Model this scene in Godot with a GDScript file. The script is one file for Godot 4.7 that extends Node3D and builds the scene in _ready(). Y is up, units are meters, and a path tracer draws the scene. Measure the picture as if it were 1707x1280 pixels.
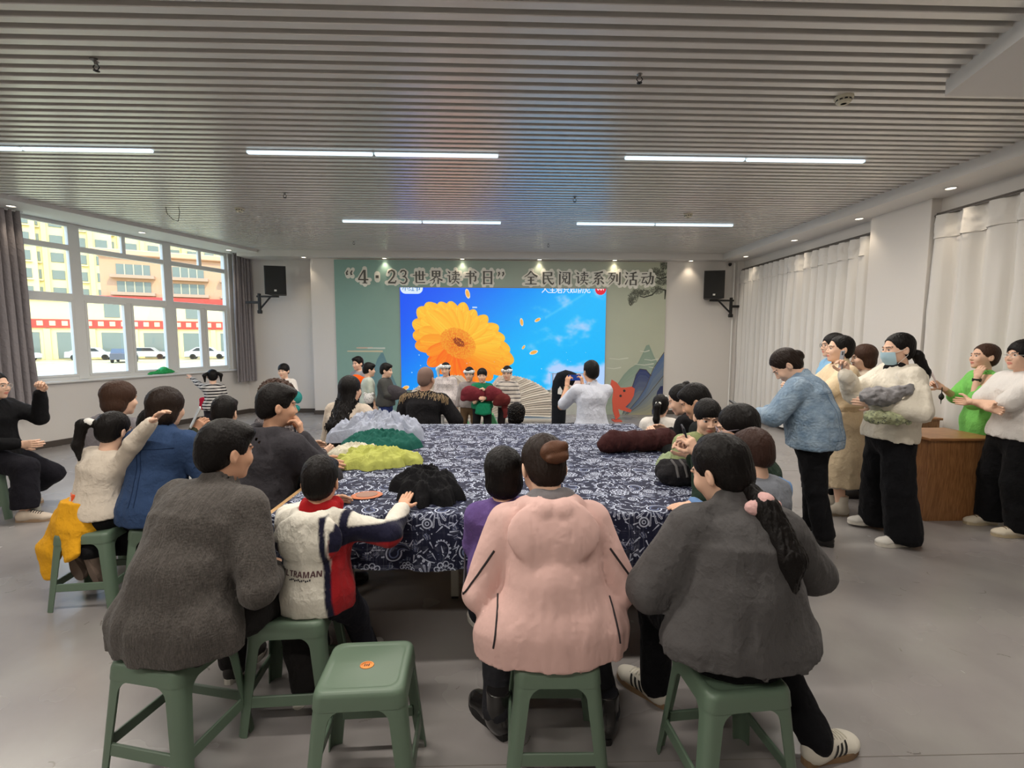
extends Node3D
# A hall with a slatted ceiling, families watching children in front of an LED screen.
const LAMP_E := 4.6
const SPOT_E := 0.3
const SCREEN_E := 1.5
const SCREEN_LIGHT := 0.6
var M_skin: StandardMaterial3D

func _ready():
	var t0 := Time.get_ticks_msec()
	var cam := Camera3D.new()
	cam.name = "camera"
	add_child(cam)
	# 800 pixels focal length in the 1707 x 1280 frame; eye 1.6 m above the floor
	cam.fov = rad_to_deg(2.0 * atan(640.0 / 800.0))
	var yaw := (853.5 - 830.0) / 800.0
	var pitch := atan(75.0 / 800.0)
	var b := Basis(Vector3.UP, -yaw) * Basis(Vector3.RIGHT, -pitch) * Basis(Vector3.BACK, 0.0037)
	cam.transform = Transform3D(b, Vector3(0, 1.6, 0))
	cam.near = 0.05
	cam.far = 600.0
	cam.current = true
	var we := WorldEnvironment.new()
	we.name = "environment"
	var en := Environment.new()
	en.background_mode = Environment.BG_SKY
	var sky := Sky.new()
	var sm := ProceduralSkyMaterial.new()
	sm.sky_top_color = Color8(150, 190, 235)
	sm.sky_horizon_color = Color8(232, 240, 244)
	sm.ground_horizon_color = Color8(214, 206, 186)
	sm.ground_bottom_color = Color8(170, 160, 140)
	sm.sky_energy_multiplier = 2.4
	sm.ground_energy_multiplier = 1.2
	sky.sky_material = sm
	en.sky = sky
	en.tonemap_mode = Environment.TONE_MAPPER_LINEAR
	en.tonemap_exposure = 0.64
	en.sdfgi_enabled = true
	en.ssao_enabled = true
	en.ssil_enabled = true
	we.environment = en
	add_child(we)
	var sun := DirectionalLight3D.new()
	sun.name = "sun"
	sun.light_energy = 1.75
	sun.light_color = Color8(255, 236, 190)
	sun.light_angular_distance = 0.6
	sun.shadow_enabled = true
	sun.sky_mode = DirectionalLight3D.SKY_MODE_LIGHT_ONLY
	sun.basis = Basis.looking_at(Vector3(-0.75, -0.85, -0.55), Vector3.UP)
	add_child(sun)
	make_materials()
	M_skin = mat(Color.WHITE, 0.55, {"vc": true, "spec": 0.35})
	build_shell()
	build_window()
	build_right_curtains()
	build_lights()
	build_speakers()
	build_stage()
	print("room ", Time.get_ticks_msec() - t0)
	build_table()
	build_desks()
	build_stools()
	print("furniture ", Time.get_ticks_msec() - t0)
	build_clothes()
	build_outside()
	make_canon()
	print("canon ", Time.get_ticks_msec() - t0)
	build_people()
	run_jobs()
	print("people ", Time.get_ticks_msec() - t0)
	finish_people()
	print("done ", Time.get_ticks_msec() - t0)
# ---------------------------------------------------------------- names, labels, materials
var taken := {}

func numbered(called: String) -> String:
	var k: int = taken.get(called, 0)
	taken[called] = k + 1
	return called if k == 0 else "%s_%03d" % [called, k]

func tag(o: Node, label := "", category := "", group := "", kind := ""):
	if label:
		o.set_meta("label", label)
	if category:
		o.set_meta("category", category)
	if group:
		o.set_meta("group", group)
	if kind:
		o.set_meta("kind", kind)

func thing(called: String, label: String, category: String, at := Vector3.ZERO, turn := 0.0, group := "") -> Node3D:
	var o := Node3D.new()
	o.name = numbered(called)
	add_child(o)
	o.position = at
	o.rotation.y = turn
	tag(o, label, category, group)
	return o

func part(parent: Node, called: String, mat: Material, geo: Geo = null, label := "") -> MeshInstance3D:
	var o := MeshInstance3D.new()
	o.name = called
	o.material_override = mat
	if geo:
		o.mesh = geo.mesh()
	if label:
		o.set_meta("label", label)
	parent.add_child(o, true)
	return o

func inst(parent: Node, called: String, mat: Material, mesh: Mesh, t := Transform3D()) -> MeshInstance3D:
	var o := MeshInstance3D.new()
	o.name = called
	o.material_override = mat
	o.mesh = mesh
	o.transform = t
	parent.add_child(o, true)
	return o

func struct(called: String, mat: Material, geo: Geo, label := "") -> MeshInstance3D:
	var o := MeshInstance3D.new()
	o.name = numbered(called)
	o.material_override = mat
	o.mesh = geo.mesh()
	add_child(o)
	tag(o, label, "", "", "structure")
	return o

func single(called: String, mat: Material, geo: Geo, label: String, category: String, group := "") -> MeshInstance3D:
	var o := MeshInstance3D.new()
	o.name = numbered(called)
	o.material_override = mat
	o.mesh = geo.mesh()
	add_child(o)
	tag(o, label, category, group)
	return o

func copy_of(o: Node3D, at: Vector3, turn: float, label := "") -> Node3D:
	var c := o.duplicate() as Node3D
	c.name = numbered(str(o.name).rstrip("_0123456789"))
	add_child(c)
	c.position = at
	c.rotation.y = turn
	if label:
		c.set_meta("label", label)
	return c

var textures := {}
func noise_tex(key: String, freq: float, size := 256, octaves := 3, normal := 0.0, ramp = null, kind := FastNoiseLite.TYPE_SIMPLEX_SMOOTH, ridged := false) -> Texture2D:
	if textures.has(key):
		return textures[key]
	var n := FastNoiseLite.new()
	n.seed = 3 + textures.size()
	n.noise_type = kind
	n.frequency = freq
	n.fractal_octaves = octaves
	if ridged:
		n.fractal_type = FastNoiseLite.FRACTAL_RIDGED
		n.domain_warp_enabled = true
		n.domain_warp_amplitude = 40.0
		n.domain_warp_frequency = 0.01
	var t := NoiseTexture2D.new()
	t.width = size
	t.height = size
	t.seamless = true
	t.noise = n
	if normal > 0.0:
		t.as_normal_map = true
		t.bump_strength = normal
	if ramp:
		var g := Gradient.new()
		g.offsets = PackedFloat32Array([0.0, 1.0])
		g.colors = PackedColorArray(ramp)
		t.color_ramp = g
	textures[key] = t
	return t

# texture stretched along one way: grain, brushed metal, ribs
func grain_tex(key: String, a: Color, b: Color, fx: float, fy: float, size := 256, seed := 1, sharp := 1.0) -> Texture2D:
	if textures.has(key):
		return textures[key]
	var n := FastNoiseLite.new()
	n.seed = seed
	n.frequency = 1.0
	n.fractal_octaves = 3
	var im := Image.create(size, size, false, Image.FORMAT_RGB8)
	for y in size:
		for x in size:
			# wraps round by walking on two circles
			var u := TAU * x / size
			var v := TAU * y / size
			var w := n.get_noise_3d(cos(u) * fx + cos(v) * fy, sin(u) * fx, sin(v) * fy + 7.0) * 0.5 + 0.5
			im.set_pixel(x, y, a.lerp(b, clampf((w - 0.5) * sharp + 0.5, 0, 1)))
	textures[key] = ImageTexture.create_from_image(im)
	return textures[key]

func mat(color: Color, rough := 0.8, o := {}) -> StandardMaterial3D:
	var m := StandardMaterial3D.new()
	m.albedo_color = color
	m.roughness = rough
	m.metallic = o.get("metal", 0.0)
	if o.has("spec"):
		m.metallic_specular = o.spec
	if o.has("tex"):
		m.albedo_texture = o.tex
	if o.has("normal"):
		m.normal_enabled = true
		m.normal_texture = o.normal
		m.normal_scale = o.get("depth", 1.0)
	if o.has("rough_tex"):
		m.roughness_texture = o.rough_tex
	if o.has("scale"):
		m.uv1_triplanar = not o.get("uv", false)
		m.uv1_world_triplanar = o.get("world", false)
		m.uv1_scale = o.scale if o.scale is Vector3 else Vector3.ONE * o.scale
	if o.has("glow"):
		m.emission_enabled = true
		m.emission = o.glow
		m.emission_energy_multiplier = o.get("power", 1.0)
	if o.has("sheen"):
		m.rim_enabled = true
		m.rim = o.sheen
		m.rim_tint = 0.6
	if o.has("back"):
		m.backlight_enabled = true
		m.backlight = o.back
	if o.has("coat"):
		m.clearcoat_enabled = true
		m.clearcoat = o.coat
		m.clearcoat_roughness = o.get("coat_rough", 0.2)
	if o.get("vc", false):
		m.vertex_color_use_as_albedo = true
	if o.has("sss"):
		m.subsurf_scatter_enabled = true
		m.subsurf_scatter_strength = o.sss
	return m

func cloth(r: int, g: int, b: int, o := {}) -> StandardMaterial3D:
	var q := {"normal": noise_tex("creases", 0.0055, 512, 4, 9.0, null, FastNoiseLite.TYPE_SIMPLEX_SMOOTH, true), "depth": 1.1, "scale": Vector3(1.9, 1.3, 1.9), "sheen": 0.25, "spec": 0.25}
	q.merge(o, true)
	return mat(Color8(r, g, b), 0.88, q)

func hair_mat(r: int, g: int, b: int) -> StandardMaterial3D:
	return mat(Color8(r, g, b), 0.48, {"normal": noise_tex("weave", 0.11, 256, 3, 5.0), "depth": 0.35, "scale": Vector3(12, 3, 12), "spec": 0.28})

# strokes of lettering, in the xy plane, raised to depth
func stroke(geo: Geo, pts: Array, w0: float, w1: float, depth: float, t: Transform3D):
	var L := PackedVector2Array()
	var R := PackedVector2Array()
	var m: int = pts.size()
	for i in m:
		var d: Vector2 = (pts[mini(i + 1, m - 1)] - pts[maxi(i - 1, 0)]).normalized()
		var q := Vector2(-d.y, d.x) * lerpf(w0, w1, float(i) / (m - 1)) * 0.5
		L.append(pts[i] + q)
		R.append(pts[i] - q)
	for i in m - 1:
		geo.prism(PackedVector2Array([R[i], R[i + 1], L[i + 1], L[i]]), depth, t, false)
# ---------------------------------------------------------------- mesh building
class Geo:
	var v := PackedVector3Array()
	var n := PackedVector3Array()
	var uv := PackedVector2Array()
	var c := PackedColorArray()
	var ix := PackedInt32Array()
	var tint := Color(1, 1, 1)

	func tri(a: Vector3, b: Vector3, d: Vector3, ua := Vector2.ZERO, ub := Vector2.ZERO, ud := Vector2.ZERO):
		var m := (b - a).cross(d - a).normalized()
		var k := v.size()
		v.append_array([a, b, d])
		n.append_array([m, m, m])
		uv.append_array([ua, ub, ud])
		c.append_array([tint, tint, tint])
		ix.append_array([k, k + 2, k + 1])

	func quad(a: Vector3, b: Vector3, d: Vector3, e: Vector3, u0 := Vector2(0, 1), u1 := Vector2(1, 0)):
		var m := (d - a).cross(e - b).normalized()
		var k := v.size()
		v.append_array([a, b, d, e])
		n.append_array([m, m, m, m])
		uv.append_array([u0, Vector2(u1.x, u0.y), u1, Vector2(u0.x, u1.y)])
		c.append_array([tint, tint, tint, tint])
		ix.append_array([k, k + 2, k + 1, k, k + 3, k + 2])

	# box with chamfered edges, x y z are half sizes along the basis of t
	func box(t: Transform3D, s: Vector3, ch := 0.0):
		var h := s * 0.5
		ch = minf(ch, minf(h.x, minf(h.y, h.z)) * 0.9)
		var axes := [[0, 1, 2], [1, 2, 0], [2, 0, 1]]
		for a in axes:
			for sg in [-1.0, 1.0]:
				var p := []
				for q in [[-1, -1], [1, -1], [1, 1], [-1, 1]]:
					var w := Vector3.ZERO
					w[a[0]] = sg * h[a[0]]
					w[a[1]] = q[0] * (h[a[1]] - ch)
					w[a[2]] = q[1] * (h[a[2]] - ch)
					p.append(t * w)
				if sg > 0:
					quad(p[0], p[1], p[2], p[3])
				else:
					quad(p[3], p[2], p[1], p[0])
		if ch <= 0.0:
			return
		for a in axes:
			for s1 in [-1.0, 1.0]:
				for s2 in [-1.0, 1.0]:
					var p := []
					for e in [-1.0, 1.0]:
						for w2 in 2:
							var w := Vector3.ZERO
							w[a[0]] = e * (h[a[0]] - ch)
							w[a[1]] = s1 * (h[a[1]] - (ch if w2 else 0.0))
							w[a[2]] = s2 * (h[a[2]] - (0.0 if w2 else ch))
							p.append(t * w)
					if s1 * s2 > 0:
						quad(p[0], p[1], p[3], p[2])
					else:
						quad(p[2], p[3], p[1], p[0])
		for s0 in [-1.0, 1.0]:
			for s1 in [-1.0, 1.0]:
				for s2 in [-1.0, 1.0]:
					var q0 := t * Vector3(s0 * h.x, s1 * (h.y - ch), s2 * (h.z - ch))
					var q1 := t * Vector3(s0 * (h.x - ch), s1 * h.y, s2 * (h.z - ch))
					var q2 := t * Vector3(s0 * (h.x - ch), s1 * (h.y - ch), s2 * h.z)
					if s0 * s1 * s2 > 0:
						tri(q0, q1, q2)
					else:
						tri(q2, q1, q0)

	func bx(c0: Vector3, s: Vector3, ch := 0.0):
		box(Transform3D(Basis(), c0), s, ch)

	# smooth grid of points, rows of equal length
	func grid(rows: Array, close_u := false, close_v := false, flip := false, us := 1.0, vs := 1.0):
		var nr: int = rows.size()
		var nc: int = rows[0].size()
		var k := v.size()
		for r in nr:
			for q in nc:
				var pu: Vector3 = rows[r][(q + 1) % nc if close_u else mini(q + 1, nc - 1)]
				var mu: Vector3 = rows[r][(q - 1 + nc) % nc if close_u else maxi(q - 1, 0)]
				var pv: Vector3 = rows[(r + 1) % nr if close_v else mini(r + 1, nr - 1)][q]
				var mv: Vector3 = rows[(r - 1 + nr) % nr if close_v else maxi(r - 1, 0)][q]
				var m := (pu - mu).cross(pv - mv)
				if m.length_squared() < 1e-14:
					m = Vector3.UP
				m = m.normalized()
				v.append(rows[r][q])
				n.append(-m if flip else m)
				uv.append(Vector2(us * q / maxf(1, nc - 1), vs * r / maxf(1, nr - 1)))
				c.append(tint)
		for r in (nr if close_v else nr - 1):
			for q in (nc if close_u else nc - 1):
				var a := k + r * nc + q
				var b := k + r * nc + (q + 1) % nc
				var d := k + ((r + 1) % nr) * nc + (q + 1) % nc
				var e := k + ((r + 1) % nr) * nc + q
				if flip:
					ix.append_array([a, b, d, a, d, e])
				else:
					ix.append_array([a, d, b, a, e, d])

	func tube(pts: Array, rad, seg := 8, caps := true, closed := false):
		var rows := []
		var m: int = pts.size()
		var up := Vector3.UP
		for i in m:
			var d: Vector3 = (pts[(i + 1) % m if closed else mini(i + 1, m - 1)] - pts[(i - 1 + m) % m if closed else maxi(i - 1, 0)]).normalized()
			if i == 0:
				up = Vector3.UP if absf(d.y) < 0.9 else Vector3.RIGHT
			var x := d.cross(up).normalized()
			up = x.cross(d).normalized()
			var r: float = rad[i] if rad is Array else rad
			var row := PackedVector3Array()
			for j in seg:
				var t := TAU * j / seg
				row.append(pts[i] + (x * cos(t) + up * sin(t)) * r)
			rows.append(row)
		grid(rows, true, closed)
		if caps and not closed:
			for e in [0, m - 1]:
				var row: PackedVector3Array = rows[e]
				for j in seg:
					if e == 0:
						tri(pts[e], row[(j + 1) % seg], row[j])
					else:
						tri(pts[e], row[j], row[(j + 1) % seg])

	# profile of Vector2(radius, height) turned about the y axis of t
	func lathe(prof: Array, t := Transform3D(), seg := 16, smooth := false):
		var rows := []
		for p in prof:
			var row := PackedVector3Array()
			for j in seg:
				var a := TAU * j / seg
				row.append(t * Vector3(p.x * cos(a), p.y, p.x * sin(a)))
			rows.append(row)
		if smooth:
			grid(rows, true, false, true)
		else:
			for r in rows.size() - 1:
				grid([rows[r], rows[r + 1]], true, false, true)

	# flat polygon extruded along local z from 0 to depth
	func prism(poly: PackedVector2Array, depth: float, t := Transform3D(), back := true):
		if Geometry2D.is_polygon_clockwise(poly):
			poly = poly.duplicate()
			poly.reverse()
		var k := Geometry2D.triangulate_polygon(poly)
		for i in range(0, k.size(), 3):
			var a := poly[k[i]]
			var b := poly[k[i + 1]]
			var d := poly[k[i + 2]]
			if (b - a).cross(d - a) < 0:
				var s := b
				b = d
				d = s
			tri(t * Vector3(a.x, a.y, depth), t * Vector3(b.x, b.y, depth), t * Vector3(d.x, d.y, depth), a, b, d)
			if back:
				tri(t * Vector3(a.x, a.y, 0), t * Vector3(d.x, d.y, 0), t * Vector3(b.x, b.y, 0), a, d, b)
		if depth != 0.0:
			for i in poly.size():
				var a := poly[i]
				var b := poly[(i + 1) % poly.size()]
				quad(t * Vector3(a.x, a.y, 0), t * Vector3(b.x, b.y, 0), t * Vector3(b.x, b.y, depth), t * Vector3(a.x, a.y, depth))

	func put(arr: Array, t: Transform3D, mirror := false, color = null):
		var k := v.size()
		var av: PackedVector3Array = arr[0]
		var an: PackedVector3Array = arr[1]
		var ai: PackedInt32Array = arr[2]
		var nb := t.basis.inverse().transposed()
		for i in av.size():
			v.append(t * av[i])
			n.append((nb * an[i]).normalized())
			uv.append(Vector2.ZERO)
			c.append(tint if color == null else color if color is Color else color[i])
		if mirror:
			for i in range(0, ai.size(), 3):
				ix.append_array([k + ai[i], k + ai[i + 2], k + ai[i + 1]])
		else:
			for i in ai.size():
				ix.append(k + ai[i])

	func mesh() -> ArrayMesh:
		var a := []
		a.resize(Mesh.ARRAY_MAX)
		a[Mesh.ARRAY_VERTEX] = v
		a[Mesh.ARRAY_NORMAL] = n
		a[Mesh.ARRAY_TEX_UV] = uv
		a[Mesh.ARRAY_COLOR] = c
		a[Mesh.ARRAY_INDEX] = ix
		var m := ArrayMesh.new()
		m.add_surface_from_arrays(Mesh.PRIMITIVE_TRIANGLES, a)
		return m


# ---------------------------------------------------------------- distance fields meshed as surface nets
# a shape is [op, kind, a, b, p0, p1, p2, p3, side, k]: op 0 joins, 1 cuts away, 2 keeps the side behind the plane (a, normal b)
# kind 0 is a round cone a (radius p0) to b (radius p1); kind 1 an oval cone: half widths p0 to p1 along side, depths p2 to p3
class Field:
	var o := Vector3.ZERO
	var h := 0.01
	var nx := 0
	var ny := 0
	var nz := 0
	var d := PackedFloat32Array()

	var live := PackedInt32Array()     # first node of each block that the surface may cross
	const BS := 6

	func fill(shapes: Array, cell: float, amp := 0.0, freq := Vector3.ONE, noise: FastNoiseLite = null):
		h = cell
		var lo := Vector3(1e9, 1e9, 1e9)
		var hi := -lo
		for s in shapes:
			if s[0] == 0:
				var r: float = maxf(maxf(s[4], s[5]), maxf(s[6], s[7])) + amp + h * 2.0
				var rv := Vector3(r, r, r)
				lo = lo.min(s[2].min(s[3]) - rv)
				hi = hi.max(s[2].max(s[3]) + rv)
		o = lo
		nx = (int((hi.x - lo.x) / h / BS) + 2) * BS
		ny = (int((hi.y - lo.y) / h / BS) + 2) * BS
		nz = (int((hi.z - lo.z) / h / BS) + 2) * BS
		d.resize(nx * ny * nz)
		d.fill(1.0)
		var R := BS * h * 0.87
		var half := (BS - 1) * 0.5
		var q := PackedInt32Array([0, 0, 0, 0, 0, 0])
		for bz in range(0, nz, BS):
			for by in range(0, ny, BS):
				for b0 in range(0, nx, BS):
					var c := o + Vector3(b0 + half, by + half, bz + half) * h
					var near := []
					var least := 1.0
					var out := false
					var adds := 0
					for s in shapes:
						if s[0] == 2:
							var e: float = (c - s[2]).dot(s[3])
							if e > R:
								out = true
								break
							least = maxf(least, e)
							if e > -R - h * 2.0:
								near.append(s)
							continue
						var e := far(s, c)
						if s[0] == 0:
							least = minf(least, e - s[9] * 0.25)
							if e < R + s[9] + amp + h:
								near.append(s)
								adds += 1
						else:
							least = maxf(least, -e)
							if e < R + s[9] + h:
								near.append(s)
					if out or adds == 0 or least > R + amp + h:
						continue
					q[0] = b0
					q[1] = by
					q[2] = bz
					q[3] = b0 + BS
					q[4] = by + BS
					q[5] = bz + BS
					if least < -R * 1.6 - amp - h:
						for z in range(bz, q[5]):
							for y in range(by, q[4]):
								var i := (z * ny + y) * nx + b0
								for x in BS:
									d[i + x] = -1.0
						continue
					live.append((bz * ny + by) * nx + b0)
					for s in near:
						if s[0] == 2:
							_plane(s[2], s[3], q)
						elif s[1] == 2:
							_ball(s[0], s[2], Vector3(s[4], s[5], s[6]), s[8], s[9], q)
						elif s[1] == 0:
							_cone(s[0], s[2], s[3], s[4], s[5], s[9], q)
						else:
							_oval(s[0], s[2], s[3], s[4], s[5], s[6], s[7], s[8], s[9], q)
					if amp > 0.0:
						var lim := amp + h * 2.0
						for z in range(bz, q[5]):
							for y in range(by, q[4]):
								var i := (z * ny + y) * nx + b0
								for x in range(b0, q[3]):
									if absf(d[i]) < lim:
										d[i] += amp * noise.get_noise_3d((o.x + x * h) * freq.x, (o.y + y * h) * freq.y, (o.z + z * h) * freq.z)
									i += 1

	# rough distance of a point from one shape
	func far(s: Array, c: Vector3) -> float:
		var a: Vector3 = s[2]
		if s[1] == 2:
			return (c - a).length() - maxf(s[4], maxf(s[5], s[6])) if (c - a).length() > maxf(s[4], maxf(s[5], s[6])) else _in_ball(s, c)
		var ab: Vector3 = s[3] - a
		var p := c - a
		var t := clampf(p.dot(ab) / maxf(ab.length_squared(), 1e-9), 0.0, 1.0)
		var w := (p - ab * t).length()
		if s[1] == 0:
			return w - lerpf(s[4], s[5], t)
		var big := maxf(lerpf(s[4], s[5], t), lerpf(s[6], s[7], t))
		var small := minf(lerpf(s[4], s[5], t), lerpf(s[6], s[7], t))
		return w - big if w > big else maxf(w - small, 0.0) * 0.0 + minf(w - small, 0.0)

	func _in_ball(s: Array, c: Vector3) -> float:
		var r := Vector3(s[4], s[5], s[6])
		var p: Vector3 = ((s[8] as Basis).transposed() * (c - s[2])) / r
		var k0 := p.length()
		return minf(k0 * (k0 - 1.0) / maxf((p / r).length(), 1e-6), 0.0)

	func _cone(op: int, a: Vector3, b: Vector3, ra: float, rb: float, k: float, q: PackedInt32Array):
		var ab := b - a
		var inv := 1.0 / maxf(ab.length_squared(), 1e-9)
		var dr := rb - ra
		var k4 := 0.25 / k
		for z in range(q[2], q[5]):
			for y in range(q[1], q[4]):
				var i: int = (z * ny + y) * nx + q[0]
				for x in range(q[0], q[3]):
					var p := Vector3(o.x + x * h, o.y + y * h, o.z + z * h) - a
					var t := clampf(p.dot(ab) * inv, 0.0, 1.0)
					var e := (p - ab * t).length() - ra - dr * t
					var old := d[i]
					if op == 0:
						var g := k - absf(old - e)
						if e < old:
							old = e
						if g > 0.0:
							old -= g * g * k4
					else:
						e = -e
						var g := k - absf(old - e)
						if e > old:
							old = e
						if g > 0.0:
							old += g * g * k4
					d[i] = old
					i += 1

	func _oval(op: int, a: Vector3, b: Vector3, xa: float, xb: float, za: float, zb: float, side: Vector3, k: float, q: PackedInt32Array):
		var ab := b - a
		var len := maxf(ab.length(), 1e-6)
		var ax := ab / len
		var s := (side - ax * side.dot(ax)).normalized()
		var f := ax.cross(s)
		var k4 := 0.25 / k
		for z in range(q[2], q[5]):
			for y in range(q[1], q[4]):
				var i: int = (z * ny + y) * nx + q[0]
				for x in range(q[0], q[3]):
					var p := Vector3(o.x + x * h, o.y + y * h, o.z + z * h) - a
					var w := p.dot(ax)
					var t := clampf(w / len, 0.0, 1.0)
					var rx := xa + (xb - xa) * t
					var rz := za + (zb - za) * t
					var m := minf(rx, rz)
					var e := (Vector3(p.dot(s) / rx, (w - t * len) / m, p.dot(f) / rz).length() - 1.0) * m
					var old := d[i]
					if op == 0:
						var g := k - absf(old - e)
						if e < old:
							old = e
						if g > 0.0:
							old -= g * g * k4
					else:
						e = -e
						var g := k - absf(old - e)
						if e > old:
							old = e
						if g > 0.0:
							old += g * g * k4
					d[i] = old
					i += 1

	func _ball(op: int, a: Vector3, r: Vector3, turn: Basis, k: float, q: PackedInt32Array):
		var ir := Vector3.ONE / r
		var bi := turn.transposed()
		var k4 := 0.25 / k
		for z in range(q[2], q[5]):
			for y in range(q[1], q[4]):
				var i: int = (z * ny + y) * nx + q[0]
				for x in range(q[0], q[3]):
					var p := (bi * (Vector3(o.x + x * h, o.y + y * h, o.z + z * h) - a)) * ir
					var k0 := p.length()
					var e := k0 * (k0 - 1.0) / maxf((p * ir).length(), 1e-6)
					var old := d[i]
					if op == 0:
						var g := k - absf(old - e)
						if e < old:
							old = e
						if g > 0.0:
							old -= g * g * k4
					else:
						e = -e
						var g := k - absf(old - e)
						if e > old:
							old = e
						if g > 0.0:
							old += g * g * k4
					d[i] = old
					i += 1

	func _plane(a: Vector3, m: Vector3, q: PackedInt32Array):
		for z in range(q[2], q[5]):
			for y in range(q[1], q[4]):
				var i: int = (z * ny + y) * nx + q[0]
				for x in range(q[0], q[3]):
					d[i] = maxf(d[i], (Vector3(o.x + x * h, o.y + y * h, o.z + z * h) - a).dot(m))
					i += 1

	func at(p: Vector3) -> float:
		var g := (p - o) / h
		var x := int(g.x)
		var y := int(g.y)
		var z := int(g.z)
		if x < 0 or y < 0 or z < 0 or x > nx - 2 or y > ny - 2 or z > nz - 2:
			return 1.0
		var u := g - Vector3(x, y, z)
		var i := (z * ny + y) * nx + x
		var j := i + nx * ny
		return lerpf(lerpf(lerpf(d[i], d[i + 1], u.x), lerpf(d[i + nx], d[i + nx + 1], u.x), u.y), lerpf(lerpf(d[j], d[j + 1], u.x), lerpf(d[j + nx], d[j + nx + 1], u.x), u.y), u.z)

	# first point of the surface met from p along w
	func hit(p: Vector3, w: Vector3, most := 1.0) -> Vector3:
		var t := 0.0
		while t < most:
			var e := at(p + w * t)
			if e < 0.001:
				return p + w * t
			t += clampf(e * 0.6, 0.001, 0.03)
		return p + w * most

	func nets() -> Array:
		var V := PackedVector3Array()
		var N := PackedVector3Array()
		var I := PackedInt32Array()
		var id := PackedInt32Array()
		id.resize(d.size())
		id.fill(-1)
		var sy := nx
		var sz := nx * ny
		var lim := h * 2.6
		var off := [0, 1, sy, sy + 1, sz, sz + 1, sz + sy, sz + sy + 1]
		var ea := PackedInt32Array([0, 2, 4, 6, 0, 1, 4, 5, 0, 1, 2, 3])
		var eb := PackedInt32Array([1, 3, 5, 7, 2, 3, 6, 7, 4, 5, 6, 7])
		var cp := PackedVector3Array([Vector3(0, 0, 0), Vector3(1, 0, 0), Vector3(0, 1, 0), Vector3(1, 1, 0), Vector3(0, 0, 1), Vector3(1, 0, 1), Vector3(0, 1, 1), Vector3(1, 1, 1)])
		var g := PackedFloat32Array()
		g.resize(8)
		var cells := PackedInt32Array()
		for first in live:
			for zy in BS * BS:
				var i: int = first + (zy / BS) * sz + (zy % BS) * sy - 1
				for xx in BS:
					i += 1
					if absf(d[i]) > lim:
						continue
					var inside := 0
					for j in 8:
						var e := d[i + off[j]]
						g[j] = e
						if e < 0.0:
							inside += 1
					if inside == 0 or inside == 8:
						continue
					var sum := Vector3.ZERO
					var cnt := 0
					for j in 12:
						var a := g[ea[j]]
						var b := g[eb[j]]
						if (a < 0.0) != (b < 0.0):
							sum += cp[ea[j]].lerp(cp[eb[j]], a / (a - b))
							cnt += 1
					id[i] = V.size()
					cells.append(i)
					V.append(o + (Vector3(i % sy, (i / sy) % ny, i / sz) + sum / cnt) * h)
					N.append(Vector3(g[1] + g[3] + g[5] + g[7] - g[0] - g[2] - g[4] - g[6], g[2] + g[3] + g[6] + g[7] - g[0] - g[1] - g[4] - g[5], g[4] + g[5] + g[6] + g[7] - g[0] - g[1] - g[2] - g[3]).normalized())
		var st := [1, sy, sz]
		for i in cells:
			var d0 := d[i]
			for a in 3:
				if (d0 < 0.0) == (d[i + st[a]] < 0.0):
					continue
				var su: int = st[(a + 1) % 3]
				var sv: int = st[(a + 2) % 3]
				if i - su - sv < 0:
					continue
				var p0 := id[i]
				var p1 := id[i - su]
				var p2 := id[i - su - sv]
				var p3 := id[i - sv]
				if p1 < 0 or p2 < 0 or p3 < 0:
					continue
				if d0 < 0.0:
					I.append_array([p0, p2, p1, p0, p3, p2])
				else:
					I.append_array([p0, p1, p2, p0, p2, p3])
		return [V, N, I]


func cone(a: Vector3, b: Vector3, ra: float, rb: float, k := 0.02, op := 0) -> Array:
	return [op, 0, a, b, ra, rb, 0.0, 0.0, Vector3.RIGHT, k]

func oval(a: Vector3, b: Vector3, xa: float, xb: float, za: float, zb: float, side := Vector3.RIGHT, k := 0.02, op := 0) -> Array:
	return [op, 1, a, b, xa, xb, za, zb, side, k]

func ball(a: Vector3, r: Vector3, k := 0.01, op := 0, turn := Basis()) -> Array:   # ellipsoid
	return [op, 2, a, a, r.x, r.y, r.z, 0.0, turn, k]

func plane(a: Vector3, m: Vector3) -> Array:
	return [2, 0, a, m.normalized(), 0.0, 0.0, 0.0, 0.0, Vector3.RIGHT, 0.01]
# ---------------------------------------------------------------- people: canonical heads, hair, hands and shoes
var folds := FastNoiseLite.new()
var strands := FastNoiseLite.new()
var jobs := []
var HEADS := {}
var HAIRS := {}
var HANDS := {}
var SHOES := {}
var SHOEF := {}

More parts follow.
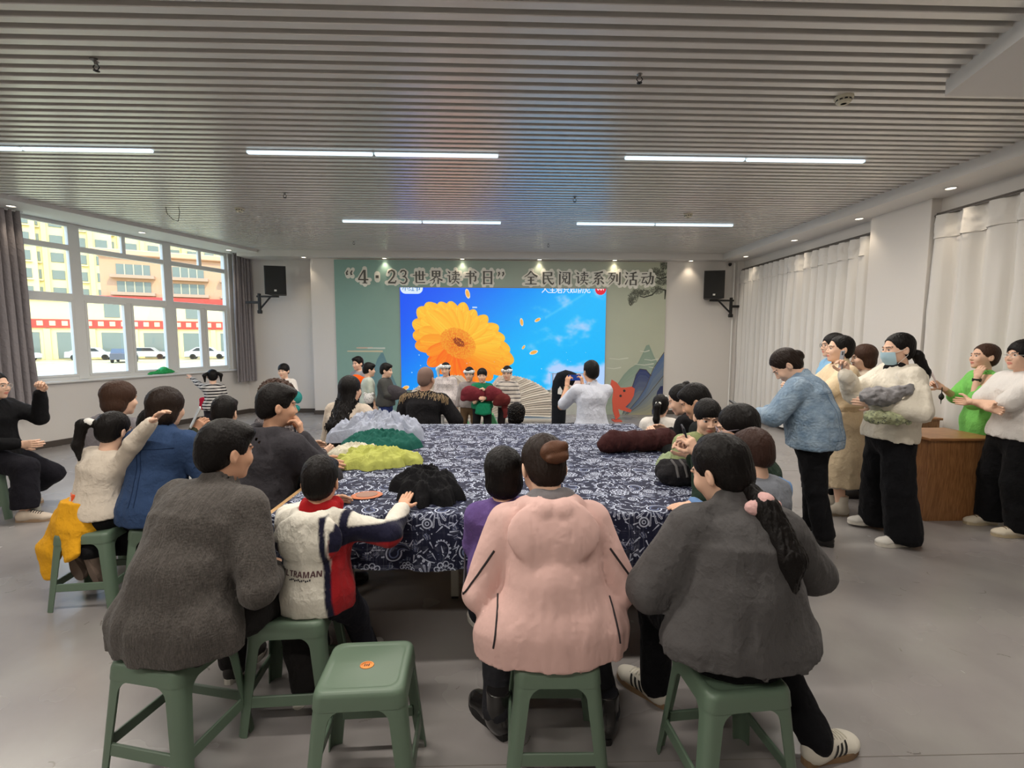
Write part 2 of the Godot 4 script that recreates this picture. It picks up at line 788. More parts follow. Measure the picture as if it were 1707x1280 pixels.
# head: origin between the ears, face towards -z, 23 cm from chin to crown
func head_shapes() -> Array:
	return [
		ball(Vector3(0, 0.03, 0.012), Vector3(0.075, 0.086, 0.094), 0.01),
		ball(Vector3(0, -0.028, -0.022), Vector3(0.064, 0.078, 0.068), 0.03),
		ball(Vector3(0, -0.074, -0.036), Vector3(0.043, 0.036, 0.045), 0.025),
		ball(Vector3(0, -0.099, -0.066), Vector3(0.02, 0.014, 0.016), 0.02),
		ball(Vector3(0.038, -0.028, -0.066), Vector3(0.022, 0.024, 0.018), 0.025),
		ball(Vector3(-0.038, -0.028, -0.066), Vector3(0.022, 0.024, 0.018), 0.025),
		cone(Vector3(0, -0.07, 0.02), Vector3(0, -0.17, 0.03), 0.05, 0.052, 0.03),
		ball(Vector3(0.031, 0.004, -0.098), Vector3(0.019, 0.011, 0.014), 0.014, 1),
		ball(Vector3(-0.031, 0.004, -0.098), Vector3(0.019, 0.011, 0.014), 0.014, 1),
		cone(Vector3(-0.046, 0.022, -0.078), Vector3(-0.014, 0.024, -0.089), 0.006, 0.006, 0.012),
		cone(Vector3(0.046, 0.022, -0.078), Vector3(0.014, 0.024, -0.089), 0.006, 0.006, 0.012),
		ball(Vector3(0.031, 0.003, -0.074), Vector3(0.013, 0.012, 0.012), 0.003),
		ball(Vector3(-0.031, 0.003, -0.074), Vector3(0.013, 0.012, 0.012), 0.003),
		cone(Vector3(0, 0.01, -0.083), Vector3(0, -0.03, -0.1), 0.006, 0.01, 0.012),
		ball(Vector3(0.011, -0.034, -0.09), Vector3(0.009, 0.008, 0.01), 0.008),
		ball(Vector3(-0.011, -0.034, -0.09), Vector3(0.009, 0.008, 0.01), 0.008),
		ball(Vector3(0, -0.058, -0.082), Vector3(0.022, 0.006, 0.012), 0.006),
		ball(Vector3(0, -0.069, -0.081), Vector3(0.018, 0.006, 0.012), 0.006),
		cone(Vector3(-0.022, -0.0635, -0.098), Vector3(0.022, -0.0635, -0.098), 0.003, 0.003, 0.006, 1),
		ball(Vector3(0.079, -0.006, 0.012), Vector3(0.009, 0.031, 0.019), 0.008, 0, Basis(Vector3.UP, 0.35)),
		ball(Vector3(-0.079, -0.006, 0.012), Vector3(0.009, 0.031, 0.019), 0.008, 0, Basis(Vector3.UP, -0.35)),
		ball(Vector3(0.089, -0.002, 0.006), Vector3(0.006, 0.017, 0.009), 0.006, 1),
		ball(Vector3(-0.089, -0.002, 0.006), Vector3(0.006, 0.017, 0.009), 0.006, 1),
	]

# which paint a point of the face wears: 0 skin, 1 lips, 2 brow, 3 white of the eye, 4 iris
func face_paint(p: Vector3) -> int:
	if p.z > -0.05:
		return 0
	var x := absf(p.x)
	var y := p.y - 0.003
	if x > 0.016 and x < 0.047:
		var e := Vector2((x - 0.031) / 0.0145, y / 0.0068).length()
		if e < 1.0:
			return 4 if absf(x - 0.031) < 0.0062 else 3
	if x > 0.012 and x < 0.05 and absf(p.y - (0.0265 - absf(x - 0.034) * 0.16)) < 0.0038:
		return 2
	if Vector2(x / 0.024, (p.y + 0.0635) / 0.0105).length() < 1.0 and p.z < -0.07:
		return 1
	return 0

func hair_shapes(style: String) -> Array:
	var s := []
	var crown := Vector3(0, 0.034, 0.016)
	match style:
		"short", "short_boy", "crop":
			var g := 0.004 if style == "crop" else 0.016
			s = [ball(crown + Vector3(0, 0.004, 0), Vector3(0.079 + g * 0.4, 0.088 + g, 0.097 + g * 0.5), 0.01),
				ball(Vector3(0, -0.02, 0.06), Vector3(0.064, 0.06, 0.052 + g * 0.3), 0.03)]
			if style != "crop":
				s.append(ball(Vector3(0.01, 0.085, -0.055), Vector3(0.062, 0.03, 0.045), 0.03))
			s += [ball(Vector3(0, -0.038, -0.107), Vector3(0.088, 0.104, 0.094), 0.008, 1),
				ball(Vector3(0.088, -0.035, 0.0), Vector3(0.022, 0.05, 0.036), 0.012, 1),
				ball(Vector3(-0.088, -0.035, 0.0), Vector3(0.022, 0.05, 0.036), 0.012, 1),
				cone(Vector3(-0.1, -0.115, 0.05), Vector3(0.1, -0.115, 0.05), 0.05, 0.05, 0.01, 1)]
		"boy_bowl":
			s = [ball(crown + Vector3(0, 0.004, -0.002), Vector3(0.088, 0.094, 0.106), 0.01),
				ball(Vector3(0, -0.02, 0.06), Vector3(0.066, 0.06, 0.055), 0.03),
				ball(Vector3(0, -0.075, -0.11), Vector3(0.09, 0.112, 0.096), 0.008, 1),
				ball(Vector3(0.09, -0.05, 0.0), Vector3(0.022, 0.05, 0.036), 0.012, 1),
				ball(Vector3(-0.09, -0.05, 0.0), Vector3(0.022, 0.05, 0.036), 0.012, 1),
				cone(Vector3(-0.1, -0.12, 0.05), Vector3(0.1, -0.12, 0.05), 0.05, 0.05, 0.01, 1)]
		"bob", "curly":
			var g := 0.016 if style == "bob" else 0.03
			s = [ball(crown + Vector3(0, 0.004, 0.004), Vector3(0.08 + g, 0.088 + g, 0.098 + g), 0.01),
				ball(Vector3(0, -0.045, 0.04), Vector3(0.084 + g * 0.6, 0.075, 0.07 + g * 0.5), 0.03),
				ball(Vector3(0, -0.066, -0.105), Vector3(0.066, 0.115, 0.1), 0.012, 1)]
		"bun", "low_bun", "pulled", "ponytail":
			s = [ball(crown + Vector3(0, 0.004, 0.005), Vector3(0.085, 0.096, 0.105), 0.01),
				ball(Vector3(0, -0.025, 0.055), Vector3(0.07, 0.064, 0.058), 0.03),
				ball(Vector3(0, -0.02, -0.115), Vector3(0.094, 0.108, 0.094), 0.005, 1),
				ball(Vector3(0.09, -0.045, -0.004), Vector3(0.022, 0.05, 0.034), 0.012, 1),
				ball(Vector3(-0.09, -0.045, -0.004), Vector3(0.022, 0.05, 0.034), 0.012, 1)]
			if style == "bun":
				s.append(ball(Vector3(0.01, 0.105, 0.085), Vector3(0.036, 0.032, 0.032), 0.015))
			elif style == "low_bun":
				s.append(ball(Vector3(0.02, 0.0, 0.118), Vector3(0.052, 0.045, 0.034), 0.012))
			elif style == "ponytail":
				s += [cone(Vector3(0, 0.04, 0.115), Vector3(0, 0.01, 0.155), 0.022, 0.03, 0.015),
					cone(Vector3(0, 0.01, 0.155), Vector3(0.0, -0.12, 0.17), 0.032, 0.034, 0.02),
					cone(Vector3(0, -0.12, 0.17), Vector3(0.0, -0.27, 0.145), 0.033, 0.012, 0.02)]
		"side_tail":
			s = [ball(crown + Vector3(0, 0.004, 0.005), Vector3(0.085, 0.096, 0.105), 0.01),
				ball(Vector3(0, -0.02, 0.055), Vector3(0.068, 0.062, 0.056), 0.03),
				ball(Vector3(0, -0.036, -0.11), Vector3(0.09, 0.106, 0.096), 0.006, 1),
				ball(Vector3(0.09, -0.045, -0.004), Vector3(0.022, 0.05, 0.034), 0.012, 1),
				ball(Vector3(-0.09, -0.045, -0.004), Vector3(0.022, 0.05, 0.034), 0.012, 1),
				cone(Vector3(-0.05, 0.045, 0.09), Vector3(-0.125, 0.03, 0.115), 0.022, 0.03, 0.015),
				cone(Vector3(-0.125, 0.03, 0.115), Vector3(-0.13, -0.11, 0.12), 0.034, 0.03, 0.02),
				cone(Vector3(-0.13, -0.11, 0.12), Vector3(-0.09, -0.2, 0.13), 0.03, 0.008, 0.02)]
		"pigtails":
			s = [ball(crown, Vector3(0.084, 0.095, 0.103), 0.01),
				ball(Vector3(0, -0.02, 0.055), Vector3(0.068, 0.062, 0.056), 0.03),
				ball(Vector3(0, -0.055, -0.108), Vector3(0.086, 0.108, 0.098), 0.012, 1),
				cone(Vector3(0.08, 0.06, 0.05), Vector3(0.125, 0.02, 0.05), 0.02, 0.03, 0.015),
				cone(Vector3(0.125, 0.02, 0.05), Vector3(0.12, -0.09, 0.05), 0.03, 0.012, 0.015),
				cone(Vector3(-0.08, 0.06, 0.05), Vector3(-0.125, 0.02, 0.05), 0.02, 0.03, 0.015),
				cone(Vector3(-0.125, 0.02, 0.05), Vector3(-0.12, -0.09, 0.05), 0.03, 0.012, 0.015)]
		"long", "long_half":
			s = [ball(crown + Vector3(0, 0.002, 0.004), Vector3(0.09, 0.098, 0.108), 0.01),
				oval(Vector3(0, 0.02, 0.045), Vector3(0, -0.16, 0.075), 0.085, 0.1, 0.065, 0.055, Vector3.RIGHT, 0.03),
				oval(Vector3(0, -0.16, 0.075), Vector3(0, -0.34, 0.085), 0.1, 0.085, 0.05, 0.026, Vector3.RIGHT, 0.03),
				ball(Vector3(0, -0.07, -0.11), Vector3(0.066, 0.125, 0.105), 0.012, 1)]
	return s

func finger(s: Array, base: Vector3, dirs: Array, lens: Array, r0: float, r1: float, k := 0.004):
	var p := base
	for i in dirs.size():
		var q: Vector3 = p + dirs[i].normalized() * lens[i]
		s.append(cone(p, q, lerpf(r0, r1, float(i) / dirs.size()), lerpf(r0, r1, float(i + 1) / dirs.size()), k))
		p = q

# right hand: wrist at the origin, fingers along -y, palm towards -z, thumb on the -x side
func hand_shapes(pose: String) -> Array:
	var curl := {"relax": 0.42, "flat": 0.06, "grip": 0.95, "fist": 1.35, "chin": 0.75}[pose] as float
	var s := [cone(Vector3(0, 0.035, 0), Vector3(0, -0.01, 0), 0.026, 0.025, 0.01),
		oval(Vector3(0, -0.012, 0), Vector3(0.001, -0.085, 0), 0.03, 0.038, 0.014, 0.012, Vector3.RIGHT, 0.014),
		cone(Vector3(-0.018, -0.02, -0.006), Vector3(-0.032, -0.05, -0.012), 0.015, 0.012, 0.012)]
	var L := [[-0.028, 0.042, 0.025, 0.02], [-0.0095, 0.046, 0.029, 0.021], [0.0095, 0.043, 0.027, 0.021], [0.0275, 0.034, 0.02, 0.018]]
	for i in 4:
		var f: Array = L[i]
		var a := curl * (1.0 + 0.08 * i)
		var sp := (f[0] as float) * (2.2 if pose == "flat" else 0.8)
		finger(s, Vector3(f[0], -0.078 - (0.008 if i == 1 or i == 2 else 0.0), 0), [Vector3(sp, -cos(a * 0.6), -sin(a * 0.6)), Vector3(sp * 0.6, -cos(a * 1.5), -sin(a * 1.5)), Vector3(0, -cos(a * 2.1), -sin(a * 2.1))], [f[1], f[2], f[3]], 0.0098, 0.0078)
	var ta := minf(curl, 0.9)
	finger(s, Vector3(-0.024, -0.03, -0.008), [Vector3(-0.75, -0.65, -0.2 - ta * 0.4), Vector3(-0.45, -0.8, -0.25 - ta * 0.5), Vector3(-0.15 + ta * 0.2, -0.9, -0.3 - ta * 0.4)], [0.036, 0.03, 0.024], 0.0125, 0.0085, 0.008)
	return s

# shoe: heel at the origin on the floor, toe towards -z, 26 cm long
func shoe_shapes(kind: String) -> Array:
	var s := [ball(Vector3(0, 0.045, -0.02), Vector3(0.036, 0.045, 0.045), 0.02),
		oval(Vector3(0, 0.04, -0.03), Vector3(0, 0.034, -0.19), 0.037, 0.046, 0.042, 0.026, Vector3.RIGHT, 0.02),
		ball(Vector3(0.002, 0.03, -0.2), Vector3(0.045, 0.03, 0.055), 0.02),
		cone(Vector3(0, 0.05, -0.05), Vector3(0, 0.085, -0.04), 0.04, 0.038, 0.02),
		cone(Vector3(0, 0.06, -0.1), Vector3(0, 0.04, -0.16), 0.034, 0.034, 0.02)]
	if kind == "boot":
		s.append(cone(Vector3(0, 0.07, -0.045), Vector3(0, 0.19, -0.04), 0.047, 0.05, 0.03))
		s.append(plane(Vector3(0, 0.185, 0), Vector3.UP))
	else:
		s.append(ball(Vector3(0, 0.12, -0.03), Vector3(0.028, 0.05, 0.036), 0.01, 1))
		s.append(plane(Vector3(0, 0.1, 0), Vector3(0, 1, 0.25)))
	s.append(plane(Vector3(0, 0.012, 0), Vector3.DOWN))
	return s

func sole_poly(grow := 0.0) -> PackedVector2Array:
	var P := PackedVector2Array()
	for i in 28:
		var t := TAU * i / 28.0
		var z := 0.5 - 0.5 * cos(t)        # 0 heel, 1 toe
		var w := (0.033 + 0.014 * smoothstep(0.25, 0.75, z) - 0.004 * sin(z * PI * 2.0)) * pow(absf(sin(t)), 0.55) * signf(sin(t))
		P.append(Vector2(w * (1.0 + grow * 20.0), 0.022 + grow - z * (0.272 + 2.0 * grow)))
	return P

var canon_names := []
func canon_task(i: int):
	var c: Dictionary = canon_names[i]
	var F := Field.new()
	F.fill(c.shapes, c.cell, c.get("amp", 0.0), c.get("freq", Vector3.ONE), strands)
	c.arr = F.nets()
	if c.to == SHOES:
		c.field = F

func make_canon():
	strands.seed = 5
	strands.frequency = 1.0
	strands.noise_type = FastNoiseLite.TYPE_SIMPLEX
	folds.seed = 9
	folds.frequency = 1.0
	folds.noise_type = FastNoiseLite.TYPE_SIMPLEX
	folds.fractal_octaves = 2
	folds.domain_warp_enabled = true
	folds.domain_warp_amplitude = 0.5
	folds.domain_warp_frequency = 0.7
	for c in [["near", 0.0042], ["far", 0.0075]]:
		canon_names.append({"to": HEADS, "key": c[0], "shapes": head_shapes(), "cell": c[1]})
	for st in ["short", "short_boy", "crop", "boy_bowl", "bob", "curly", "bun", "low_bun", "pulled", "ponytail", "side_tail", "pigtails", "long"]:
		var q := {"to": HAIRS, "key": st, "shapes": hair_shapes(st), "cell": 0.0055, "amp": 0.004, "freq": Vector3(95, 12, 95)}
		if st == "curly":
			q.amp = 0.016
			q.freq = Vector3(34, 34, 34)
		if st == "crop":
			q.amp = 0.0
		if st == "short":
			q.amp = 0.003
			q.freq = Vector3(90, 40, 90)
		canon_names.append(q)
	for ps in ["relax", "flat", "grip", "fist", "chin"]:
		canon_names.append({"to": HANDS, "key": ps, "shapes": hand_shapes(ps), "cell": 0.0042})
	for kd in ["shoe", "boot"]:
		canon_names.append({"to": SHOES, "key": kd, "shapes": shoe_shapes(kd), "cell": 0.0065})
	var g := WorkerThreadPool.add_group_task(canon_task, canon_names.size(), -1, true)
	WorkerThreadPool.wait_for_group_task_completion(g)
	for c in canon_names:
		c.to[c.key] = c.arr
		if c.has("field"):
			SHOEF[c.key] = c.field
	for k in HEADS.keys():
		var paint := PackedInt32Array()
		for p in HEADS[k][0]:
			paint.append(face_paint(p))
		HEADS[k].append(paint)

func ik(a: Vector3, t: Vector3, l1: float, l2: float, pole: Vector3) -> Array:
	var w := t - a
	var L := clampf(w.length(), 0.02, (l1 + l2) * 0.999)
	var u := w.normalized()
	var x := (l1 * l1 - l2 * l2 + L * L) / (2.0 * L)
	var y := sqrt(maxf(l1 * l1 - x * x, 0.0))
	var p := (pole - u * pole.dot(u)).normalized()
	return [a + u * x + p * y, a + u * L]

func look(dir: Vector3, up: Vector3) -> Basis:      # -y along dir, -z towards up
	var y := -dir.normalized()
	var z := -(up - y * up.dot(y)).normalized()
	return Basis(y.cross(z), y, z)

# One person. Own axes: faces -z, right hand on +x, floor at y 0. Returns the node; jobs are meshed later, all at once.
func person(P: Dictionary) -> Node3D:
	var H: float = P.get("H", 1.63)
	var kid: bool = H < 1.4
	var g: float = P.get("build", 1.0) * (H / 1.63 if not kid else 0.42 + 0.38 * H / 1.2)
	var hs: float = P.get("hs", 1.0 if not kid else 0.87 + 0.05 * (H - 1.0) / 0.3)
	var node := Node3D.new()
	node.name = numbered("person")
	add_child(node)
	node.position = Vector3(P.at.x, 0, P.at.y)
	node.rotation.y = deg_to_rad(P.get("yaw", 0.0))
	tag(node, P.label, P.get("category", "person"), P.get("group", ""))
	var dist: float = absf(P.at.y)
	var cell: float = P.get("cell", clampf(0.007 + 0.0026 * dist, 0.011, 0.024))
	# skeleton
	var seat: float = P.get("seat", 0.0)
	var ph: float = seat + 0.085 * g if seat > 0.0 else H * (0.53 if not kid else 0.5)
	var spine: float = ((H - 0.265 * hs) - H * (0.53 if not kid else 0.5)) * (0.9 if seat > 0.0 else 1.0)
	var lean: float = deg_to_rad(P.get("lean", 0.0))
	var tw: float = deg_to_rad(P.get("twist", 0.0))
	var bend: float = deg_to_rad(P.get("bend", 0.0))    # to the right
	var B1 := Basis(Vector3.FORWARD, bend * 0.6) * Basis(Vector3.RIGHT, -lean * 0.7)
	var B2 := Basis(Vector3.UP, tw) * Basis(Vector3.FORWARD, bend) * Basis(Vector3.RIGHT, -lean * 1.15)
	var pelvis := Vector3(P.get("px", 0.0), ph, P.get("pz", 0.0))
	var waist := pelvis + B1 * Vector3(0, spine * 0.36, 0)
	var chest := waist + B2 * Vector3(0, spine * 0.38, 0)
	var neck := chest + B2 * Vector3(0, spine * 0.26, 0.0)
	var side := B2 * Vector3.RIGHT
	var back := B2 * Vector3.BACK
	var sw: float = 0.162 * g * P.get("shoulders", 1.0)
	var shr: Vector3 = neck + side * sw + B2 * Vector3(0, -0.055 * g + P.get("shrug", 0.0), 0.0)
	var shl: Vector3 = neck - side * sw + B2 * Vector3(0, -0.055 * g + P.get("shrug", 0.0), 0.0)
	var hv: Vector3 = P.get("head", Vector3.ZERO)   # yaw (+ left), pitch (+ down), roll
	var HB := Basis(Vector3.UP, deg_to_rad(hv.x)) * Basis(Vector3.RIGHT, deg_to_rad(-hv.y)) * Basis(Vector3.BACK, deg_to_rad(hv.z))
	var nd := (B2 * Vector3.UP * 0.6 + HB * Vector3.UP * 0.6 + Vector3(0, 0.2, 0)).normalized()
	var hc: Vector3 = neck + nd * (0.075 * hs) + HB * Vector3(0, 0.075 * hs, -0.022 * hs)
	var ua := 0.172 * H
	var fa := 0.152 * H
	if kid:
		ua = 0.16 * H
		fa = 0.14 * H
	var hipw := 0.088 * g
	var th := (0.24 if not kid else 0.218) * H
	var sh := (0.235 if not kid else 0.212) * H
	var arms := {}
	for s in [["l", shl, -1.0], ["r", shr, 1.0]]:
		var A: Dictionary = P.get(s[0] + "a", {})
		var wrist: Vector3 = A.get("to", s[1] + Vector3(s[2] * 0.07, -(ua + fa) * 0.97, -0.06))
		if A.has("tow"):
			wrist = node.transform.affine_inverse() * (A.tow as Vector3)
		var r := ik(s[1], wrist, ua, fa, A.get("pole", Vector3(s[2] * 0.4, -0.7, 0.6)))
		arms[s[0]] = [s[1], r[0], r[1], A]
	var legs := {}
	for s in [["l", -1.0], ["r", 1.0]]:
		var L: Dictionary = P.get(s[0] + "f", {})
		var hip := pelvis + Vector3(s[1] * hipw, -0.02, 0)
		var foot: Vector3 = (node.transform.affine_inverse() * (L.tow as Vector3)) if L.has("tow") else L.get("to", Vector3(s[1] * (hipw + 0.02), 0, 0.02) if seat <= 0.0 else Vector3(s[1] * (hipw + 0.05), 0, -0.36 * H / 1.63))
		var r := ik(hip, foot + Vector3(0, 0.075, 0), th, sh, L.get("pole", Vector3(s[1] * 0.15, 0.25, -1)))
		legs[s[0]] = [hip, r[0], r[1], L]
	# skin: one continuous body
	var sk: Array = []
	sk.append(oval(pelvis + Vector3(0, -0.03 * g, 0), waist, 0.145 * g, 0.118 * g, 0.1 * g, 0.09 * g, Vector3.RIGHT, 0.05))
	sk.append(oval(waist, chest, 0.118 * g, 0.138 * g, 0.09 * g, 0.1 * g, side, 0.05))
	sk.append(oval(chest, neck + B2 * Vector3(0, -0.05 * g, 0), 0.138 * g, 0.11 * g, 0.1 * g, 0.06 * g, side, 0.05))
	sk.append(cone(shl, shr, 0.045 * g, 0.045 * g, 0.04))
	sk.append(cone(neck + B2 * Vector3(0, -0.03, 0.0), hc + HB * Vector3(0, -0.07, 0.02) * hs, 0.052 * hs, 0.05 * hs, 0.03))
	for s in ["l", "r"]:
		var A: Array = arms[s]
		sk.append(cone(A[0], A[1], 0.047 * g, 0.038 * g, 0.03))
		sk.append(cone(A[1], A[2], 0.039 * g, 0.026 * g, 0.012))
		var L: Array = legs[s]
		sk.append(cone(L[0], L[1], 0.082 * g, 0.055 * g, 0.03))
		sk.append(cone(L[1], L[2], 0.054 * g, 0.037 * g, 0.015))
	var skin: Color = P.get("skin", Color(0.72, 0.49, 0.38)) if P.get("skin") is Color else Color(0.72, 0.49, 0.38)
	skin = skin.srgb_to_linear() * 1.0
	var hm: Array = HEADS["near" if dist < 5.0 else "far"]
	var cols := PackedColorArray()
	var palette := [skin, skin * Color(0.85, 0.5, 0.52), Color(0.045, 0.03, 0.025), Color(0.55, 0.5, 0.47), Color(0.02, 0.014, 0.012)]
	for k in hm[3]:
		cols.append(palette[k])
	var hb := HB.scaled_local(Vector3(hs * P.get("face_w", 1.0), hs, hs)) if false else HB * Basis.from_scale(Vector3(hs * P.get("face_w", 1.0), hs, hs))
	var ht := Transform3D(hb, hc)
	var extra := [[hm, ht, false, cols]]
	for s in [["l", -1.0], ["r", 1.0]]:
		var A: Array = arms[s[0]]
		var dirv: Vector3 = A[3].get("dir", (A[2] - A[1]).normalized())
		var pal: Vector3 = A[3].get("palm", Vector3(-s[1] * 0.8, 0, -0.4))
		var sc: float = (0.95 * H / 1.63 if not kid else 0.66 + 0.1 * (H - 1.0) / 0.2) * P.get("hand", 1.0)
		var hb2 := look(dirv, pal) * Basis.from_scale(Vector3(sc * s[1], sc, sc))
		var pose: String = A[3].get("hand", "relax")
		if pose != "none":
			extra.append([HANDS[pose], Transform3D(hb2, A[2] + dirv * 0.01), s[1] < 0.0, skin])
		A.append(Transform3D(hb2, A[2] + dirv * 0.01))
	var body := part(node, "body", M_skin)
	jobs.append({"shapes": sk, "cell": P.get("body_cell", maxf(cell * 1.35, 0.016)), "extra": extra, "color": skin, "node": body})
	# clothes
	var info := {"node": node, "neck": neck, "chest": chest, "waist": waist, "pelvis": pelvis, "arms": arms, "legs": legs, "head": ht, "B2": B2, "g": g, "hs": hs, "shl": shl, "shr": shr, "side": side, "back": back, "cell": cell}
	if P.has("top"):
		garment_top(P.top, info)
	if P.has("over"):
		garment_top(P.over, info)
	if P.has("bottom"):
		garment_bottom(P.bottom, info)
	if P.has("shoes"):
		for s in ["l", "r"]:
			put_shoe(P.shoes, info, s)
	if P.has("hair"):
		var q: Array = P.hair
		var hn := part(node, "hair", q[1])
		var geo := Geo.new()
		geo.put(HAIRS[q[0]], ht)
		hn.mesh = geo.mesh()
		if q.size() > 2:
			hn.set_meta("label", q[2])
	for x in P.get("extras", []):       # [name, material, shapes in the frame of head or body, frame, fold depth]
		var xn := part(node, x[0], x[1])
		var fr: Transform3D = ht if x[3] == "head" else Transform3D(Basis(), hc) if x[3] == "headpos" else Transform3D()
		jobs.append({"shapes": x[2], "cell": x[5] if x.size() > 5 else cell * 0.7, "amp": x[4], "freq": Vector3(55, 6, 55) if x[0] in ["ponytail", "long_hair"] else Vector3(14, 9, 14), "node": xn, "color": Color(1, 1, 1), "frame": fr})
	if P.has("glasses"):
		put_glasses(node, ht, P.glasses)
	if P.has("mask"):
		put_mask(node, ht)
	node.set_meta("info", info)
	return node

func put_glasses(node: Node3D, t: Transform3D, m: Material):
	var g := Geo.new()
	for s in [-1.0, 1.0]:
		var ring := []
		for i in 16:
			var a := TAU * i / 16
			ring.append(t * Vector3(s * 0.033 + cos(a) * 0.025, 0.001 + sin(a) * 0.02, -0.101 + 0.008 * absf(cos(a)) * (1.0 if cos(a) * s > 0 else 0.0)))
		g.tube(ring, 0.0018, 5, false, true)
		g.tube([t * Vector3(s * 0.058, 0.004, -0.094), t * Vector3(s * 0.083, 0.006, -0.05), t * Vector3(s * 0.086, 0.004, 0.015)], 0.0018, 5)
	g.tube([t * Vector3(-0.009, 0.004, -0.104), t * Vector3(0.009, 0.004, -0.104)], 0.0018, 5)
	part(node, "glasses", m, g)

func put_mask(node: Node3D, t: Transform3D):
	var g := Geo.new()
	var rows := []
	for r in 9:
		var f := r / 8.0
		var row := PackedVector3Array()
		for q in 13:
			var a := lerpf(-1.15, 1.15, q / 12.0)
			var bulge := 0.014 * sin(f * PI) + 0.002 * sin(f * PI * 6.0)
			var rad := lerpf(0.086, 0.07, f) + bulge
			var zz := lerpf(-0.026, -0.008, f)
			row.append(t * Vector3(sin(a) * rad * 0.86, lerpf(-0.014, -0.115, f), zz - cos(a) * rad))
		rows.append(row)
	g.grid(rows)
	var m := part(node, "face_mask", mat(Color8(176, 206, 218), 0.8), g)
	g = Geo.new()
	for s in [-1.0, 1.0]:
		g.tube([t * Vector3(s * 0.069, -0.02, -0.06), t * Vector3(s * 0.083, 0.0, -0.02), t * Vector3(s * 0.088, 0.01, 0.015), t * Vector3(s * 0.086, -0.04, 0.02), t * Vector3(s * 0.06, -0.105, -0.035)], 0.0017, 5)
	part(m, "ear_loop", M.white, g)

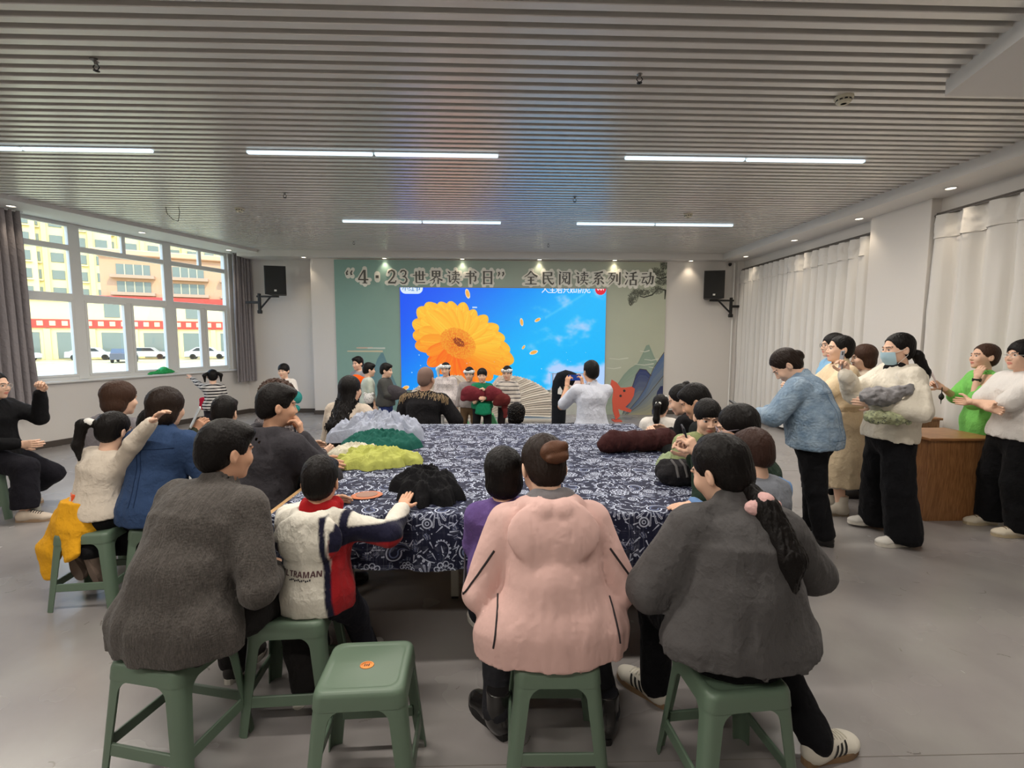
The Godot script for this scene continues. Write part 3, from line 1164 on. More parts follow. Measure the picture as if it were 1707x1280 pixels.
func garment_top(T: Dictionary, I: Dictionary):
	var g: float = I.g
	var e: float = T.get("ease", 0.02)
	var B2: Basis = I.B2
	var hem: float = T.get("hem", 0.1)
	var hw: float = T.get("flare", 0.03) + e
	var dn: Vector3 = T.get("hem_dir", Vector3.DOWN)
	var hp: Vector3 = I.pelvis + dn * hem
	var k := 0.045
	var dp: float = T.get("deep", 0.0)
	var s := [
		oval(hp + dn * 0.04, I.pelvis, 0.147 * g + hw, 0.147 * g + hw * 0.9, 0.105 * g + hw + dp, 0.105 * g + hw * 0.9 + dp, Vector3.RIGHT, k),
		oval(I.pelvis, I.waist, 0.147 * g + hw * 0.9, 0.124 * g + e + T.get("loose", 0.0), 0.105 * g + hw * 0.9 + dp, 0.095 * g + e + T.get("loose", 0.0), Vector3.RIGHT, k),
		oval(I.waist, I.chest, 0.124 * g + e + T.get("loose", 0.0), 0.14 * g + e, 0.095 * g + e + T.get("loose", 0.0), 0.103 * g + e, I.side, k),
		oval(I.chest, I.neck + B2 * Vector3(0, -0.055 * g, 0), 0.14 * g + e, 0.11 * g + e * 0.6, 0.103 * g + e, 0.064 * g + e * 0.5, I.side, k),
		cone(I.shl + I.side * 0.02, I.shr - I.side * 0.02, 0.05 * g + e * 0.45, 0.05 * g + e * 0.45, 0.05)]
	if T.get("puff", 0.0) > 0.0:
		var pf: float = T.puff
		s.append(oval(I.pelvis + Vector3(0, -0.02, 0.03), I.chest, 0.15 * g + e + pf, 0.15 * g + e + pf * 0.7, 0.11 * g + e + pf, 0.1 * g + e + pf * 0.8, I.side, 0.06))
	for x in T.get("more", []):
		s.append(x)
	var sl: float = T.get("sleeve", 1.0)
	var ae: float = T.get("arm_ease", e * 0.8)
	var cuffs := []
	for q in ["l", "r"]:
		var A: Array = I.arms[q]
		if sl <= 0.0:
			continue
		if sl <= 0.5:
			var end: Vector3 = A[0].lerp(A[1], sl * 2.0)
			s.append(cone(A[0], end, 0.05 * g + ae, 0.05 * g + ae * 1.1, 0.03))
			cuffs.append([end, (A[1] - A[0]).normalized(), 0.05 * g + ae + 0.06])
		else:
			var end: Vector3 = A[1].lerp(A[2], (sl - 0.5) * 2.0)
			s.append(cone(A[0], A[1], 0.047 * g + ae * 0.9, 0.04 * g + ae * 0.9, 0.03))
			s.append(cone(A[1], end, 0.039 * g + ae * 0.9, 0.031 * g + ae * T.get("cuff", 0.6), 0.014))
			cuffs.append([end, (A[2] - A[1]).normalized(), 0.05 * g + ae + 0.06])
	if T.get("collar", 0.0) > 0.0:
		var ch: float = T.collar
		s.append(cone(I.neck + B2 * Vector3(0, -0.04, 0.008), I.neck + B2 * Vector3(0, ch, 0.004), 0.066 * I.hs + e * 0.3, 0.062 * I.hs + e * 0.3, 0.02))
		s.append(cone(I.neck + B2 * Vector3(0, ch + 0.09, -0.004), I.neck + B2 * Vector3(0, ch - 0.02, 0.0), 0.058 * I.hs, 0.056 * I.hs, 0.004, 1))
	for x in T.get("late", []):
		s.append(x)
	if T.get("hood", 0.0) > 0.0:
		# hood lying on the back: a collar roll and a flat pouch with a clear rim
		var r: float = T.hood
		var nb: Vector3 = I.neck
		for a in [-1.0, 1.0]:
			s.append(cone(nb + B2 * Vector3(a * 0.075 * g, -0.005, -0.035), nb + B2 * Vector3(a * 0.085 * g, 0.0, 0.04), 0.022 * r, 0.034 * r, 0.015))
			s.append(cone(nb + B2 * Vector3(a * 0.085 * g, 0.0, 0.04), nb + B2 * Vector3(a * 0.03, -0.02, 0.085 * r), 0.034 * r, 0.04 * r, 0.015))
		s.append(ball(nb + B2 * Vector3(0, -0.075 * r, 0.068 * r + e * 0.8), Vector3(0.132 * r, 0.095 * r, 0.034 * r), 0.008, 0, B2))
		s.append(ball(nb + B2 * Vector3(0, 0.035 * r, 0.045 * r), Vector3(0.06 * r, 0.045 * r, 0.035 * r), 0.01, 1, B2))
	s.append(plane(hp, dn + T.get("hem_tilt", Vector3.ZERO)))
	# the cuffs are cut flat: a stub beyond each end is taken away
	for c in cuffs:
		s.append(cone(c[0] + c[1] * (c[2] * 1.0 + 0.004), c[0] + c[1] * (c[2] * 1.0 + 0.03), c[2], c[2], 0.004, 1) if T.get("cut_cuff", false) else cone(c[0] + c[1] * 0.2, c[0] + c[1] * 0.21, 0.1, 0.1, 0.004, 1))
	var mi := part(I.node, T.get("name", "jacket"), T.mat)
	if T.has("label"):
		mi.set_meta("label", T.label)
	jobs.append({"shapes": s, "cell": T.get("cell", I.cell), "amp": T.get("amp", 0.008), "freq": T.get("freq", Vector3(8, 2.6, 8)), "node": mi, "paint": T.get("paint", []), "color": T.get("color", Color(1, 1, 1)), "keep": T.get("keep", false)})
	I[T.get("name", "jacket")] = jobs[-1]

func garment_bottom(T: Dictionary, I: Dictionary):
	var g: float = I.g
	var e: float = T.get("ease", 0.014)
	var s := [oval(I.pelvis + Vector3(0, -0.05 * g, 0), I.pelvis + Vector3(0, T.get("rise", 0.08) * g, 0), 0.148 * g + e, 0.135 * g + e, 0.108 * g + e, 0.1 * g + e, Vector3.RIGHT, 0.04)]
	if T.get("kind", "pants") == "skirt":
		var hp: Vector3 = I.pelvis + Vector3(0, -T.len, 0)
		s.append(oval(I.pelvis, hp, 0.15 * g + e, T.get("w", 0.2), 0.11 * g + e, T.get("d", 0.18), Vector3.RIGHT, 0.03))
		s.append(plane(hp, Vector3.DOWN))
	else:
		for q in ["l", "r"]:
			var L: Array = I.legs[q]
			var end: Vector3 = L[1].lerp(L[2], T.get("len", 0.96))
			s.append(cone(L[0], L[1], 0.088 * g + e, (0.062 * g + e) * T.get("knee", 1.0), 0.03))
			s.append(cone(L[1], end, (0.06 * g + e) * T.get("knee", 1.0), T.get("ankle", 0.046 * g + e), 0.02))
		if T.get("flat", true):
			s.append(plane(Vector3(0, T.get("hem_y", 0.045), 0), Vector3.DOWN))
	var mi := part(I.node, T.get("name", "trousers"), T.mat)
	jobs.append({"shapes": s, "cell": I.cell, "amp": T.get("amp", 0.009), "freq": T.get("freq", Vector3(9, 5, 9)), "node": mi, "paint": [], "color": Color(1, 1, 1)})

func put_shoe(S: Dictionary, I: Dictionary, q: String):
	var L: Array = I.legs[q]
	var kid: float = S.get("size", 1.0)
	var yaw: float = deg_to_rad(L[3].get("yaw", -8.0 if q == "r" else 8.0))
	var foot: Vector3 = L[2] - Vector3(0, 0.075, 0)
	var pit: float = deg_to_rad(L[3].get("pitch", 0.0))
	var t := Transform3D(Basis(Vector3.UP, yaw) * Basis(Vector3.RIGHT, pit) * Basis.from_scale(Vector3(kid, kid, kid)), foot)
	t.origin += t.basis * Vector3(0, 0, 0.045)
	t.origin.y = maxf(t.origin.y, 0.001)
	var up := part(I.node, "shoe", S.mat)
	var geo := Geo.new()
	geo.put(SHOES[S.get("kind", "shoe")], t)
	up.mesh = geo.mesh()
	var so := part(up, "sole", S.sole)
	geo = Geo.new()
	geo.prism(sole_poly(0.002), 0.026, t * Transform3D(Basis(Vector3(1, 0, 0), Vector3(0, 0, 1), Vector3(0, -1, 0)), Vector3(0, 0.026, 0)))
	so.mesh = geo.mesh()
	var F: Field = SHOEF[S.get("kind", "shoe")]
	if S.has("stripe"):
		for sd in [-1.0, 1.0]:
			for b in 3:
				var st := part(up, "stripe", S.stripe)
				geo = Geo.new()
				var rows := []
				for j in 7:
					var f := j / 6.0
					var row := PackedVector3Array()
					for w in 3:
						var p := F.hit(Vector3(sd * 0.1, 0.027 + f * 0.043, -0.078 - b * 0.024 - f * 0.022 - w * 0.006), Vector3(-sd, 0, 0), 0.098)
						row.append(t * (p + Vector3(sd * 0.0012, 0.0006, 0)))
					rows.append(row)
				geo.grid(rows, false, false, sd > 0)
				st.mesh = geo.mesh()
	if S.has("lace"):
		var la := part(up, "laces", S.lace)
		geo = Geo.new()
		for j in 5:
			var z := -0.1 - j * 0.017
			var pts := []
			for q2 in 7:
				var x := lerpf(-0.024, 0.024, q2 / 6.0)
				pts.append(t * (F.hit(Vector3(x, 0.2, z - 0.004 * q2 / 6.0), Vector3.DOWN, 0.19) + Vector3(0, 0.0015, 0)))
			geo.tube(pts, 0.0034, 5)
		la.mesh = geo.mesh()

func job_task(i: int):
	var j: Dictionary = jobs[i]
	var F := Field.new()
	F.fill(j.shapes, j.cell, j.get("amp", 0.0), j.get("freq", Vector3.ONE), folds)
	var arr := F.nets()
	var geo := Geo.new()
	var cols = j.color
	if j.get("paint", []).size():
		cols = PackedColorArray()
		for p in arr[0]:
			var c: Color = j.color
			for q in j.paint:      # [test point, direction, colour] half spaces; several points all have to hold
				var deep := 1.0
				for h in q[0]:
					deep = minf(deep, (p - h[0]).dot(h[1]))
				if deep > -0.003:
					c = c.lerp(q[1], clampf(deep / 0.006 + 0.5, 0.0, 1.0))
			cols.append(c)
	geo.put(arr, j.get("frame", Transform3D()), false, cols)
	for x in j.get("extra", []):
		geo.put(x[0], x[1], x[2], x[3])
	j.geo = geo
	if j.get("keep", false):
		j.field = F

func run_jobs():
	var g := WorkerThreadPool.add_group_task(job_task, jobs.size(), -1, true)
	WorkerThreadPool.wait_for_group_task_completion(g)
	for j in jobs:
		j.node.mesh = j.geo.mesh()
		j.geo = null
# ---------------------------------------------------------------- the room
const ZB := -10.137          # face of the back wall
const XR := 5.12             # face of the window wall behind the white curtains
var TH := deg_to_rad(20.0)   # the glazed wall runs 20 degrees off the others
var W0 := Vector3(-5.339, 0, -10.4)
var WD := Vector3(-sin(deg_to_rad(20.0)), 0, cos(deg_to_rad(20.0)))
var WN := Vector3(cos(deg_to_rad(20.0)), 0, sin(deg_to_rad(20.0)))
var M := {}

func wpt(s: float, y: float, off := 0.0) -> Vector3:     # a point on the glazed wall: s metres from the far corner
	return W0 + WD * s + WN * off + Vector3(0, y, 0)

func wbox(geo: Geo, s0: float, s1: float, y0: float, y1: float, o0: float, o1: float, ch := 0.0):
	var t := Transform3D(Basis(WD, Vector3.UP, WD.cross(Vector3.UP)), wpt((s0 + s1) / 2, (y0 + y1) / 2, (o0 + o1) / 2))
	geo.box(t, Vector3(s1 - s0, y1 - y0, absf(o1 - o0)), ch)

func bz(x0: float, x1: float, y0: float, y1: float, z0: float, z1: float, ch := 0.0) -> Geo:
	var g := Geo.new()
	g.bx(Vector3((x0 + x1) / 2, (y0 + y1) / 2, (z0 + z1) / 2), Vector3(absf(x1 - x0), absf(y1 - y0), absf(z1 - z0)), ch)
	return g

func make_materials():
	M.wall = mat(Color8(222, 217, 211), 0.85, {"normal": noise_tex("plaster", 0.05, 256, 4, 1.5), "depth": 0.12, "scale": 2.0, "world": true})
	M.soffit = mat(Color8(226, 223, 219), 0.85)
	M.floor = mat(Color8(158, 154, 152), 0.3, {"tex": floor_tex(), "scale": 0.25, "world": true, "spec": 0.5, "rough_tex": noise_tex("floor_rough", 0.02, 256, 4, 0.0, [Color(0.7, 0.7, 0.7), Color(1, 1, 1)])})
	M.slat = mat(Color8(222, 219, 214), 0.3, {"metal": 0.4, "spec": 0.5})
	M.plenum = mat(Color8(216, 213, 208), 0.95)
	M.trim = mat(Color8(74, 66, 60), 0.6)
	M.frame = mat(Color8(226, 226, 222), 0.4)
	M.glass = mat(Color(0.93, 0.97, 0.9, 0.06), 0.02)
	M.glass.transparency = BaseMaterial3D.TRANSPARENCY_ALPHA
	M.tube = mat(Color8(240, 245, 248), 0.5, {"glow": Color8(206, 236, 252), "power": 2.1})
	M.fit = mat(Color8(225, 225, 225), 0.5)
	M.warm = mat(Color8(255, 250, 235), 0.5, {"glow": Color8(255, 240, 214), "power": 7.0})
	M.grey_drape = cloth(150, 144, 146, {"scale": 3.0})
	M.sheer = mat(Color8(226, 222, 216), 0.85, {"normal": noise_tex("weave", 0.11, 256, 3, 5.0), "depth": 0.15, "scale": 9.0, "back": Color(0.25, 0.25, 0.25), "spec": 0.2})
	M.black = mat(Color8(30, 29, 28), 0.55)
	M.grille = mat(Color8(36, 35, 33), 0.75, {"normal": noise_tex("weave", 0.11, 256, 3, 5.0), "depth": 0.8, "scale": 12.0})
	M.white = mat(Color8(232, 230, 224), 0.55)
	M.chrome = mat(Color8(150, 148, 145), 0.3, {"metal": 1.0})

func floor_tex() -> Texture2D:
	var im := Image.create(1024, 1024, false, Image.FORMAT_RGB8)
	var n := FastNoiseLite.new()
	n.seed = 21
	n.frequency = 0.006
	n.fractal_octaves = 5
	for y in 1024:
		for x in 1024:
			var u := absf(fposmod(x / 1024.0 + 0.5, 1.0) - 0.5) * 2.0
			var v := absf(fposmod(y / 1024.0 + 0.5, 1.0) - 0.5) * 2.0
			var w := n.get_noise_2d(u * 512.0, v * 512.0)
			var k := 0.945 + 0.06 * w
			im.set_pixel(x, y, Color(k, k * (0.995 + 0.012 * w), k * 0.995))
	# scuffs and hairs dropped on the vinyl
	var r := RandomNumberGenerator.new()
	r.seed = 77
	for i in 70:
		var p := Vector2(r.randf() * 1024, r.randf() * 1024)
		var d := Vector2.from_angle(r.randf() * TAU)
		var cur := r.randf_range(-0.12, 0.12)
		var len := r.randi_range(5, 20)
		var k := r.randf_range(0.62, 0.86)
		for s in len:
			im.set_pixel(posmod(int(p.x), 1024), posmod(int(p.y), 1024), Color(k, k * 0.97, k * 0.94))
			p += d
			d = d.rotated(cur)
	return ImageTexture.create_from_image(im)

func left_edge(z: float, off: float) -> float:            # x of a line parallel to the glazed wall
	return W0.x - tan(TH) * (z - W0.z) + off / cos(TH)

func wavy(p0: Vector3, p1: Vector3, top: float, bot: float, nf: float, amp: float, nrm: Vector3, seed: int, flare := 0.0, top_pin := 1.0) -> Geo:
	var g := Geo.new()
	var n := FastNoiseLite.new()
	n.seed = seed
	n.frequency = 1.0
	var cols := int(nf * 12)
	var rows := []
	for r in 15:
		var f := r / 14.0
		var row := PackedVector3Array()
		for q in cols + 1:
			var u := q / float(cols)
			var ph := u * nf * TAU + 1.6 * n.get_noise_2d(u * nf * 0.55, 3.0) + 0.7 * n.get_noise_2d(u * nf * 0.8, f * 1.4)
			var a := amp * (lerpf(top_pin, 1.0, minf(1.0, f * 3.0))) * (1.0 + 0.6 * n.get_noise_2d(u * nf * 0.7, 9.0 + f))
			var w := sin(ph)
			var base := p0.lerp(p1, 0.5 + (u - 0.5) * (1.0 + flare * f))
			row.append(Vector3(base.x, lerpf(top, bot, f), base.z) + nrm * (a * w + a * 0.3 * sin(ph * 2.0 + 1.0)))
		rows.append(row)
	g.grid(rows)
	return g

func build_shell():
	var plan := PackedVector2Array([Vector2(left_edge(-10.62, -0.19), -10.62), Vector2(5.6, -10.62), Vector2(5.6, 4.05), Vector2(left_edge(4.05, -0.19), 4.05)])
	var flat := func(y: float) -> Transform3D: return Transform3D(Basis(Vector3(1, 0, 0), Vector3(0, 0, 1), Vector3(0, -1, 0)), Vector3(0, y, 0))
	var g := Geo.new()
	g.prism(plan, 0.15, flat.call(0.0))
	var fl := struct("floor", M.floor, g, "glossy grey vinyl floor with faint scuffs")
	g = Geo.new()
	g.prism(plan, 0.2, flat.call(3.8))
	var ce := struct("ceiling", M.plenum, g, "dark ceiling void above pale grey aluminium slats")
	var sm := Geo.new()
	sm.bx(Vector3.ZERO, Vector3(1, 0.075, 0.058), 0.004)
	var slat := sm.mesh()
	var carrier := Geo.new()
	carrier.bx(Vector3.ZERO, Vector3(0.03, 0.03, 13.0))
	var cm := carrier.mesh()
	var k := 0
	while true:
		var z := -9.86 + 0.1037 * k
		if z > 3.6:
			break
		var x0 := left_edge(z, 0.68)
		inst(ce, "slat", M.slat, slat, Transform3D(Basis.from_scale(Vector3(4.63 - x0, 1, 1)), Vector3((4.63 + x0) / 2, 3.3875, z)))
		k += 1
	for x in [-4.4, -3.2, -1.1, 0.6, 2.4, 4.2]:
		inst(ce, "carrier", M.plenum, cm, Transform3D(Basis(), Vector3(x, 3.44, -3.3)))
	# dropped edges of the ceiling
	struct("trim", M.soffit, bz(-5.2, 5.6, 3.23, 3.6, -9.9, -10.6), "white dropped ceiling edge above the mural wall")
	struct("trim", M.soffit, bz(4.61, 5.7, 3.23, 3.6, 4.0, -9.9), "white dropped ceiling edge above the white curtains")
	g = Geo.new()
	wbox(g, 0.3, 15.2, 3.3, 3.6, -0.02, 0.7)
	struct("trim", M.soffit, g, "white dropped ceiling edge above the glazed wall")
	g = Geo.new()
	g.prism(PackedVector2Array([Vector2(3.025, -3.334), Vector2(4.62, -3.334), Vector2(4.62, 4.0), Vector2(1.1, 4.0)]), 0.35, Transform3D(Basis(Vector3(1, 0, 0), Vector3(0, 0, 1), Vector3(0, -1, 0)), Vector3(0, 3.6, 0)))
	struct("trim", M.soffit, g, "white boxed ceiling drop cutting across the slats")
	# walls
	var wb := struct("wall_back", M.wall, bz(-3.85, 5.6, 0, 3.3, ZB, -10.62), "white end wall that carries the mural panel")
	part(wb, "recess", M.wall, bz(-5.4, -3.84, 0, 3.4, -10.4, -10.62))
	var wr := struct("wall_right", M.wall, bz(XR, XR + 0.25, 0, 3.4, 4.0, -10.5), "white wall behind the white curtains")
	part(wr, "pillar", M.wall, bz(5.0, XR + 0.1, 0, 3.3, -5.56, -6.47, 0.004))
	part(wr, "pillar", M.wall, bz(4.99, XR + 0.1, 0, 3.3, -10.02, -10.2, 0.004))
	g = Geo.new()
	wbox(g, -0.2, 15.3, 0, 0.93, -0.2, 0.0)
	wbox(g, -0.3, 0.36, 0.93, 3.5, -0.2, 0.0)
	wbox(g, 5.86, 15.3, 0.93, 3.5, -0.2, 0.0)
	wbox(g, 0.36, 5.86, 3.3, 3.6, -0.2, 0.0)
	struct("wall_left", M.wall, g, "white wall under and beside the large window")
	struct("wall_rear", M.wall, bz(-10.8, 5.6, 0, 3.6, 3.9, 4.05))
	# skirting
	g = Geo.new()
	wbox(g, 0.0, 15.0, 0, 0.09, 0.0, 0.012, 0.002)
	struct("baseboard_left", M.trim, g, "dark brown skirting under the large window")
	g = bz(-3.87, 4.99, 0, 0.09, ZB, ZB + 0.012)
	struct("baseboard_back", M.trim, g, "dark brown skirting along the end wall")
	g = bz(-5.5, -3.84, 0, 0.09, -10.4, -10.388)
	g.bx(Vector3(-3.856, 0.045, -10.27), Vector3(0.012, 0.09, 0.26))
	struct("baseboard_recess", M.trim, g, "dark brown skirting in the recess by the grey drape")
	struct("baseboard_right", M.trim, bz(XR - 0.012, XR, 0, 0.09, 4.0, -10.0))
	# the seam of the vinyl
	part(fl, "seam", mat(Color8(128, 122, 116), 0.6), bz(-9.0, 5.0, 0.0, 0.0012, -1.668, -1.671))
	part(fl, "seam", mat(Color8(128, 122, 116), 0.6), bz(-9.0, 5.0, 0.0, 0.0012, -5.67, -5.673))

func build_window():
	var win := Node3D.new()
	win.name = "window_1"
	add_child(win)
	tag(win, "wide white framed window with panes in three rows over the sill", "", "", "structure")
	var V := [0.36, 1.57, 2.985, 4.4, 5.82]       # main mullions
	var O0 := -0.13
	var O1 := -0.05
	var add := func(nm: String, s0: float, s1: float, y0: float, y1: float, a := -0.13, b := -0.05):
		var g := Geo.new()
		wbox(g, s0, s1, y0, y1, a, b, 0.006)
		part(win, nm, M.frame, g)
	for i in V.size():
		var w := 0.075 if i > 0 and i < 4 else 0.045
		add.call("mullion", V[i] - w, V[i] + w, 0.96, 3.3)
	for y in [[0.95, 1.02], [2.16, 2.26], [2.9, 2.98], [3.25, 3.3]]:
		for i in 4:
			add.call("rail", V[i] + 0.05, V[i + 1] - 0.05, y[0], y[1], -0.125, -0.055)
	for i in 4:
		var m: float = (V[i] + V[i + 1]) / 2 - (0.04 if i == 0 else 0.0)
		add.call("bar", m - 0.03, m + 0.03, 2.98, 3.26, -0.12, -0.06)
		add.call("bar", m - 0.045, m + 0.045, 1.01, 2.17, -0.12, -0.06)
		for q in [[V[i] + 0.06, V[i + 1] - 0.06, 2.24, 2.92], [V[i] + 0.06, m - 0.02, 2.96, 3.27], [m + 0.02, V[i + 1] - 0.06, 2.96, 3.27], [V[i] + 0.06, m - 0.03, 1.0, 2.18], [m + 0.03, V[i + 1] - 0.06, 1.0, 2.18]]:
			var g := Geo.new()
			g.quad(wpt(q[0], q[2], -0.09), wpt(q[0], q[3], -0.09), wpt(q[1], q[3], -0.09), wpt(q[1], q[2], -0.09))
			part(win, "pane", M.glass, g)
		# sash frames of the casements that open
		for q in [[V[i] + 0.07, m - 0.04], [m + 0.04, V[i + 1] - 0.07]]:
			var g := Geo.new()
			for b in [[q[0], q[1], 1.01, 1.045], [q[0], q[1], 2.135, 2.17], [q[0], q[0] + 0.035, 1.045, 2.135], [q[1] - 0.035, q[1], 1.045, 2.135]]:
				wbox(g, b[0], b[1], b[2], b[3], -0.11, -0.04, 0.003)
			part(win, "sash", M.frame, g)
	var g := Geo.new()
	wbox(g, 0.3, 5.9, 0.925, 0.955, -0.19, 0.06, 0.006)
	part(win, "sill", M.frame, g)
	# drapes of the glazed wall
	for c in [[-0.02, 0.4, "grey pleated drape hanging at the corner of the large window", 0.7, 6.5, 31], [3.72, 4.5, "grey pleated drape drawn across the middle of the large window", 0.55, 9.5, 42]]:
		var d := thing("curtain", c[2], "curtain", wpt(c[0], 0, 0.16))
		var cg := wavy(wpt(c[0], 0, 0.16) - d.position, wpt(c[1], 0, 0.16) - d.position, 3.29, c[3], c[4], 0.045, WN, c[5], 0.12)
		part(d, "drape", M.grey_drape, cg)
		var rail := Geo.new()
		rail.tube([wpt(c[0] - 0.04, 3.285, 0.16) - d.position, wpt(c[1] + 0.05, 3.285, 0.16) - d.position], 0.012, 8)
		part(d, "rail", M.fit, rail)

func build_right_curtains():
	var pieces := [[-9.96, -8.35, "white sheer curtain beside the corner pipe", 9.5], [-8.33, -6.5, "white sheer curtain against the far side of the white pillar", 9.0],
		[-5.53, -3.6, "white sheer curtain against the near side of the white pillar", 6.5], [-3.58, -1.2, "white sheer curtain behind the wooden desks", 8.0]]
	var k := 0
	for c in pieces:
		k += 1
		var d := thing("curtain", c[2], "curtain", Vector3(5.05, 0, (c[0] + c[1]) / 2), 0.0, "white sheer curtains")
		var z0: float = c[0] - d.position.z
		var z1: float = c[1] - d.position.z
		part(d, "drape", M.sheer, wavy(Vector3(0, 0, z0), Vector3(0, 0, z1), 2.99, 0.06, c[3], 0.062, Vector3.LEFT, 50 + k, 0.0, 0.55))
		# the gathered heading, doubled cloth with a seam under it
		part(d, "heading", M.sheer, wavy(Vector3(-0.008, 0, z0), Vector3(-0.008, 0, z1), 3.02, 2.76, c[3], 0.046, Vector3.LEFT, 50 + k, 0.0, 0.7))
		var sg := Geo.new()
		var pts := []
		var n := FastNoiseLite.new()
		n.seed = 50 + k
		n.frequency = 1.0
		for q in 90:
			var u := q / 89.0
			var ph: float = u * c[3] * TAU + 1.6 * n.get_noise_2d(u * c[3] * 0.55, 3.0)
			pts.append(Vector3(-0.014 - 0.046 * sin(ph), 2.76 + 0.006 * sin(ph * 0.5), lerpf(z0, z1, u)))
		sg.tube(pts, 0.0045, 5)
		part(d, "seam", M.sheer, sg)
	for r in [[-9.98, -6.48, "grey curtain rod between the corner pipe and the white pillar"], [-5.55, -0.6, "grey curtain rod running past the wooden desks"]]:
		var g := Geo.new()
		g.tube([Vector3(5.045, 3.03, r[0]), Vector3(5.045, 3.03, r[1])], 0.014, 8)
		g.bx(Vector3(5.07, 3.055, (r[0] + r[1]) / 2), Vector3(0.03, 0.012, r[1] - r[0]))
		var o := thing("curtain_rod", r[2], "curtain rod", Vector3.ZERO)
		part(o, "rod", mat(Color8(112, 106, 100), 0.4, {"metal": 0.6}), g)
		var z: float = r[0] + 0.2
		while z < r[1]:
			part(o, "bracket", M.chrome, bz(5.045, 5.12, 3.02, 3.035, z, z + 0.02))
			z += 1.1

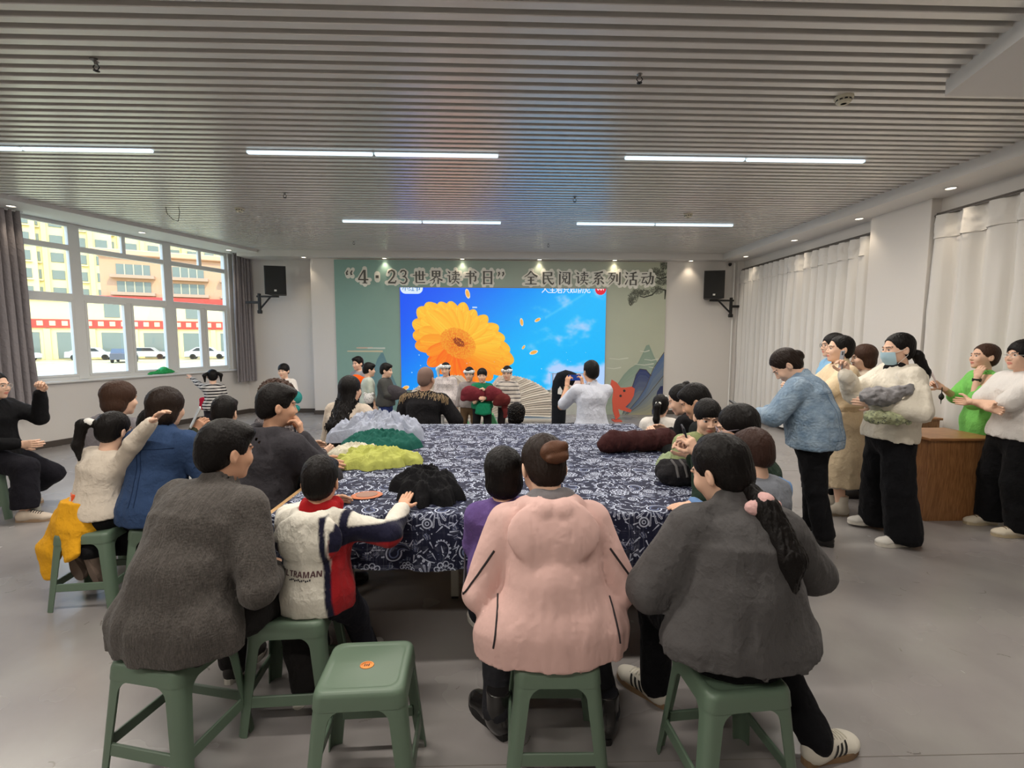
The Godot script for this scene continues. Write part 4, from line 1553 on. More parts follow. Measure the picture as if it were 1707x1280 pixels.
func build_lights():
	# twin linear lamps between the slats
	var rows := [[-4.768, [[-5.62, -3.22], [-2.37, 0.01], [1.21, 3.585]]], [-7.43, [[-2.33, 0.05], [1.18, 3.597]]], [-2.1, [[-2.36, 0.02], [1.2, 3.58]]], [0.56, [[-2.36, 0.02], [-5.9, -3.5]]]]
	var where := [["glowing twin tube lamp ending over the glazed wall", "glowing twin tube lamp in the slats over the middle of the table", "glowing twin tube lamp in the slats over the standing women"], ["glowing twin tube lamp in the slats in front of the flower on the screen", "glowing twin tube lamp in the slats in front of the pine branch"], ["twin tube lamp in the slats over the seated man in corduroy", "twin tube lamp in the slats beside the boxed ceiling drop"], ["twin tube lamp in the slats behind the seated row", "twin tube lamp in the slats behind the seated row, by the glazed wall"]]
	for r in rows.size():
		var z: float = rows[r][0]
		for q in rows[r][1].size():
			var xs: Array = rows[r][1][q]
			var t := thing("linear_lamp", where[r][q], "ceiling lamp", Vector3((xs[0] + xs[1]) / 2, 3.352, z), 0, "twin tube lamps in the slats")
			for s in [-1.0, 1.0]:
				var hl: float = (xs[1] - xs[0]) / 4
				var cx: float = s * hl
				var g := Geo.new()
				g.bx(Vector3(cx, 0.012, 0), Vector3(hl * 2 - 0.012, 0.03, 0.05), 0.003)
				var hs := part(t, "housing", M.fit, g)
				g = Geo.new()
				g.bx(Vector3(cx, -0.014, 0), Vector3(hl * 2 - 0.02, 0.026, 0.044), 0.008)
				part(hs, "light_tube", M.tube, g)
				var a := AreaLight3D.new()
				a.name = "tube_light"
				a.area_size = Vector2(hl * 2 - 0.03, 0.05)
				a.light_energy = LAMP_E
				a.light_color = Color8(255, 247, 236)
				a.shadow_enabled = true
				if "area_range" in a:
					a.set("area_range", 30.0)
				t.add_child(a, true)
				a.position = Vector3(cx, -0.035, 0)
				a.rotation_degrees = Vector3(-90, 0, 0)
	# small round spot lamps in the dropped edges
	var spots := []
	for p in [[-3.92, -9.99, "small round spot lamp above the wall by the loudspeaker with grey drape"], [-2.313, -10.03, "small round spot lamp above the quotation mark of the lettering"], [-0.731, -10.03, "small round spot lamp above the middle of the first lettering"], [0.851, -10.03, "small round spot lamp above the start of the second lettering"], [2.408, -10.03, "small round spot lamp above the end of the second lettering"], [3.997, -10.03, "small round spot lamp above the wall by the corner pipe"]]:
		spots.append([Vector3(p[0], 3.23, p[1]), p[2]])
	var rz := [[-5.177, "small round spot lamp above the curtain on the near side of the pillar"], [-6.489, "small round spot lamp above the white pillar"], [-7.903, "small round spot lamp above the middle of the far white curtains"], [-9.449, "small round spot lamp above the white curtain by the corner pipe"]]
	for p in rz:
		spots.append([Vector3(4.848, 3.23, p[0]), p[1]])
	for p in [[0.66, "small round spot lamp above the grey corner drape"], [2.27, "small round spot lamp above the middle panes of the window"], [3.9, "small round spot lamp above the grey drape across the window"]]:
		spots.append([wpt(p[0], 3.3, 0.37), p[1]])
	for s in spots:
		var t := thing("spot_lamp", s[1], "spot lamp", s[0], 0, "round spot lamps in the dropped ceiling edges")
		var g := Geo.new()
		g.lathe([Vector2(0.0, 0.0), Vector2(0.05, 0.0), Vector2(0.06, -0.006), Vector2(0.048, -0.01), Vector2(0.045, -0.004)], Transform3D(), 20)
		part(t, "rim", M.fit, g)
		g = Geo.new()
		g.lathe([Vector2(0.045, -0.004), Vector2(0.03, -0.008), Vector2(0.0, -0.009)], Transform3D(), 16)
		part(t, "lamp_lens", M.warm, g)
		var l := SpotLight3D.new()
		l.name = "spot_light"
		l.spot_angle = 48
		l.spot_angle_attenuation = 0.8
		l.spot_range = 20
		l.light_energy = SPOT_E
		l.light_size = 0.04
		l.light_color = Color8(255, 236, 208)
		l.shadow_enabled = true
		t.add_child(l, true)
		l.position = Vector3(0, -0.03, 0)
		l.rotation_degrees = Vector3(-90, 0, 0)
	# smoke detectors and sprinklers
	for p in [[2.499, -3.578, "round cream smoke detector with dark slots near the boxed ceiling drop"], [-3.509, -6.82, "round cream smoke detector near the hanging wires"], [2.661, -6.84, "round cream smoke detector behind the lamp over the standing women"]]:
		var t := thing("smoke_detector", p[2], "smoke detector", Vector3(p[0], 3.35, p[1]))
		var g := Geo.new()
		g.lathe([Vector2(0.062, 0.0), Vector2(0.062, -0.012), Vector2(0.05, -0.016), Vector2(0.05, -0.034), Vector2(0.038, -0.046), Vector2(0.0, -0.048)], Transform3D(), 20)
		part(t, "housing", mat(Color8(214, 208, 186), 0.6), g)
		g = Geo.new()
		for i in 10:
			var a := TAU * i / 10
			g.box(Transform3D(Basis(Vector3.UP, -a), Vector3(cos(a) * 0.0495, -0.025, sin(a) * 0.0495)), Vector3(0.004, 0.009, 0.018))
		part(t, "slots", M.black, g)
	var sp := [[-2.566, -3.316, "sprinkler head with wire loop under the near slats"], [0.937, -3.333, "sprinkler head near the white boxed ceiling drop"], [-2.586, -6.086, "sprinkler head above the denim shirt side of the room"], [0.949, -6.115, "sprinkler head in the blue reflection on the slats"], [-2.612, -8.977, "small far sprinkler above the teal part of the mural"], [0.926, -9.032, "small far sprinkler above the screen"]]
	for p in sp:
		var t := thing("sprinkler", p[2], "sprinkler", Vector3(p[0], 3.36, p[1]), 0, "sprinklers between the slats")
		var g := Geo.new()
		g.lathe([Vector2(0.034, 0.0), Vector2(0.034, -0.006), Vector2(0.012, -0.012), Vector2(0.01, -0.03), Vector2(0.0, -0.03)], Transform3D(), 14)
		part(t, "escutcheon", M.chrome, g)
		g = Geo.new()
		for s in [-1.0, 1.0]:
			g.tube([Vector3(s * 0.008, -0.025, 0), Vector3(s * 0.02, -0.042, 0), Vector3(s * 0.006, -0.062, 0)], 0.003, 6)
		g.lathe([Vector2(0.0, -0.062), Vector2(0.018, -0.063), Vector2(0.018, -0.066), Vector2(0.0, -0.068)], Transform3D(), 12)
		part(t, "deflector", M.black, g)
	# loose wires hanging near the glazed wall
	var w := Geo.new()
	w.tube([Vector3(-4.5, 3.4, -6.82), Vector3(-4.49, 3.28, -6.83), Vector3(-4.42, 3.2, -6.84), Vector3(-4.35, 3.18, -6.84)], 0.004, 5)
	w.tube([Vector3(-4.33, 3.4, -6.82), Vector3(-4.32, 3.3, -6.83), Vector3(-4.35, 3.18, -6.84)], 0.004, 5)
	single("wire", M.black, w, "black wires hanging in a loop from the slats by the glazed wall", "wire")

func build_speakers():
	var t := thing("loudspeaker", "black loudspeaker on a wall bracket beside the grey corner drape", "loudspeaker", Vector3(-4.47, 2.47, -10.0), deg_to_rad(12), "black wall loudspeakers")
	var g := Geo.new()
	g.prism(PackedVector2Array([Vector2(-0.2, 0.16), Vector2(0.2, 0.16), Vector2(0.13, -0.17), Vector2(-0.13, -0.17)]), 0.56, Transform3D(Basis(Vector3(1, 0, 0), Vector3(0, 0, 1), Vector3(0, -1, 0)), Vector3(0, 0.56, 0)))
	part(t, "cabinet", M.black, g)
	g = Geo.new()
	g.bx(Vector3(0, 0.28, 0.165), Vector3(0.385, 0.53, 0.02), 0.008)
	part(t, "grille", M.grille, g)
	g = Geo.new()
	g.bx(Vector3(0, 0.075, 0.177), Vector3(0.045, 0.035, 0.006), 0.002)
	part(t, "badge", M.white, g)
	var s := copy_of(t, Vector3(4.44, 2.44, -9.95), deg_to_rad(-14), "black loudspeaker on a wall bracket beside the corner pipe")
	for b in [[-1.0, Vector3(-4.5, 2.42, -10.0), "black steel loudspeaker bracket beside the grey corner drape", -0.34], [1.0, Vector3(4.44, 2.39, -9.95), "black steel loudspeaker bracket beside the corner pipe", 0.4]]:
		var o := thing("speaker_bracket", b[2], "bracket", b[1], 0, "loudspeaker brackets")
		g = Geo.new()
		g.bx(Vector3(b[3] / 2, 0.02, 0), Vector3(absf(b[3]) + 0.1, 0.035, 0.05), 0.004)
		part(o, "arm", M.black, g)
		g = Geo.new()
		g.bx(Vector3(b[3], -0.12, 0), Vector3(0.045, 0.4, 0.06), 0.004)
		g.bx(Vector3(b[3], -0.29, 0), Vector3(0.08, 0.07, 0.07), 0.01)
		part(o, "post", M.black, g)
		g = Geo.new()
		g.tube([Vector3(b[3], -0.24, 0), Vector3(b[3] * 0.35, 0.01, 0)], 0.018, 6)
		part(o, "strut", M.black, g)
		g = Geo.new()
		g.bx(Vector3(b[3] + b[0] * 0.14, -0.1, 0), Vector3(0.26, 0.05, 0.05), 0.004)
		part(o, "wall_plate", M.black, g)
	g = Geo.new()
	g.tube([Vector3(4.93, 0, -10.05), Vector3(4.93, 3.2, -10.05)], 0.02, 8)
	single("pipe", M.white, g, "thin white pipe running up the corner by the white curtain", "pipe")
	g = Geo.new()
	g.lathe([Vector2(0.0, 0.02), Vector2(0.03, 0.02), Vector2(0.035, -0.01), Vector2(0.02, -0.04), Vector2(0.0, -0.045)], Transform3D(Basis(), Vector3(4.83, 3.17, -10.05)), 12)
	single("camera_dome", M.black, g, "tiny dark camera under the dropped ceiling edge by the corner pipe", "camera")
# ---------------------------------------------------------------- mural, screen, lettering
func spans(im: Image, pts: Array, col: Color):               # filled polygon, pixel coordinates
	var W := im.get_width()
	var Hh := im.get_height()
	var lo := 1e9
	var hi := -1e9
	for p in pts:
		lo = minf(lo, p.y)
		hi = maxf(hi, p.y)
	for y in range(maxi(0, int(lo)), mini(Hh - 1, int(hi)) + 1):
		var xs := []
		for i in pts.size():
			var a: Vector2 = pts[i]
			var b: Vector2 = pts[(i + 1) % pts.size()]
			if (a.y <= y + 0.5) != (b.y <= y + 0.5):
				xs.append(a.x + (y + 0.5 - a.y) / (b.y - a.y) * (b.x - a.x))
		xs.sort()
		for i in range(0, xs.size() - 1, 2):
			var x0 := clampi(int(round(xs[i])), 0, W)
			var x1 := clampi(int(round(xs[i + 1])), 0, W)
			if x1 > x0:
				im.fill_rect(Rect2i(x0, y, x1 - x0, 1), col)

func disc(im: Image, c: Vector2, r: float, col: Color, wrap := false):
	var W := im.get_width()
	for y in range(int(floor(c.y - r)), int(ceil(c.y + r)) + 1):
		var q := r * r - (y + 0.5 - c.y) * (y + 0.5 - c.y)
		if q <= 0:
			continue
		var s := sqrt(q)
		var x0 := int(round(c.x - s))
		var x1 := int(round(c.x + s))
		if wrap:
			for x in range(x0, x1):
				im.set_pixel(posmod(x, W), posmod(y, im.get_height()), col)
		elif y >= 0 and y < im.get_height() and x1 > x0:
			im.fill_rect(Rect2i(maxi(0, x0), y, mini(W, x1) - maxi(0, x0), 1), col)

func brush(im: Image, pts: Array, w0: float, w1: float, col: Color, wrap := false):
	for i in pts.size() - 1:
		var a: Vector2 = pts[i]
		var b: Vector2 = pts[i + 1]
		var n := maxi(2, int(a.distance_to(b) / maxf(0.6, minf(w0, w1) * 0.5)))
		for j in n:
			var f := (i + j / float(n)) / (pts.size() - 1)
			disc(im, a.lerp(b, j / float(n)), lerpf(w0, w1, f) * 0.5, col, wrap)

const PX0 := -3.35
const PX1 := 3.52
const PH := 3.2

func mural_tex() -> Texture2D:
	var S := 256.0                      # pixels a metre
	var W := int((PX1 - PX0) * S)
	var Hh := int(PH * S)
	var im := Image.create(W, Hh, false, Image.FORMAT_RGB8)
	var n := FastNoiseLite.new()
	n.seed = 12
	n.frequency = 0.004
	for x in range(0, W, 2):
		var f := x / float(W)
		var c := Color8(139, 174, 163).lerp(Color8(178, 186, 170), smoothstep(0.0, 0.75, f)).lerp(Color8(186, 190, 168), smoothstep(0.7, 1.0, f))
		for y in range(0, Hh, 2):
			var k := 1.0 + 0.02 * n.get_noise_2d(x, y)
			im.fill_rect(Rect2i(x, y, 2, 2), c * k)
	var P := func(x: float, y: float) -> Vector2: return Vector2((x - PX0) * S, (PH - y) * S)
	var ridge := func(top: Array, c0: Color, c1: Color, base: float):
		# a painted ridge: washes from one dye to another in uneven strokes
		var r := RandomNumberGenerator.new()
		r.seed = int(top[0].x * 100)
		for k in 26:
			var f := k / 25.0
			var pts := []
			for t in top:
				var yy: float = t.y + (base - t.y) * f + (r.randf() - 0.5) * 0.03
				pts.append(P.call(t.x + (r.randf() - 0.5) * 0.02, yy))
			pts.append(P.call(top[-1].x, base))
			pts.append(P.call(top[0].x, base))
			spans(im, pts, c0.lerp(c1, f + (r.randf() - 0.5) * 0.12))
	# far hills and pale bands on the teal side
	ridge.call([Vector2(-3.35, 0.5), Vector2(-3.1, 0.72), Vector2(-2.85, 0.6), Vector2(-2.75, 0.3)], Color8(140, 176, 184), Color8(150, 184, 184), 0.0)
	ridge.call([Vector2(-2.75, 0.2), Vector2(-2.62, 0.85), Vector2(-2.52, 1.18), Vector2(-2.44, 1.29), Vector2(-2.38, 1.29), Vector2(-2.28, 1.02), Vector2(-2.12, 0.62), Vector2(-1.95, 0.3), Vector2(-1.8, 0.1)], Color8(104, 142, 152), Color8(140, 178, 170), 0.0)
	ridge.call([Vector2(-2.3, 0.1), Vector2(-2.0, 0.38), Vector2(-1.75, 0.52), Vector2(-1.5, 0.3), Vector2(-1.2, 0.1)], Color8(120, 156, 150), Color8(158, 184, 170), 0.0)
	for b in [[-3.12, -2.4, 1.335, Color8(214, 202, 172)], [-2.93, -2.6, 1.405, Color8(216, 186, 168)], [-2.7, -2.35, 1.4, Color8(206, 214, 206)], [-3.3, -3.0, 0.62, Color8(196, 200, 180)]]:
		brush(im, [P.call(b[0], b[2]), P.call(b[1], b[2])], 6, 9, b[3])
	# peaks on the sage side
	ridge.call([Vector2(2.25, 0.35), Vector2(2.5, 0.62), Vector2(2.67, 0.85), Vector2(2.79, 0.98), Vector2(2.95, 1.1), Vector2(3.05, 1.3), Vector2(3.13, 1.47), Vector2(3.2, 1.48), Vector2(3.3, 1.25), Vector2(3.42, 1.05), Vector2(3.52, 0.8)], Color8(140, 160, 144), Color8(182, 194, 176), 0.0)
	for b in [[2.35, 2.75, 1.2], [3.0, 3.2, 1.36], [3.1, 3.4, 1.18], [2.9, 3.3, 1.08], [2.3, 2.6, 1.0], [3.2, 3.45, 1.02]]:
		brush(im, [P.call(b[0], b[2]), P.call((b[0] + b[1]) / 2, b[2] - 0.02), P.call(b[1], b[2] + 0.01)], 3, 6, Color8(206, 210, 196))
	ridge.call([Vector2(2.66, 0.0), Vector2(2.8, 0.42), Vector2(2.93, 0.85), Vector2(3.0, 0.97), Vector2(3.14, 0.96), Vector2(3.26, 0.83), Vector2(3.3, 0.5), Vector2(3.2, 0.1)], Color8(58, 70, 118), Color8(160, 168, 152), 0.0)
	ridge.call([Vector2(2.72, 0.0), Vector2(3.0, 0.35), Vector2(3.15, 0.6), Vector2(3.3, 1.0), Vector2(3.52, 1.34)], Color8(84, 108, 150), Color8(176, 172, 140), 0.0)
	ridge.call([Vector2(3.3, 0.1), Vector2(3.4, 0.5), Vector2(3.46, 0.6), Vector2(3.52, 0.62)], Color8(42, 52, 96), Color8(90, 96, 110), 0.0)
	for l in [[[2.66, 0.0], [2.8, 0.42], [2.93, 0.85], [3.0, 0.97], [3.14, 0.96], [3.26, 0.83]], [[2.72, 0.0], [3.0, 0.35], [3.15, 0.6], [3.3, 1.0], [3.52, 1.34]], [[2.76, 0.01], [3.0, 0.2], [3.2, 0.42], [3.53, 0.85]]]:
		var pts := []
		for q in l:
			pts.append(P.call(q[0], q[1]))
		brush(im, pts, 2.5, 3.5, Color8(88, 76, 60))
	# pine branch in ink
	var r := RandomNumberGenerator.new()
	r.seed = 4
	var ink := Color8(58, 60, 52)
	for b in [[[3.52, 2.62], [3.35, 2.66], [3.22, 2.53], [3.05, 2.48], [2.96, 2.5]], [[3.52, 2.9], [3.38, 2.86], [3.28, 2.9]], [[3.5, 2.6], [3.49, 2.44]]]:
		var pts := []
		for q in b:
			pts.append(P.call(q[0], q[1]))
		brush(im, pts, 9, 5, ink)
	for cl in [[2.82, 2.46, 0.1, 0.12], [2.92, 2.56, 0.12, 0.08], [3.05, 2.57, 0.13, 0.06], [2.78, 2.38, 0.05, 0.08], [3.32, 2.62, 0.14, 0.08], [3.42, 2.78, 0.13, 0.06], [3.25, 2.99, 0.14, 0.07], [3.38, 2.96, 0.12, 0.08], [3.46, 3.12, 0.08, 0.08]]:
		for k in 150:
			var a := r.randf() * TAU
			var q := sqrt(r.randf())
			var c: Vector2 = P.call(cl[0] + cos(a) * q * cl[2], cl[1] + sin(a) * q * cl[3])
			brush(im, [c, c + Vector2(r.randf_range(-9, 9), r.randf_range(-13, -3))], 2, 1.2, ink.lerp(Color8(124, 128, 112), r.randf()))
	return ImageTexture.create_from_image(im)

const SX0 := -2.02
const SX1 := 2.254
const SY0 := 0.529
const SY1 := 2.648

func screen_tex() -> Texture2D:
	var W := 860
	var Hh := int(W * (SY1 - SY0) / (SX1 - SX0))
	var im := Image.create(W, Hh, false, Image.FORMAT_RGB8)
	var n := FastNoiseLite.new()
	n.seed = 31
	n.frequency = 0.006
	n.fractal_octaves = 4
	var c := Vector2(0.300, 0.545)      # heart of the flower, in widths from the top corner
	for y in Hh:
		for x in W:
			var u := x / float(W)
			var v := y / float(W)
			var f := clampf(u * 0.62 + v * 0.75 - 0.02, 0, 1)
			var col := Color8(0, 84, 246).lerp(Color8(8, 186, 255), smoothstep(0.0, 0.62, f))
			# clouds low on the far side
			var cl := smoothstep(0.0, 0.6, n.get_noise_2d(x, y * 1.3) * 0.75 + smoothstep(0.3, 0.47, v) * smoothstep(0.55, 0.85, u) * 0.95 + 0.35 * smoothstep(0.0, 0.14, u - 0.86) * smoothstep(0.16, 0.02, v) - 0.06)
			cl *= smoothstep(0.5, 0.72, u)
			col = col.lerp(Color8(196, 214, 255), cl * 0.9)
			# streak of light
			var st := absf((v - 0.02) - (0.9 - u) * 0.62) 
			if u > 0.7 and u < 0.9:
				col = col.lerp(Color8(150, 214, 255), 0.35 * smoothstep(0.014, 0.0, st))
			im.set_pixel(x, y, col)
	# petals: long tapered tongues round a tilted disc, two layers
	var K := float(W)
	var heart := Vector2(0.282 * K, 0.262 * K)
	var r := RandomNumberGenerator.new()
	r.seed = 15
	var ends := [[0.085, 0.10], [0.06, 0.165], [0.06, 0.225], [0.07, 0.28], [0.13, 0.375], [0.19, 0.415], [0.25, 0.45], [0.31, 0.46], [0.37, 0.465], [0.44, 0.445], [0.52, 0.41], [0.548, 0.355], [0.53, 0.3], [0.505, 0.24], [0.475, 0.185], [0.42, 0.135], [0.36, 0.105], [0.305, 0.07], [0.24, 0.066], [0.19, 0.07], [0.125, 0.075]]
	for layer in 2:
		for k in ends.size():
			var e := Vector2(ends[k][0], ends[k][1]) * K
			if layer == 1:
				var e2: Vector2 = Vector2(ends[(k + 1) % ends.size()][0], ends[(k + 1) % ends.size()][1]) * K
				e = heart.lerp((e + e2) * 0.5, 0.86)
			var d := (e - heart)
			var L := d.length()
			var u := d / L
			var q := Vector2(-u.y, u.x)
			var low := clampf((u.y + 0.2) * 0.9 - u.x * 0.25, 0, 1)
			var c0 := Color8(255, 206, 62).lerp(Color8(255, 140, 24), low)
			var c1 := Color8(255, 176, 40).lerp(Color8(250, 92, 10), low)
			var wide := clampf(L * 0.17, 24, 38)
			for s in range(-6, 7):
				var a := s / 6.0
				var pts := []
				for t in 9:
					var f := t / 8.0
					var wd := wide * sin(minf(1.0, 0.18 + f * 0.82) * PI * 0.72) * (1.0 if f < 0.9 else 0.86)
					pts.append(heart + u * (L * (f - 0.1 * f * a * a)) + q * wd * a)
				brush(im, pts, wide * 0.17, wide * 0.3, c0.lerp(c1, absf(a) * 0.5 + r.randf() * 0.35))
			brush(im, [heart + u * L * 0.3, heart + u * L * 0.92], 1.5, 1.0, c1.darkened(0.08))
	for k in 2600:
		var a := r.randf() * TAU
		var q := sqrt(r.randf())
		var p := heart + Vector2(-4, 4) + Vector2(cos(a) * 78 * q, sin(a) * 58 * q).rotated(0.55)
		disc(im, p, r.randf_range(1.2, 2.6), Color8(255, 172, 46).lerp(Color8(214, 84, 10), r.randf() * (1.15 - q * 0.75)))
	for k in 240:
		var a := r.randf() * TAU
		var q := sqrt(r.randf())
		disc(im, heart + Vector2(cos(a) * 26 * q, sin(a) * 15 * q).rotated(0.55), r.randf_range(1.0, 2.4), Color8(150, 62, 8))
	# flying petals
	for p in [[0.3255, 0.028, 0.011, 0.024, -0.25], [0.588, 0.163, 0.0085, 0.02, -0.15], [0.666, 0.152, 0.008, 0.017, 1.05], [0.598, 0.285, 0.006, 0.012, 0.6], [0.648, 0.31, 0.01, 0.022, 1.25], [0.02, 0.485, 0.01, 0.018, 1.2]]:
		for w in 2:
			var pts := []
			for t in 14:
				var a := TAU * t / 14
				pts.append(Vector2(p[0], p[1]) * K + Vector2(cos(a) * p[2], sin(a) * p[3]).rotated(p[4]) * K * (1.0 if w == 0 else 0.75))
			spans(im, pts, Color8(250, 226, 190) if w == 0 else Color8(250, 176, 70))
	for p in [[0.36, 0.09, 0.012, 0.004]]:
		im.fill_rect(Rect2i(int((p[0] - p[2]) * K), int(p[1] * K), int(p[2] * 2 * K), int(p[3] * 2 * K)), Color8(190, 220, 255))
	for k in 26:
		disc(im, Vector2(r.randf_range(0.0, 1.0), r.randf_range(0.3, 0.49)) * K, r.randf_range(0.8, 2.6), Color8(170, 220, 255))
	return ImageTexture.create_from_image(im)

